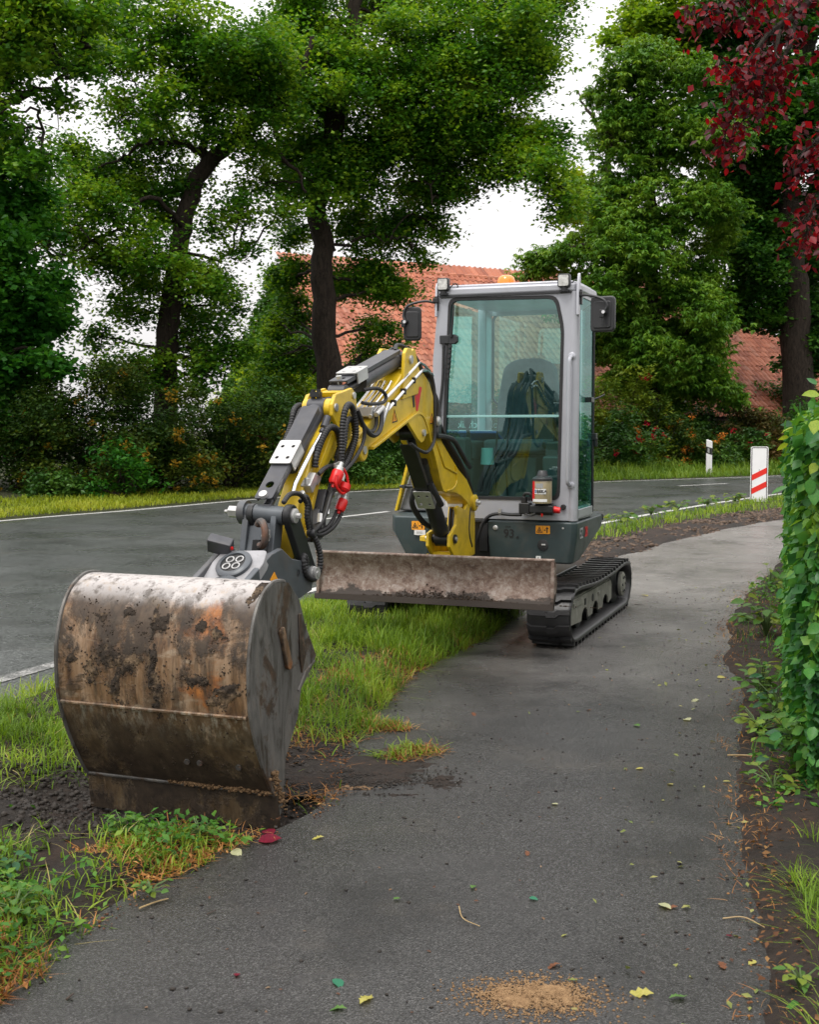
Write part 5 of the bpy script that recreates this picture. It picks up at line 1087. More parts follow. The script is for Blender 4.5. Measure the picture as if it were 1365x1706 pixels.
# wiper and its motor
b = MB(); b.box((-.195, -.437, 2.078), (.07, .02, .06)); wm = part('wiper_motor', b, 'plastic', cab, bevel=.006)
b = MB(); b.prism([(-.16, 2.045), (-.115, 2.045), (-.095, 2.06), (-.095, 2.095), (-.115, 2.112), (-.16, 2.112)], -.455, -.42, 'y'); part('motor_cover', b, 'plastic', wm, bevel=.006)
b = MB(); b.tube([(-.14, -.46, 2.09), (-.128, -.462, 2.2), (-.120, -.462, 2.315)], [.011, .009, .005], 6); b.tube([(-.126, -.448, 2.32), (-.15, -.448, 1.9), (-.165, -.448, 1.79)], .006, 6); part('wiper_arm', b, 'black', wm)
b = MB()
for i in range(7): z = 2.03-i*.035; b.box((-.148-.003*i, -.455, z), (.022, .02, .022), Matrix.Rotation(.5, 3, 'Y'))
part('wiper_blade', b, 'rubber', wm)
b = MB(); b.tube(spline([(-.20, -.44, 2.05), (-.205, -.445, 1.8), (-.225, -.45, 1.6), (-.24, -.45, 1.45)], 6), .011, 8); part('wiper_cable', b, 'rubber', wm)
# inside the cab
b = MB(); b.prism(arcpts([(-.02, 1.30), (.40, 1.30), (.44, 1.62), (.40, 1.93), (.30, 1.985), (.10, 1.985), (.0, 1.93), (-.055, 1.62)], .08), .36, .47, 'y'); st_ = part('seat', b, 'seat', cab, bevel=.035, seg=3)
b = MB(); b.prism(rrect(-.03, .42, -.10, .42, .08), 1.28, 1.38, 'z'); part('seat_cushion', b, 'seat', st_, bevel=.03, seg=3)
b = MB(); b.box((.19, .15, 1.08), (.36, .36, .36)); part('seat_base', b, 'darkin', st_, bevel=.02)
for x in (-.12, .53):
    b = MB(); b.box((x, .05, 1.30), (.13, .46, .14)); b.box((x, -.02, 1.12), (.10, .30, .26)); cn = part('side_console', b, 'darkin', cab, bevel=.02)
    b = MB(); b.tube([(x, -.12, 1.36), (x+.005, -.13, 1.42), (x, -.14, 1.47)], [.022, .014, .012], 10); b.lathe([(.014, 0), (.024, .03), (.026, .07), (.016, .10), (0, .105)], (x, -.14, 1.465), (0, -.15, 1), 12); part('joystick', b, 'plastic', cn)
b = MB(); b.box((-.15, -.26, 1.17), (.16, .14, .45)); b.box((.56, -.28, 1.12), (.14, .16, .30)); b.box((.2, .46, 1.15), (.9, .1, .46)); part('dashboard', b, 'darkin', cab, bevel=.02)
for i, x in enumerate((.12, .20)):
    b = MB(); b.tube([(x+.01, -.22, .93), (x, -.25, 1.2), (x+.03, -.27, 1.52)], .007, 8); b.lathe([(.008, 0), (.016, .02), (.014, .05), (0, .055)], (x+.03, -.27, 1.52), 'z', 10); tl = part('travel_lever', b, 'black', cab)
    b = MB(); b.box((x+.01, -.27, .955), (.06, .13, .015), Matrix.Rotation(-.4, 3, 'X')); part('pedal', b, 'rubber', tl)
b = MB(); b.lathe([(.052, 0), (.050, .02), (.045, .12), (.0, .12)], (.02, -.1, 1.20), 'z', 16); part('cup_holder', b, 'glassedge', cab)
b = MB(); b.box((-.10, -.30, 1.02), (.06, .01, .05)); part('control_sticker', b, 'white', cab)
# folder lying in the cab
def world(p): return EX_M @ Vector(p)
EX_M = Matrix.LocRotScale(EX.location, Matrix.Rotation(math.radians(-20.5), 3, 'Z'), None)
fo_ = empty('plastic_folder', world((-.12, .20, 1.40)), math.radians(-20.5), 'flat blue plastic folder on the left console inside the cab', 'folder')
b = MB(); b.box((0, 0, .0), (.30, .20, .02), Matrix.Rotation(-.35, 3, 'X')); b.build('cover', M['bluefold'], fo_, .004)
b = MB(); b.box((-.02, 0, .014), (.26, .17, .008), Matrix.Rotation(-.35, 3, 'X')); b.build('papers', M['white'], fo_)

# ---- grease pump on the cab front
b = MB(); b.box((.535, -.50, .915), (.16, .11, .05)); b.box((.535, -.455, .91), (.12, .06, .08)); gpu = part('grease_pump', b, 'black', cab, bevel=.006)
b = MB(); b.lathe([(.064, 0), (.066, .02), (.066, .155), (.064, .16)], (.535, -.52, .955), 'z', 28); part('reservoir', b, 'grease', gpu)
b = MB(); b.lathe([(.070, 0), (.070, .012), (.060, .022), (.040, .03), (.032, .062), (.026, .068), (0, .068)], (.535, -.52, 1.108), 'z', 28); part('reservoir_cap', b, 'plastic', gpu)
def wrap(x0, x1, z0, z1, r, n=10):
    b = MB(); A = np.linspace(x0, x1, n); vs = [[b.bm.verts.new((.535+r*math.sin(a), -.52-r*math.cos(a), z)) for z in (z0, z1)] for a in A]
    for p, q in zip(vs, vs[1:]): b.bm.faces.new((p[0], q[0], q[1], p[1]))
    return b
part('red_label', wrap(-1.35, -.62, .968, 1.105, .0668), 'red', gpu); part('paper_label', wrap(-1.0, .75, .966, .985, .0672), 'white', gpu); part('name_label', wrap(-.62, .62, 1.018, 1.054, .0674), 'white', gpu); part('print_label', wrap(-.45, .30, 1.06, 1.09, .0672), 'inkgrey', gpu); part('blue_mark', wrap(-.58, -.40, 1.024, 1.048, .0678), 'blueprint', gpu)
text('BEKA', .548, -.5885, 1.036, .030, 'ink', gpu, bold=.0008)
b = MB(); b.cyl((.585, -.50, .915), (.655, -.50, .905), .026, .020, 14); part('red_plug', b, 'red', gpu)
b = MB(); b.cyl((.54, -.545, .885), (.54, -.545, .862), .008, .004, 8); part('grease_nipple', b, 'red', gpu)
b = MB(); b.box((.41, -.49, .915), (.075, .08, .075)); b.cyl((.40, -.49, .95), (.40, -.49, .995), .022, n=12); b.cyl((.44, -.505, .905), (.50, -.505, .905), .016, n=10); part('pump_motor', b, 'black', gpu, bevel=.006)
b = MB(); b.tube(spline([(.395, -.49, .985), (.41, -.50, 1.015), (.45, -.50, 1.01), (.465, -.49, .97)], 5), .011, 8); part('pump_hose', b, 'rubber', gpu); b = MB(); b.tube(spline([(.42, -.53, .88), (.46, -.54, .868), (.50, -.535, .88)], 4), .005, 6); part('pump_hose', b, 'rubber', gpu)
b = MB(); b.tube(spline([(.38, -.48, .87), (.30, -.475, .868), (.22, -.475, .872), (.15, -.475, .855), (.10, -.475, .80), (.075, -.47, .73), (.05, -.46, .66)], 6), .012, 8); part('feed_hose', b, 'rubber', gpu)
b = MB(); b.box((.225, -.47, .885), (.02, .03, .04)); part('hose_clip', b, 'zinc', gpu)

# ---- king post
AX = .022
for x0, x1, nm in ((.072, .094, 1), (-.072, -.050, 0)):
    pts = [(-1.036, .945), (-.99, .955), (-.85, .92), (-.80, .955), (-.70, .99), (-.63, .985), (-.63, .60), (-.95, .585), (-1.06, .62), (-1.17, .70), (-1.165, .775), (-1.10, .80), (-1.04, .83), (-1.02, .90)]
    if not nm: pts = [(-.70, .98), (-.63, .985), (-.63, .60), (-.95, .585), (-1.06, .62), (-1.17, .70), (-1.165, .785), (-1.09, .80), (-1.0, .76), (-.9, .74), (-.76, .75), (-.73, .86)]
    b = MB(); b.prism(pts, x0, x1); part('king_post_plate', b, 'yellow', bevel=.006)
b = MB(); b.prism([(-1.10, .635), (-.63, .60), (-.63, .62), (-1.08, .66)], -.05, .072); b.box((.011, -.66, .78), (.12, .04, .38)); part('king_post', b, 'yellow', bevel=.005)
for z0, z1 in ((.555, .60), (.70, .735)):
    b = MB(); b.prism(arcpts([(-.235, -.86), (-.05, -.92), (.0, -.62), (.0, -.45), (-.15, -.45), (-.235, -.66)], .04), z0, z1, 'z'); part('swing_bracket', b, 'yellow', bevel=.006)
b = MB(); b.cyl((-.17, -.72, .50), (-.17, -.72, .72), .04); b.tube(spline([(-.20, -.80, .735), (-.17, -.84, .75), (-.14, -.80, .72), (-.17, -.82, .66)], 5), .008, 6); part('swing_cylinder', b, 'black')
for x0_, x1_, y_, z_ in ((-.085, .108, -1.085, .745), (-.085, .108, -.68, .962)):
    b = MB(); b.cyl((x0_, y_, z_), (x1_, y_, z_), .030); part('pivot_pin', b, 'black')
b = MB(); b.cyl((-.1, -1.085, .745), (.114, -1.085, .745), .015); part('pin_cap', b, 'zinc')
b = MB()
for i in range(6): x = -.045+i*.027; b.tube(spline([(x, -.73, .95), (x, -.76, .85), (x, -.76, .75), (x, -.70, .66)], 4), .011, 6)
part('hydraulic_hose', b, 'rubber')
b = MB(); b.prism(rrect(-.06, .055, .935, .985, .004), -.80, -.79, 'y'); part('white_plate', b, 'white')
# ---- boom
bo = [(-2.05, 1.76), (-1.97, 1.80), (-1.786, 1.815), (-1.669, 1.785), (-1.566, 1.735), (-1.505, 1.66), (-1.46, 1.55), (-1.41, 1.45), (-1.33, 1.375), (-1.18, 1.29), (-1.0, 1.195), (-.82, 1.12), (-.714, 1.04), (-.648, .985), (-.640, .94), (-.665, .912), (-.70, .905), (-.76, .925), (-.82, .969), (-.945, 1.015), (-1.086, 1.045), (-1.25, 1.052), (-1.38, 1.075), (-1.43, 1.14), (-1.50, 1.24), (-1.60, 1.37), (-1.68, 1.47), (-1.73, 1.52), (-1.79, 1.545), (-1.87, 1.54), (-2.53, 1.355), (-2.595, 1.30), (-2.66, 1.282), (-2.715, 1.31), (-2.72, 1.36), (-2.66, 1.42), (-2.56, 1.475), (-2.3, 1.605)]
b = MB(); b.prism(bo, AX-.075, AX+.075); boom = part('boom', b, 'yellow', bevel=.009, seg=3)
fl = spline([(0, -2.52, 1.352), (0, -2.2, 1.442), (0, -1.92, 1.522), (0, -1.82, 1.545), (0, -1.74, 1.533), (0, -1.67, 1.475), (0, -1.60, 1.38), (0, -1.50, 1.25), (0, -1.42, 1.13), (0, -1.37, 1.075)], 6)
b = MB(); rr = [[b.bm.verts.new((x, p.y, p.z+dz)) for x, dz in ((AX-.098, -.008), (AX+.098, -.008), (AX+.098, .008), (AX-.098, .008))] for p in fl]
for p, q in zip(rr, rr[1:]):
    for k in range(4): b.bm.faces.new((p[k], p[(k+1) % 4], q[(k+1) % 4], q[k]))
b.bm.faces.new(rr[0]); b.bm.faces.new(rr[-1][::-1]); part('lower_flange', b, 'yellow', boom, bevel=.003)
for x in (AX-.088, AX+.066):
    b = MB(); b.prism([(-2.06, 1.62), (-2.02, 1.885), (-1.985, 1.915), (-1.93, 1.918), (-1.905, 1.905), (-1.88, 1.918), (-1.85, 1.912), (-1.835, 1.88), (-1.78, 1.79), (-1.80, 1.66)], x, x+.022, holes=[circ(-1.94, 1.852, .018, 12)] if False else []); er = part('boom_ear', b, 'yellow', boom, bevel=.005)
    b = MB(); b.prism([(-2.0, 1.5), (-1.96, 1.475), (-1.82, 1.395), (-1.76, 1.372), (-1.71, 1.385), (-1.68, 1.42), (-1.64, 1.425), (-1.60, 1.44), (-1.66, 1.52), (-1.8, 1.56)], x-.004 if x < 0 else x+.006, x+.016 if x < 0 else x+.026); part('cylinder_lug', b, 'yellow', boom, bevel=.005)
for x0_, x1_, y_, z_, r_p in ((AX-.10, AX+.10, -1.94, 1.852, .024), (AX-.115, AX+.105, -1.735, 1.432, .020), (AX-.10, AX+.106, -2.655, 1.345, .022)):
    b = MB(); b.cyl((x0_, y_, z_), (x1_, y_, z_), r_p); part('pivot_pin', b, 'zinc', boom)
b = MB(); b.lathe([(.060, 0), (.060, .018), (.052, .024)], (AX+.075, -2.655, 1.345), 'x', 24); part('pivot_boss', b, 'yellow', boom); b = MB(); b.lathe([(.055, 0), (.055, .02), (.045, .026)], (AX+.075, -.69, .958), 'x', 24); part('pivot_boss', b, 'yellow', boom)
b = MB(); b.cyl((AX+.09, -.69, .958), (AX+.112, -.69, .958), .026, n=6); b.cyl((AX+.10, -.69, .958), (AX+.13, -.69, .958), .012); part('pivot_bolt', b, 'zinc', boom)
b = MB(); b.tube(spline([(AX+.076, -1.08, 1.22), (AX+.076, -1.05, 1.12), (AX+.076, -1.12, 1.075), (AX+.076, -1.25, 1.065)], 6), .007, 6); b.tube([(AX+.077, -1.46, 1.38), (AX+.078, -1.3, 1.22), (AX+.08, -1.06, 1.17)], .006, 6); part('weld_seam', b, 'yellow', boom)
# W mark and warning triangles on the right side of the boom
xw = AX+.0755
b = MB(); b.prism([(-1.885, 1.672), (-1.850, 1.690), (-1.832, 1.585), (-1.858, 1.578)], xw-.001, xw+.0015); part('logo_stroke', b, 'ink', boom)
b = MB(); b.prism([(-1.828, 1.700), (-1.798, 1.702), (-1.788, 1.640), (-1.752, 1.704), (-1.712, 1.700), (-1.785, 1.560), (-1.808, 1.562), (-1.828, 1.640)], xw-.001, xw+.0015); part('logo_stroke', b, 'redprint', boom)
for cy_, cz_, s_ in ((-2.158, 1.522, .042), (-1.532, 1.515, .038)):
    b = MB(); b.prism([(cy_-s_, cz_-s_*.85), (cy_+s_, cz_-s_*.6), (cy_-.1*s_, cz_+s_)], xw-.001, xw+.0012); part('warning_triangle', b, 'stickor', boom)
    b = MB(); b.prism([(cy_-s_, cz_-s_*.85), (cy_+s_, cz_-s_*.6), (cy_-.1*s_, cz_+s_)], xw+.001, xw+.0022, holes=[[(cy_-s_*.75, cz_-s_*.66), (cy_+s_*.72, cz_-s_*.48), (cy_-.1*s_, cz_+s_*.70)]]); b.box((xw+.0015, cy_, cz_-.005), (.001, .006, .026)); part('triangle_print', b, 'ink', boom)
# steel pipes and hoses along the boom
def pipe(name, pts, r, mt, par, n=8, k=7): b = MB(); b.tube(pts if mt == 'chrome' else spline(pts, k), r, n); return part(name, b, mt, par)
xp = AX+.088
pipe('steel_pipe', [(xp, -1.60, 1.80), (xp, -1.70, 1.832), (xp, -1.78, 1.842), (xp, -1.83, 1.825), (xp, -2.1, 1.712), (xp, -2.51, 1.545)], .008, 'chrome', boom)
pipe('steel_pipe', [(xp+.006, -1.57, 1.775), (xp+.006, -1.68, 1.80), (xp+.006, -1.76, 1.797), (xp+.006, -1.80, 1.78), (xp+.006, -2.03, 1.682), (xp+.006, -2.34, 1.545)], .010, 'chrome', boom)
for i in range(4): x = AX-.055+i*.034; pipe('steel_pipe', [(x, -2.08, 1.735-.01*i), (x, -2.14, 1.72), (x, -2.2, 1.675), (x, -2.5, 1.525)], .006, 'chrome', boom)
for t in (.2, .5, .8):
    y_, z_ = -1.80-.52*t, 1.780-.228*t; b = MB(); b.box((xp+.004, y_, z_), (.03, .02, .035)); part('pipe_clamp', b, 'black', boom, bevel=.003)
b = MB(); b.box((AX, -2.5, 1.545), (.18, .06, .05)); b.cyl((AX+.11, -2.52, 1.53), (AX+.11, -2.42, 1.57), .016, n=8); b.cyl((AX+.08, -2.53, 1.52), (AX+.08, -2.45, 1.555), .014, n=8); part('pipe_manifold', b, 'zinc', boom, bevel=.004)
def corr(name, pts, r, par, mt='rubber', pitch=.015, n=10):
    """hose in a spiral guard: ring after ring along its path"""
    q = spline(pts, 10); P = np.array([p[:] for p in q]); d = np.r_[0, np.cumsum(np.linalg.norm(np.diff(P, axis=0), axis=1))]; m_ = int(d[-1]/pitch*3); t = np.linspace(0, d[-1], m_)
    C = np.c_[[np.interp(t, d, P[:, k]) for k in range(3)]].T; rad = [r*(1.0 if i % 3 else .74) for i in range(m_)]
    b = MB(); b.tube([Vector(c) for c in C], rad, n); return part(name, b, mt, par, smooth=70)
h1 = [(AX+.095, -1.60, 1.79), (AX+.105, -1.575, 1.70), (AX+.11, -1.575, 1.60), (AX+.11, -1.575, 1.45), (AX+.11, -1.60, 1.37), (AX+.11, -1.72, 1.318), (AX+.10, -1.86, 1.34), (AX+.09, -1.94, 1.37)]
pipe('hydraulic_hose', h1, .0105, 'rubber', boom); pipe('hydraulic_hose', [(AX+.05, -1.56, 1.76), (AX+.06, -1.49, 1.70), (AX+.09, -1.46, 1.60), (AX+.10, -1.48, 1.50), (AX+.10, -1.52, 1.42), (AX+.10, -1.40, 1.41), (AX+.11, -1.22, 1.385), (AX+.115, -1.08, 1.305), (AX+.11, -.96, 1.245), (AX+.06, -.72, 1.2)], .016, 'rubber', boom)
pipe('hydraulic_hose', [(AX+.0, -1.54, 1.74), (AX+.03, -1.46, 1.62), (AX+.05, -1.36, 1.46), (AX+.06, -1.2, 1.36), (AX+.07, -1.05, 1.25), (AX+.07, -.9, 1.19), (AX+.06, -.76, 1.12)], .018, 'rubber', boom)
pipe('hydraulic_hose', [(AX+.03, -1.52, 1.72), (AX+.07, -1.44, 1.6), (AX+.08, -1.38, 1.47), (AX+.09, -1.25, 1.37), (AX+.09, -1.02, 1.24), (AX+.07, -.85, 1.15), (AX+.03, -.72, 1.02)], .013, 'rubber', boom)
for i, (xo, of) in enumerate(((-.06, .03), (-.035, .045), (-.01, .03), (.015, .05), (.04, .035), (.065, .03))):
    pipe('hydraulic_hose', [(AX+xo, -1.62, 1.795+of*.6), (AX+xo, -1.50, 1.70+of), (AX+xo, -1.42, 1.52+of), (AX+xo, -1.30, 1.375+of), (AX+xo, -1.10, 1.265+of), (AX+xo, -.88, 1.16+of), (AX+xo*.8, -.70, 1.06+of), (AX+xo*.6, -.56, .98)], .0125, 'rubber', boom)
b = MB(); b.lathe([(.02, -.02), (.032, -.01), (.032, .01), (.02, .02)], (AX+.10, -1.50, 1.50), 'x', 18); part('shackle', b, 'zinc', boom)
b = MB(); b.box((AX+.07, -1.44, 1.44), (.05, .07, .09)); part('hose_clamp', b, 'black', boom, bevel=.006)
# ---- lift cylinder
A_, B_ = Vector((AX, -1.735, 1.432)), Vector((AX, -1.085, .745)); dv = (B_-A_).normalized(); nv = Vector((0, dv.z, -dv.y)); nv = nv if nv.y < 0 else -nv
def along(t, off=0, x=0): return A_.lerp(B_, t)+nv*off+Vector((x, 0, 0))
b = MB(); b.cyl(along(.03), along(.30), .026); b.cyl(along(.28), along(.92), .052, n=22); b.cyl(along(.27), along(.33), .058, n=22); b.lathe([(.05, -.05), (.05, .05)], B_, 'x', 18); b.lathe([(.045, -.045), (.045, .045)], A_, 'x', 18); lc = part('lift_cylinder', b, 'black')
def cover(P0, P1, n_, half, thick, name, mt, par, drop=.05, holes=(), t0=0, t1=1, bevel=.006):
    """flat cover strip with turned-down sides lying on a cylinder"""
    d = (P1-P0).normalized(); L_ = (P1-P0).length; x_ = Vector((1, 0, 0)); n_ = n_.normalized()
    mat = Matrix((x_, d, n_)).transposed().to_4x4(); mat.translation = P0
    b = MB(); b.prism(rrect(-half, half, L_*t0, L_*t1, .012, 3), -thick, 0, 'z', [circ(hx, hy*L_, hr, 12) for hx, hy, hr in holes])
    if drop:
        for s in (-1, 1): b.box((s*(half-thick/2), L_*(t0+t1)/2, -drop/2-thick*.5), (thick, L_*(t1-t0)-.03, drop))
    b.bm.transform(mat); return part(name, b, mt, par, bevel=bevel)
cv = cover(along(.03, .075), along(.55, .075), nv, .046, .008, 'cylinder_guard', 'black', lc, .03)
cover(along(.44, .088), along(.60, .088), nv, .058, .008, 'guard_bracket', 'zinc', cv, .05, [(-.028, .28, .009), (.028, .28, .009), (-.028, .75, .009), (.028, .75, .009)], bevel=.008)
b = MB(); b.tube(spline([along(.45, .06, -.055), along(.52, .09, -.08), along(.62, .08, -.09), along(.78, .04, -.085), along(.88, .0, -.07)], 6), .018, 8); b.tube(spline([along(.40, .05, .06), along(.50, .07, .085), along(.60, .05, .085)], 6), .020, 8); part('hydraulic_hose', b, 'rubber', lc)
# ---- dipper stick
so_ = [(-2.985, 1.600), (-2.955, 1.628), (-2.78, 1.662), (-2.735, 1.645), (-2.70, 1.61), (-2.69, 1.53), (-2.62, 1.40), (-2.61, 1.32), (-2.66, 1.275), (-2.74, 1.29), (-2.80, 1.36), (-2.93, 1.345), (-3.10, 1.215), (-3.285, .88), (-3.275, .78), (-3.31, .735), (-3.37, .735), (-3.41, .79), (-3.42, .87), (-3.36, 1.10), (-3.16, 1.39), (-3.04, 1.49), (-3.01, 1.54)]
b = MB(); b.prism([(y, z) for y, z in so_ if z < 1.5]+[(-3.0, 1.48), (-2.72, 1.50)][:0], AX-.05, AX+.06); stick = part('dipper_stick', b, 'yellow', bevel=.008)
kn = [(-3.02, 1.575), (-2.975, 1.625), (-2.775, 1.664), (-2.725, 1.635), (-2.71, 1.56), (-2.76, 1.47), (-2.80, 1.40), (-2.93, 1.40), (-2.965, 1.47), (-3.02, 1.52)]
for x in (AX-.085, AX+.062):
    b = MB(); b.prism(kn, x, x+.022); part('knuckle_plate', b, 'yellow', stick, bevel=.006)
b = MB(); b.prism([(-2.85, 1.640), (-2.77, 1.655), (-2.76, 1.63), (-2.84, 1.615)], AX-.07, AX+.07); part('knuckle_bridge', b, 'yellow', stick, bevel=.004)
for x in (AX-.066, AX+.05):
    b = MB(); b.lathe([(.05, -.016), (.05, .016)], (x, -2.975, 1.555), 'x', 20); part('pivot_boss', b, 'yellow', stick)
for x0_, x1_, y_, z_, r_p in ((AX-.1, AX+.092, -2.985, 1.56, .02), (AX-.1, AX+.092, -2.76, 1.625, .018), (AX-.08, AX+.15, -3.345, .78, .03)):
    b = MB(); b.cyl((x0_, y_, z_), (x1_, y_, z_), r_p); part('pivot_pin', b, 'zinc', stick)
b = MB(); b.prism([(-2.98, 1.41), (-3.12, 1.27), (-3.30, .94), (-3.33, .94), (-3.16, 1.28), (-3.02, 1.43)], AX+.06, AX+.078); part('side_rib', b, 'yellow', stick, bevel=.003)
b = MB(); b.box((AX+.045, -3.20, 1.215), (.09, .05, .04), Matrix.Rotation(.6, 3, 'X')); part('pipe_clamp', b, 'zinc', stick, bevel=.003)
# dipper cylinder with its guard on top
A_, B_ = Vector((AX, -1.94, 1.852)), Vector((AX, -2.76, 1.640)); dv = (B_-A_).normalized(); nv = Vector((0, dv.z, -dv.y)); nv = nv if nv.z > 0 else -nv
b = MB(); b.cyl(along(.05), along(.66), .050, n=24); b.cyl(along(.63), along(.70), .056, n=24); b.cyl(along(.66), along(.96), .024); b.lathe([(.046, -.05), (.046, .05)], A_, 'x', 20); b.lathe([(.04, -.045), (.04, .045)], B_, 'x', 18); dc = part('dipper_cylinder', b, 'guard', smooth=50)
cv = cover(along(.04, .066), along(1.0, .062), nv, .050, .008, 'cylinder_guard', 'guard', dc, .018, [(0, .925, .022)]); cover(along(.66, .080), along(.86, .078), nv, .060, .008, 'guard_bracket', 'zinc', cv, .06, [(-.03, .25, .009), (.03, .25, .009), (-.03, .75, .009), (.03, .75, .009)], bevel=.009)
b = MB(); b.cyl(along(.97, .062), along(.97, .082), .016, n=12); part('bolt', b, 'zinc', cv)
b = MB(); b.tube(spline([(AX+.02, -2.0, 1.90), (AX+.0, -1.93, 1.935), (AX+.02, -1.85, 1.93), (AX+.05, -1.76, 1.88), (AX+.06, -1.66, 1.80)], 6), .012, 8); b.tube(spline([(AX-.04, -1.98, 1.88), (AX-.03, -1.92, 1.915), (AX-.02, -1.84, 1.90), (AX-.01, -1.72, 1.82)], 6), .012, 8); part('hydraulic_hose', b, 'rubber', dc)
pipe('hydraulic_hose', [(AX+.05, -2.55, 1.66), (AX+.09, -2.45, 1.67), (AX+.10, -2.36, 1.64), (AX+.10, -2.38, 1.60), (AX+.10, -2.55, 1.585), (AX+.09, -2.66, 1.59)], .010, 'rubber', dc)
# bucket cylinder with its guard
A_, B_ = Vector((AX-.01, -2.985, 1.56)), Vector((AX-.03, -3.53, 1.075)); dv = (B_-A_).normalized(); nv = Vector((0, dv.z, -dv.y)); nv = nv if nv.z > 0 else -nv
b = MB(); b.cyl(along(.04), along(.56), .046, n=24); b.cyl(along(.53), along(.58), .050, n=24); b.cyl(along(.56), along(.95), .022); b.lathe([(.045, -.045), (.045, .045)], A_, 'x', 20); b.lathe([(.036, -.04), (.036, .04)], B_, 'x', 18); kc = part('bucket_cylinder', b, 'guard', smooth=50)
cv = cover(along(.08, .062), along(.96, .060), nv, .046, .008, 'cylinder_guard', 'guard', kc, .03, [(0, .86, .021)]); cover(along(.44, .074), along(.66, .074), nv, .056, .008, 'guard_bracket', 'zinc', cv, .06, [(-.028, .27, .009), (.028, .27, .009), (-.028, .75, .009), (.028, .75, .009)], bevel=.009)
b = MB(); b.cyl(along(.94, .06), along(.94, .078), .020, n=16); part('bolt', b, 'zinc', cv)
pipe('steel_pipe', [(AX+.055, -2.99, 1.50), (AX+.060, -3.06, 1.46), (AX+.062, -3.225, 1.345), (AX+.062, -3.40, 1.20), (AX+.062, -3.425, 1.16)], .010, 'chrome', kc)
b = MB(); b.cyl((AX+.055, -3.02, 1.51), (AX+.058, -3.07, 1.46), .019, n=10); b.cyl((AX+.058, -3.08, 1.45), (AX+.06, -3.10, 1.435), .015, n=8); part('hose_fitting', b, 'guard', kc)
b = MB(); b.box((AX+.07, -3.26, 1.20), (.05, .09, .05), Matrix.Rotation(.75, 3, 'X')); b.cyl((AX+.075, -3.30, 1.19), (AX+.075, -3.30, 1.225), .014, n=6); b.cyl((AX+.08, -3.35, 1.14), (AX+.08, -3.37, 1.16), .016, n=8); part('valve_block', b, 'zinc', kc, bevel=.004)
corr('spiral_hose', [(AX+.075, -3.21, 1.27), (AX+.08, -3.20, 1.33), (AX+.085, -3.13, 1.42), (AX+.09, -3.06, 1.463), (AX+.10, -2.99, 1.44), (AX+.10, -2.97, 1.37), (AX+.10, -3.01, 1.31)], .017, stick)
pipe('hydraulic_hose', [(AX+.10, -3.01, 1.31), (AX+.11, -3.06, 1.28), (AX+.11, -3.16, 1.27), (AX+.10, -3.22, 1.24)], .011, 'rubber', stick)
corr('spiral_hose', [(AX+.14, -3.05, 1.27), (AX+.14, -3.04, 1.38), (AX+.14, -3.02, 1.50), (AX+.14, -2.97, 1.568), (AX+.135, -2.90, 1.565), (AX+.13, -2.85, 1.51), (AX+.13, -2.84, 1.42), (AX+.13, -2.92, 1.32), (AX+.13, -3.01, 1.26)], .0165, stick)
corr('spiral_hose', [(AX+.12, -3.02, 1.30), (AX+.115, -2.95, 1.38), (AX+.11, -2.92, 1.46), (AX+.11, -2.88, 1.505), (AX+.11, -2.82, 1.48), (AX+.11, -2.82, 1.40), (AX+.11, -2.90, 1.33), (AX+.12, -3.0, 1.26)], .014, stick)
pipe('hydraulic_hose', [(AX+.15, -2.86, 1.55), (AX+.16, -2.80, 1.45), (AX+.155, -2.82, 1.37), (AX+.15, -2.93, 1.29), (AX+.15, -3.03, 1.25)], .010, 'rubber', stick)
pipe('hydraulic_hose', [(AX+.12, -2.80, 1.53), (AX+.13, -2.70, 1.45), (AX+.13, -2.60, 1.42), (AX+.125, -2.50, 1.45), (AX+.12, -2.46, 1.52), (AX+.11, -2.46, 1.56)], .013, 'rubber', stick)
pipe('hydraulic_hose', [(AX+.10, -2.82, 1.54), (AX+.11, -2.70, 1.47), (AX+.11, -2.58, 1.44), (AX+.10, -2.49, 1.48), (AX+.09, -2.47, 1.54)], .011, 'rubber', stick)
corr('spiral_hose', [(AX+.12, -2.47, 1.47), (AX+.12, -2.42, 1.53), (AX+.12, -2.36, 1.59)], .013, boom, 'zinc')
corr('spiral_hose', [(AX-.06, -2.98, 1.53), (AX-.095, -3.0, 1.57), (AX-.10, -3.07, 1.55), (AX-.095, -3.12, 1.47), (AX-.09, -3.22, 1.36), (AX-.08, -3.33, 1.24)], .015, stick)
corr('spiral_hose', [(AX-.06, -3.0, 1.52), (AX-.082, -3.03, 1.55), (AX-.085, -3.09, 1.50), (AX-.08, -3.18, 1.38)], .013, stick)
pipe('hydraulic_hose', [(AX-.02, -2.98, 1.62), (AX+.0, -2.95, 1.60), (AX+.04, -2.93, 1.60), (AX+.055, -2.94, 1.53), (AX+.05, -2.99, 1.50)], .010, 'rubber', stick)
b = MB(); b.box((AX-.02, -2.99, 1.625), (.05, .04, .025)); b.cyl((AX-.035, -2.99, 1.60), (AX-.035, -2.99, 1.65), .012, n=8); b.cyl((AX-.005, -2.99, 1.60), (AX-.005, -2.99, 1.65), .012, n=8); part('hose_fitting', b, 'black', stick)
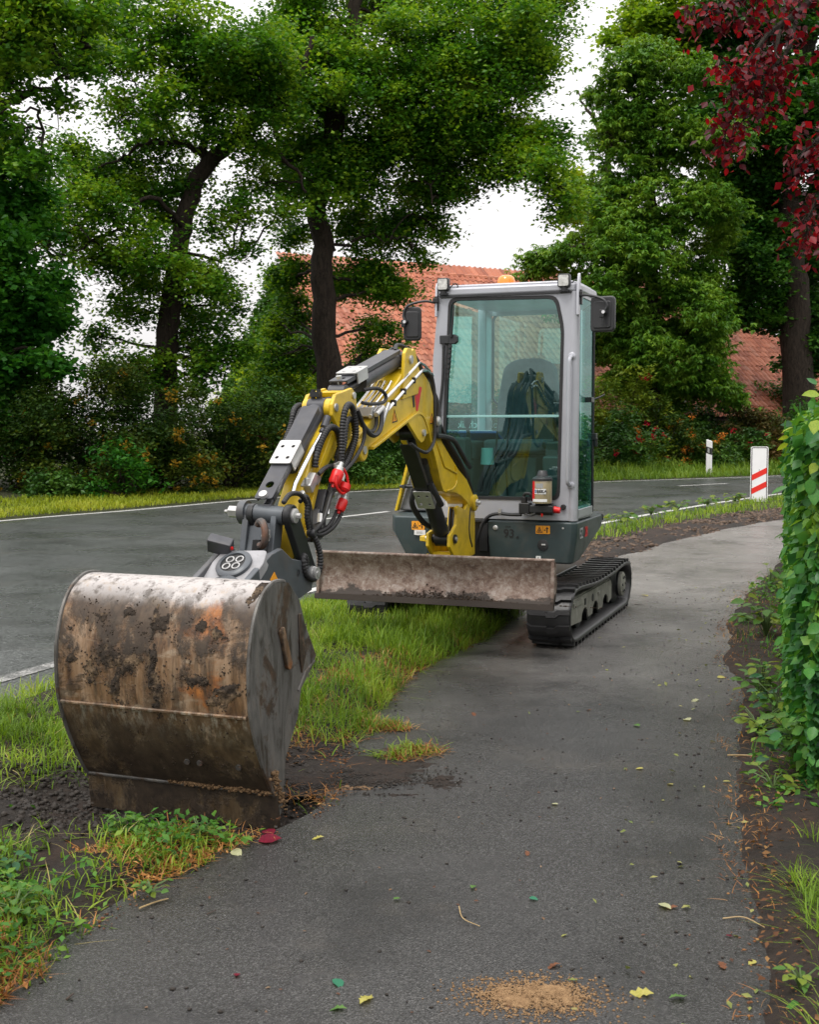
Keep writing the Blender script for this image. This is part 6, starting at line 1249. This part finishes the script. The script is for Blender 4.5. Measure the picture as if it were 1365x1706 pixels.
# red quick couplings with dust caps
b = MB(); b.prism([(-3.13, 1.285), (-3.05, 1.30), (-3.0, 1.12), (-3.02, 1.06)], AX+.135, AX+.142); part('coupling_bracket', b, 'zinc', stick)
for (y_, z_), sc in (((-3.14, 1.245), 1.0), ((-3.085, 1.105), .85)):
    cpl = MB(); ax = Vector((-.15, -.45, -.85)); o_ = Vector((AX+.165, y_, z_)); cpl.lathe([(.0, -.01), (.026*sc, -.008), (.030*sc, .0), (.030*sc, .05*sc), (.024*sc, .062*sc), (.010*sc, .065*sc), (.008*sc, .08*sc), (0, .082*sc)], o_, ax, 18); co_ = part('quick_coupling', cpl, 'red', stick)
    b = MB(); b.lathe([(.020*sc, -.03*sc), (.022*sc, -.005)], o_, ax, 14); b.cyl(o_-ax*.055*sc, o_-ax*.03*sc, .012*sc); part('coupling_body', b, 'zinc', co_)
    if sc == 1:
        b = MB(); b.lathe([(.0, 0), (.028, .002), (.030, .03), (.02, .042), (0, .043)], o_+Vector((.02, .045, -.055)), ax, 16); part('dust_cap', b, 'red', co_)
        b = MB(); b.tube(spline([o_+Vector((.01, -.04, -.01)), o_+Vector((.01, -.045, -.06)), o_+Vector((.02, 0, -.10)), o_+Vector((.025, .06, -.08)), o_+Vector((.02, .06, -.02)), o_+Vector((.01, .035, .02))], 5), .007, 8); part('cap_strap', b, 'red', co_)
b = MB(); b.cyl((AX+.145, -3.03, 1.25), (AX+.145, -3.06, 1.20), .015, n=8); b.cyl((AX+.145, -3.07, 1.16), (AX+.145, -3.11, 1.06), .013, n=8); b.cyl((AX+.15, -3.01, 1.19), (AX+.15, -3.0, 1.10), .010, n=8); part('hose_fitting', b, 'zinc', stick)
corr('spiral_hose', [(AX+.11, -3.62, 1.125), (AX+.11, -3.55, 1.16), (AX+.115, -3.46, 1.155), (AX+.12, -3.40, 1.11), (AX+.12, -3.40, 1.05), (AX+.12, -3.38, .99)], .012, stick)
pipe('hydraulic_hose', [(AX+.10, -3.43, 1.12), (AX+.11, -3.38, 1.14), (AX+.115, -3.35, 1.08), (AX+.12, -3.36, 1.02), (AX+.12, -3.34, .97)], .011, 'rubber', stick)
for i in range(5): pipe('hydraulic_hose', [(AX+.09+.012*i, -2.98-.02*i, 1.33), (AX+.10+.012*i, -3.06, 1.24-.01*i), (AX+.10+.012*i, -3.12-.015*i, 1.14), (AX+.105+.01*i, -3.22-.01*i, 1.03), (AX+.11+.004*i, -3.33, .975)], .0085, 'rubber', stick)
for i, (y_, z_) in enumerate(((-3.04, 1.27), (-3.10, 1.17), (-3.17, 1.085), (-3.25, 1.05))): b = MB(); b.cyl((AX+.12, y_, z_), (AX+.13, y_-.03, z_-.04), .013, n=6); part('hose_fitting', b, 'zinc' if i % 2 else 'chrome', stick)
corr('spiral_hose', [(AX+.15, -3.05, 1.13), (AX+.15, -3.06, 1.06), (AX+.145, -3.14, .99), (AX+.13, -3.25, .955), (AX+.12, -3.34, .965)], .0115, stick)
corr('spiral_hose', [(AX+.145, -3.09, 1.10), (AX+.14, -3.12, 1.04), (AX+.135, -3.2, .985), (AX+.125, -3.30, .965)], .0105, stick)
corr('spiral_hose', [(AX+.12, -3.35, .97), (AX+.13, -3.31, .92), (AX+.135, -3.285, .85), (AX+.135, -3.30, .785), (AX+.135, -3.36, .755), (AX+.13, -3.43, .785), (AX+.125, -3.45, .845), (AX+.12, -3.43, .87), (AX+.115, -3.40, .84), (AX+.11, -3.40, .79)], .0155, stick)
b = MB(); b.box((AX+.085, -3.16, 1.10), (.05, .05, .12), Matrix.Rotation(-.5, 3, 'X')); b.box((AX+.09, -3.24, 1.02), (.045, .05, .10), Matrix.Rotation(-.5, 3, 'X')); part('valve_block', b, 'guard', stick, bevel=.004)
for i in range(4): pipe('hydraulic_hose', [(AX+.075+i*.012, -3.13+i*.01, 1.16), (AX+.08+i*.012, -3.22+i*.012, 1.04), (AX+.085+i*.012, -3.26+i*.012, .95), (AX+.08+i*.01, -3.33, .93)], .0075, 'rubber', stick)
b = MB(); b.lathe([(.016, -.02), (.022, -.01), (.022, .01), (.016, .02)], (AX+.12, -3.345, .968), 'x', 10); part('hose_tie', b, 'plastic', stick)
# ---- linkage: cross tube, H-link, side link
b = MB(); b.cyl((-.115, -3.535, 1.072), (.10, -3.535, 1.060), .042, n=24); b.lathe([(.055, 0), (.055, .035)], (-.125, -3.535, 1.072), 'x', 20); lk_ = part('bucket_link', b, 'gun', smooth=50)
b = MB(); b.cyl((-.185, -3.535, 1.074), (-.12, -3.535, 1.072), .028, n=6); b.cyl((-.21, -3.535, 1.074), (-.18, -3.535, 1.074), .008, n=8); part('castle_nut', b, 'zinc', lk_)
def bar(p, q, w, x0, x1, mt, par, name='link_bar'):
    p, q = Vector((p[0], p[1])), Vector((q[0], q[1])); d = (q-p).normalized(); n_ = Vector((-d.y, d.x)); pts = []
    for c, s in ((q, 1), (p, -1)):
        for k in range(9): a = -math.pi/2+math.pi*k/8; pts.append(tuple(c+(n_*math.sin(a)+d*s*math.cos(a)*1.0)*w if s > 0 else c+(n_*-math.sin(a)-d*math.cos(a))*w))
    b = MB(); b.prism(pts, x0, x1); return part(name, b, mt, par, bevel=.006)
bar((-3.535, 1.062), (-3.345, .78), .052, AX+.085, AX+.12, 'black', lk_); bar((-3.535, 1.062), (-3.345, .78), .052, AX-.10, AX-.068, 'black', lk_)
for y_, z_ in ((-3.535, 1.062), (-3.345, .78)):
    b = MB(); b.lathe([(.034, 0), (.034, .012), (.026, .016), (0, .016)], (AX+.12, y_, z_), 'x', 20); part('pin_washer', b, 'zinc', lk_); b = MB(); b.cyl((AX+.134, y_, z_), (AX+.155, y_, z_), .013, n=6); part('pin_bolt', b, 'zinc', lk_)
bar((-3.535, 1.065), (-3.60, .80), .040, -.098, -.066, 'gun', lk_); bar((-3.535, 1.065), (-3.60, .80), .040, .045, .075, 'gun', lk_)
b = MB(); b.prism([(-3.56, 1.03), (-3.535, 1.03), (-3.59, .86), (-3.615, .86)], -.07, .05, holes=[]); part('link_web', b, 'gun', lk_, bevel=.003)
b = MB(); b.prism([(-.03, .875), (.005, .875), (.012, .955), (-.02, .955)], -3.625, -3.60, 'y'); part('web_opening', b, 'ink', lk_)
# lifting eye
b = MB(); c0_ = Vector((.025, -3.63, .985)); ring = [c0_+Vector((math.cos(a)*.034, -.025*math.cos(a), math.sin(a)*.055)) for a in np.linspace(-1.9, 2.4, 22)]; b.tube(ring, .017, 10); part('lifting_eye', b, 'orangering', lk_)
b = MB(); b.box((.04, -3.60, .975), (.03, .03, .05)); b.cyl((.03, -3.63, .975), (.07, -3.63, .975), .009, n=8); part('safety_latch', b, 'zinc', lk_)
# ---- tilt rotator / quick hitch
qh = MB()
for x in (-.135, .115): qh.prism([(-3.35, .70), (-3.33, .78), (-3.40, .84), (-3.56, .87), (-3.66, .925), (-3.76, .91), (-4.02, .80), (-4.04, .72), (-3.9, .69), (-3.6, .66)], x, x+.03)
hitch = part('quick_hitch', qh, 'gun', bevel=.006)
tn = Vector((-.05, -.60, .80)).normalized(); tu = Vector((1, 0, .02)); tu = (tu-tn*tu.dot(tn)).normalized(); tv = tn.cross(tu)
tm = Matrix((tu, tv, tn)).transposed().to_4x4(); tm.translation = Vector((.015, -3.86, .865))
b = MB(); b.prism(arcpts([(-.125, -.15), (.115, -.15), (.135, .02), (.12, .10), (-.10, .10), (-.125, .02)], .02), -.05, 0, 'z'); b.bm.transform(tm); rot_ = part('rotator_plate', b, plain('pale_worn_plate', (.30, .30, .31), .45, .2, dirt=.3, scale=10), hitch, bevel=.006)
b = MB(); b.lathe([(.082, -.01), (.082, .014), (.070, .022), (.058, .022), (.056, .012), (0, .012)], (0, 0, 0), 'z', 32); b.bm.transform(tm); part('rotor_ring', b, 'gun', rot_)
b = MB(); b.prism(circ(-.0, .0, .055, 24), .012, .015, 'z'); b.bm.transform(tm); part('rotor_face', b, 'ink', rot_)
for dx, dy in ((-.022, .02), (.024, .022), (-.024, -.022), (.022, -.02)):
    b = MB(); b.tube([(dx+.017*math.cos(a), dy+.017*math.sin(a), .018) for a in np.linspace(0, 6.283, 17)], .0035, 6, False); b.bm.transform(tm); part('port_ring', b, 'zinc', rot_)
b = MB(); b.box((-.10, .10, .03), (.11, .05, .075), Matrix.Rotation(.35, 3, 'Y')); b.bm.transform(tm); part('end_stop', b, 'guard', rot_, bevel=.006)
b = MB(); b.box((-.06, .085, .025), (.05, .012, .012)); b.bm.transform(tm); part('red_clip', b, 'red', rot_)
b = MB(); b.prism([(-3.62, .80), (-3.56, .86), (-3.48, .78), (-3.55, .68)], .075, .112); part('hitch_cheek', b, 'gun', hitch, bevel=.005)
b = MB(); b.prism([(-3.78, .80), (-3.74, .83), (-3.66, .74), (-3.70, .71)], .1455, .147); ys_l = part('yellow_sticker', b, 'stickor', hitch)
b = MB()
for i in range(4): t = .15+i*.22; b.box((.1475, -3.76+.08*t+.02, .815-.09*t-.01), (.001, .012, .008), Matrix.Rotation(.7, 3, 'X'))
part('sticker_print', b, 'ink', ys_l)
b = MB(); b.lathe([(.048, -.01), (.05, 0), (.045, .02), (.02, .03), (0, .03)], (.115, -3.50, .80), 'x', 20); part('tilt_bearing', b, 'gun', hitch)
b = MB(); b.cyl((.04, -3.95, .76), (.04, -4.28, .76), .075, n=24); b.box((.05, -4.2, .775), (.34, .30, .05)); part('hitch_adapter', b, 'gun', hitch, bevel=.006)
# ---- bucket
sp_ = spline([(0, -4.33, .870), (0, -4.40, .883), (0, -4.470, .878), (0, -4.545, .838), (0, -4.598, .77), (0, -4.632, .676), (0, -4.646, .587), (0, -4.640, .455), (0, -4.616, .365), (0, -4.570, .26), (0, -4.497, .135), (0, -4.452, .078)], 5)
shell = [(p.y, p.z) for p in sp_]; inner = []
for i, (y, z) in enumerate(shell):
    a = Vector(shell[max(i-1, 0)]); c = Vector(shell[min(i+1, len(shell)-1)]); t = (c-a).normalized(); n_ = Vector((-t.y, t.x)); n_ = n_ if n_.x > 0 or (i < 8 and n_.y < 0) else -n_; inner.append((y+n_.x*.018, z+n_.y*.018))
XL, XR = -.330, .508
b = MB(); V0 = [(XL, p) for p in shell]; nS = len(shell); nx = 40
grid = [[b.bm.verts.new((XL+(XR-XL)*j/nx, y-.004*math.sin(j*1.3+i*.7)*0, z)) for j in range(nx+1)] for i, (y, z) in enumerate(shell)]
gin = [[b.bm.verts.new((XL+(XR-XL)*j/nx, y, z)) for j in (0, nx)] for y, z in inner]
for i in range(nS-1):
    for j in range(nx): b.bm.faces.new((grid[i][j], grid[i][j+1], grid[i+1][j+1], grid[i+1][j]))
    b.bm.faces.new((gin[i][0], gin[i+1][0], gin[i+1][1], gin[i][1]))
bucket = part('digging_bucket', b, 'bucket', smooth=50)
sd_o = [(y, z) for y, z in shell]+[(-4.432, .02), (-4.440, -.05), (-4.395, .02), (-4.362, .206), (-4.259, .33), (-4.225, .44), (-4.112, .515), (-4.085, .548), (-4.188, .692), (-4.235, .79)]
for x0, x1 in ((XR-.016, XR), (XL, XL+.016)):
    b = MB(); b.prism(sd_o, x0, x1); part('side_plate', b, 'bucketside', bucket, bevel=.003)
rim = spline([(0, y, z) for y, z in shell[2:]], 2)
for x in (XR-.006, XL+.006):
    b = MB(); b.tube([(x, p.y-.002, p.z+.002) for p in rim], .008, 6); part('edge_weld', b, 'bucketside', bucket)
b = MB(); b.prism([(-4.456, .085), (-4.440, .085), (-4.418, -.055), (-4.436, -.06)], XL, XR+.004); part('cutting_lip', b, 'bucket', bucket, bevel=.002)
b = MB(); b.cyl((XL+.01, -4.458, .088), (XR-.01, -4.458, .088), .009, n=8); part('lip_weld', b, 'bucketside', bucket)
b = MB(); b.tube([(XL+.02, -4.640, .415), (.1, -4.639, .413), (XR-.02, -4.640, .415)], .007, 6); part('plate_seam', b, 'bucket', bucket)
b = MB(); b.prism(arcpts([(-4.425, .70), (-4.395, .715), (-4.325, .56), (-4.345, .535), (-4.37, .55)], .012), XR, XR+.014); b.prism([(-4.255, .74), (-4.235, .74), (-4.20, .56), (-4.23, .50), (-4.245, .56)], XR, XR+.008); part('wear_patch', b, 'bucket', bucket, bevel=.004)
b = MB(); b.tube([(XR+.003, -4.11, .53), (XR+.003, -4.20, .50), (XR+.003, -4.26, .44)], .005, 6); part('side_weld', b, 'bucketside', bucket)
for x in (.18, .235, .40): b = MB(); b.cyl((x, -4.53, .205), (x, -4.545, .20), .012, n=10); part('plug_weld', b, 'orangering', bucket)
# crusts of mud stuck to the shell
sa = np.array(shell); gx_, gz_ = np.meshgrid(np.linspace(XL+.005, XR-.012, 300), np.linspace(.11, .885, 260))
hgt = np.zeros_like(gx_)
for cx_, cz_, wx, wz, k_ in ((-.10, .60, .055, .033, 1.1), (-.02, .585, .05, .03, 1.1), (.03, .60, .045, .025, 1.0), (-.17, .545, .022, .05, .8), (-.25, .59, .02, .02, .8), (.10, .60, .02, .09, 1.0), (.115, .49, .016, .06, .9), (-.065, .485, .032, .04, 1.0), (.13, .735, .042, .036, 1.05), (.29, .74, .03, .028, .6), (.38, .71, .045, .02, .8), (-.13, .745, .05, .028, .75), (-.04, .76, .03, .02, .6), (.475, .865, .016, .03, 1.1), (.455, .83, .02, .015, .8), (.30, .535, .06, .022, .8), (.42, .51, .05, .028, 1.0), (.36, .47, .03, .02, .7), (.2, .56, .05, .02, .6), (.02, .70, .3, .012, .25)):
    hgt = np.maximum(hgt, k_*np.exp(-((gx_-cx_)/wx)**2*.5-((gz_-cz_)/wz)**2*.5))
nz_ = fbm(gx_*1.3, gz_, 26, 5); h_ = hgt*1.0+(nz_-.5)*1.7-.55; fine_ = fbm(gx_, gz_, 120, 3)
yy_ = np.interp(-gz_, -sa[9:, 1], sa[9:, 0]); out_ = np.clip(h_, -.04, .8)*.011*(.5+fine_)
V_ = np.c_[gx_.ravel(), (yy_-out_-.0006).ravel(), gz_.ravel()]; n0, n1 = gx_.shape
ii = (np.arange(n0-1)[:, None]*n1+np.arange(n1-1)[None]).ravel(); F_ = np.c_[ii, ii+1, ii+n1+1, ii+n1]; F_ = F_[(h_.ravel()[F_] > 0).all(1)]
crust = mesh_np('mud_crust', V_, F_, M['crust'], bucket, smooth=True); crust['kind'] = 'stuff'
cl = rng.integers(0, h_.size, 6000); cl = cl[(h_.ravel()[cl] > -.25)][:900]
lumps('stuck_mud', V_[cl, 0], V_[cl, 1], V_[cl, 2], rng.uniform(.001, .0045, len(cl)), M['mud'], None, 1.0, bucket)
n_ = 420; x = rng.uniform(.05, XR, n_); lumps('dried_mud', x, -4.466+rng.normal(0, .004, n_), .094+rng.normal(0, .005, n_), size(n_, .003, .011), M['drymud'], None, .9, bucket)
n_ = 160; t = rng.uniform(0, 1, n_); lumps('dried_mud', XR+.003+0*t, -4.47+.08*t+rng.normal(0, .012, n_), .17-.15*t+rng.normal(0, .012, n_), size(n_, .003, .010), M['drymud'], None, .9, bucket)
# ------------------------------------------------------------------ fallen leaves and twigs on the footpath
fm = {k: leafmat('fallen_'+k, v, .25, .5, .3, 9) for k, v in dict(green=((.05, .13, .03), (.08, .17, .04), (.11, .2, .05)), yellow=((.28, .26, .05), (.36, .33, .08), (.42, .38, .12)), pale=((.28, .30, .16), (.35, .36, .2), (.4, .4, .25)), brown=((.10, .04, .02), (.15, .06, .03), (.2, .09, .045)), red=((.09, .008, .018), (.13, .01, .025), (.2, .015, .03)), teal=((.02, .13, .07), (.03, .16, .09), (.04, .18, .1))).items()}
def oakleaf(mt):
    pts = [(0, .02), (.15, .10), (.25, .22), (.35, .13), (.5, .30), (.6, .16), (.75, .24), (.85, .10), (1, 0)]
    V = [(x, 0, .05*math.sin(x*4)) for x, _ in pts]+[(x, y, .08*y+.06*math.sin(x*5)) for x, y in pts]+[(x, -y*.95, .30*y+.05*math.sin(x*6)) for x, y in pts]; n = len(pts)
    F = [(i, i+1, n+i+1, n+i) for i in range(n-1)]+[(i+1, i, 2*n+i, 2*n+i+1) for i in range(n-1)]
    me = bpy.data.meshes.new('leaf'); me.from_pydata(V, [], F); me.materials.append(fm[mt]); me.update(); return me
ome = {k: oakleaf(k) for k in fm}; sme = {k: leafmesh('leaf', fm[k]) for k in fm}
def fallen(u, v, L, mt, label, oak=False, rz=None):
    p = gp(u, v, .006); o = bpy.data.objects.new('fallen_leaf', (ome if oak else sme)[mt]); o.location = p; o.scale = (L, L, L); o.rotation_euler = (rng.normal(0, .12), rng.normal(0, .12), rng.uniform(0, 6.28) if rz is None else rz)
    link(o); tag(o, label, 'leaf', 'fallen leaves on the footpath')
for a in [(600, 1672, .062, 'yellow', 'upright yellow oak leaf at the bottom edge left of the sand', True, 1.1), (578, 1680, .06, 'green', 'green oak leaf touching the yellow one at the bottom edge', True, 2.9), (559, 1630, .045, 'teal', 'flat blue-green leaf above the pair of oak leaves'), (393, 1626, .025, 'red', 'tiny crimson petal near the bottom at left'),
          (387, 1416, .055, 'pale', 'pale green leaf in front of the bucket lip'), (540, 1394, .045, 'yellow', 'yellow leaf right of the bucket corner on bare asphalt', True), (1090, 1655, .075, 'yellow', 'long yellow-green torn leaf near the bottom right', True, 3.0), (1115, 1663, .05, 'green', 'green scrap against the torn yellow leaf at bottom right', True, .2),
          (1098, 1505, .05, 'pale', 'pale leaf left of the pink-brown one, lower right'), (1130, 1510, .045, 'brown', 'pinkish brown curled leaf, lower right of the path', True), (1200, 1602, .045, 'brown', 'tan curled oak leaf near the right path edge', True), (1260, 1600, .03, 'yellow', 'small ochre leaf by the soil at lower right'),
          (1210, 1558, .02, 'red', 'pink petal on the path at lower right'), (1058, 1207, .042, 'green', 'fresh green leaf in the middle of the path behind the mud'), (1073, 1280, .035, 'yellow', 'yellow leaf right of the path middle, below the fresh green one'), (1122, 1307, .032, 'yellow', 'yellow leaf nearer the hedge, lower of two'),
          (1205, 1302, .032, 'yellow', 'bright orange-yellow leaf near the hedge soil'), (1150, 1200, .06, 'pale', 'large pale yellow leaf at the hedge side of the path'), (1165, 1165, .06, 'pale', 'pale leaf further up at the hedge side', True), (1195, 1128, .05, 'yellow', 'yellowish leaf beside the weeds far up the path'), (788, 1187, .05, 'brown', 'dark red-brown curled leaf in the path middle beyond the mud', True), (985, 1183, .04, 'brown', 'flat reddish leaf on the path below the right track', True),
          (880, 1418, .035, 'brown', 'small brown curled leaf in the centre of the near path', True), (790, 1475, .028, 'green', 'small green leaf in the centre of the near path'), (882, 1495, .03, 'teal', 'small blue-green leaf right of the near path centre'), (935, 1605, .05, 'brown', 'dark brown leaf right above the sand patch', True), (430, 1402, .085, 'red', 'large dark purple leaf lying under the bucket corner', False, .3), (455, 1390, .07, 'red', 'folded dark purple leaf behind the large purple one', False, 2.2), (1080, 993, .07, 'yellow', 'yellow leaf just behind the right track'), (655, 1498, .025, 'green', 'small green leaf left of the near path centre'), (930, 1340, .03, 'pale', 'faint pale leaf in the path middle'), (1240, 1760, .03, 'brown', 'brown leaf at the bottom right corner')]:
    if a[1] < 1706: fallen(*a)
M['strawtwig'] = plain('dry_stalk', (.34, .24, .11), .6); M['darktwig'] = plain('dark_twig', (.04, .025, .015), .8)
def stalk(pts, r, mt, label, name='stalk'):
    P = [gp(u, v, z) for u, v, z in pts]; c = P[0].copy(); b = MB(); q = spline([p-c for p in P], 5); b.tube(q, taper(q, r, r*.6), 6); o = b.build(name, M[mt]); o.location = c; tag(o, label, 'stalk', 'loose stalks on the ground')
stalk([(232, 1513, .01), (258, 1503, .006), (280, 1497, .004)], .003, 'strawtwig', 'pale straw stalk sticking out over the path at lower left')
stalk([(1213, 1258, .012), (1240, 1258, .012), (1258, 1259, .02)], .004, 'strawtwig', 'thick pale stalk lying by the hedge foot, left of two')
stalk([(1270, 1262, .012), (1290, 1260, .02), (1308, 1261, .03)], .004, 'strawtwig', 'thick pale stalk lying by the hedge foot, right of two')
stalk([(765, 1510, .004), (772, 1530, .008), (800, 1543, .004)], .0018, 'strawtwig', 'thin curved grass stem on the near path')
stalk([(1205, 1530, .004), (1240, 1528, .01), (1275, 1545, .02)], .0022, 'strawtwig', 'thin straw reaching from the right soil onto the path')
stalk([(345, 1523, .004), (360, 1516, .006)], .0022, 'darktwig', 'short dark twig on the path in front of the bucket', 'twig')
stalk([(1058, 1007, .006), (1072, 1008, .006)], .003, 'darktwig', 'short dark twig behind the right track', 'twig')
stalk([(110, 1665, .004), (122, 1655, .006)], .003, 'darktwig', 'short dark twig at the bottom left of the path', 'twig')
# green and yellow scraps strewn along the hedge side: too many to count
x, y = scatter(1500, .4, 3.6, 2.6, 11, lambda x, y: ((x > byY(plP, y)) & (x < byY(prP, y)-.02)).astype(float)*np.exp(-((byY(prP, y)-x)/.30)))
o = leaves(np.c_[x, y, 0*x+.005][:420], .028, .014, leafmat('leaf_scraps', ((.06, .11, .03), (.2, .22, .06), (.3, .26, .10)), .2, .5, .3, 9), 'leaf_scraps', None, 0, .8, kind='stuff'); o['label'] = 'small torn leaf scraps strewn along the hedge side of the path'
x, y = scatter(2200, -.9, 3.0, 2.6, 11, lambda x, y: ((x > byY(plP, y)) & (x < byY(prP, y))).astype(float)); x, y = x[:330], y[:330]
o = leaves(np.c_[x, y, 0*x+.004], .016, .008, leafmat('brown_scraps', ((.05, .025, .015), (.10, .05, .03), (.2, .14, .08)), .1, .6, .3, 9), 'leaf_scraps', None, 0, .8, kind='stuff'); o['label'] = 'tiny brown scraps scattered over the footpath'
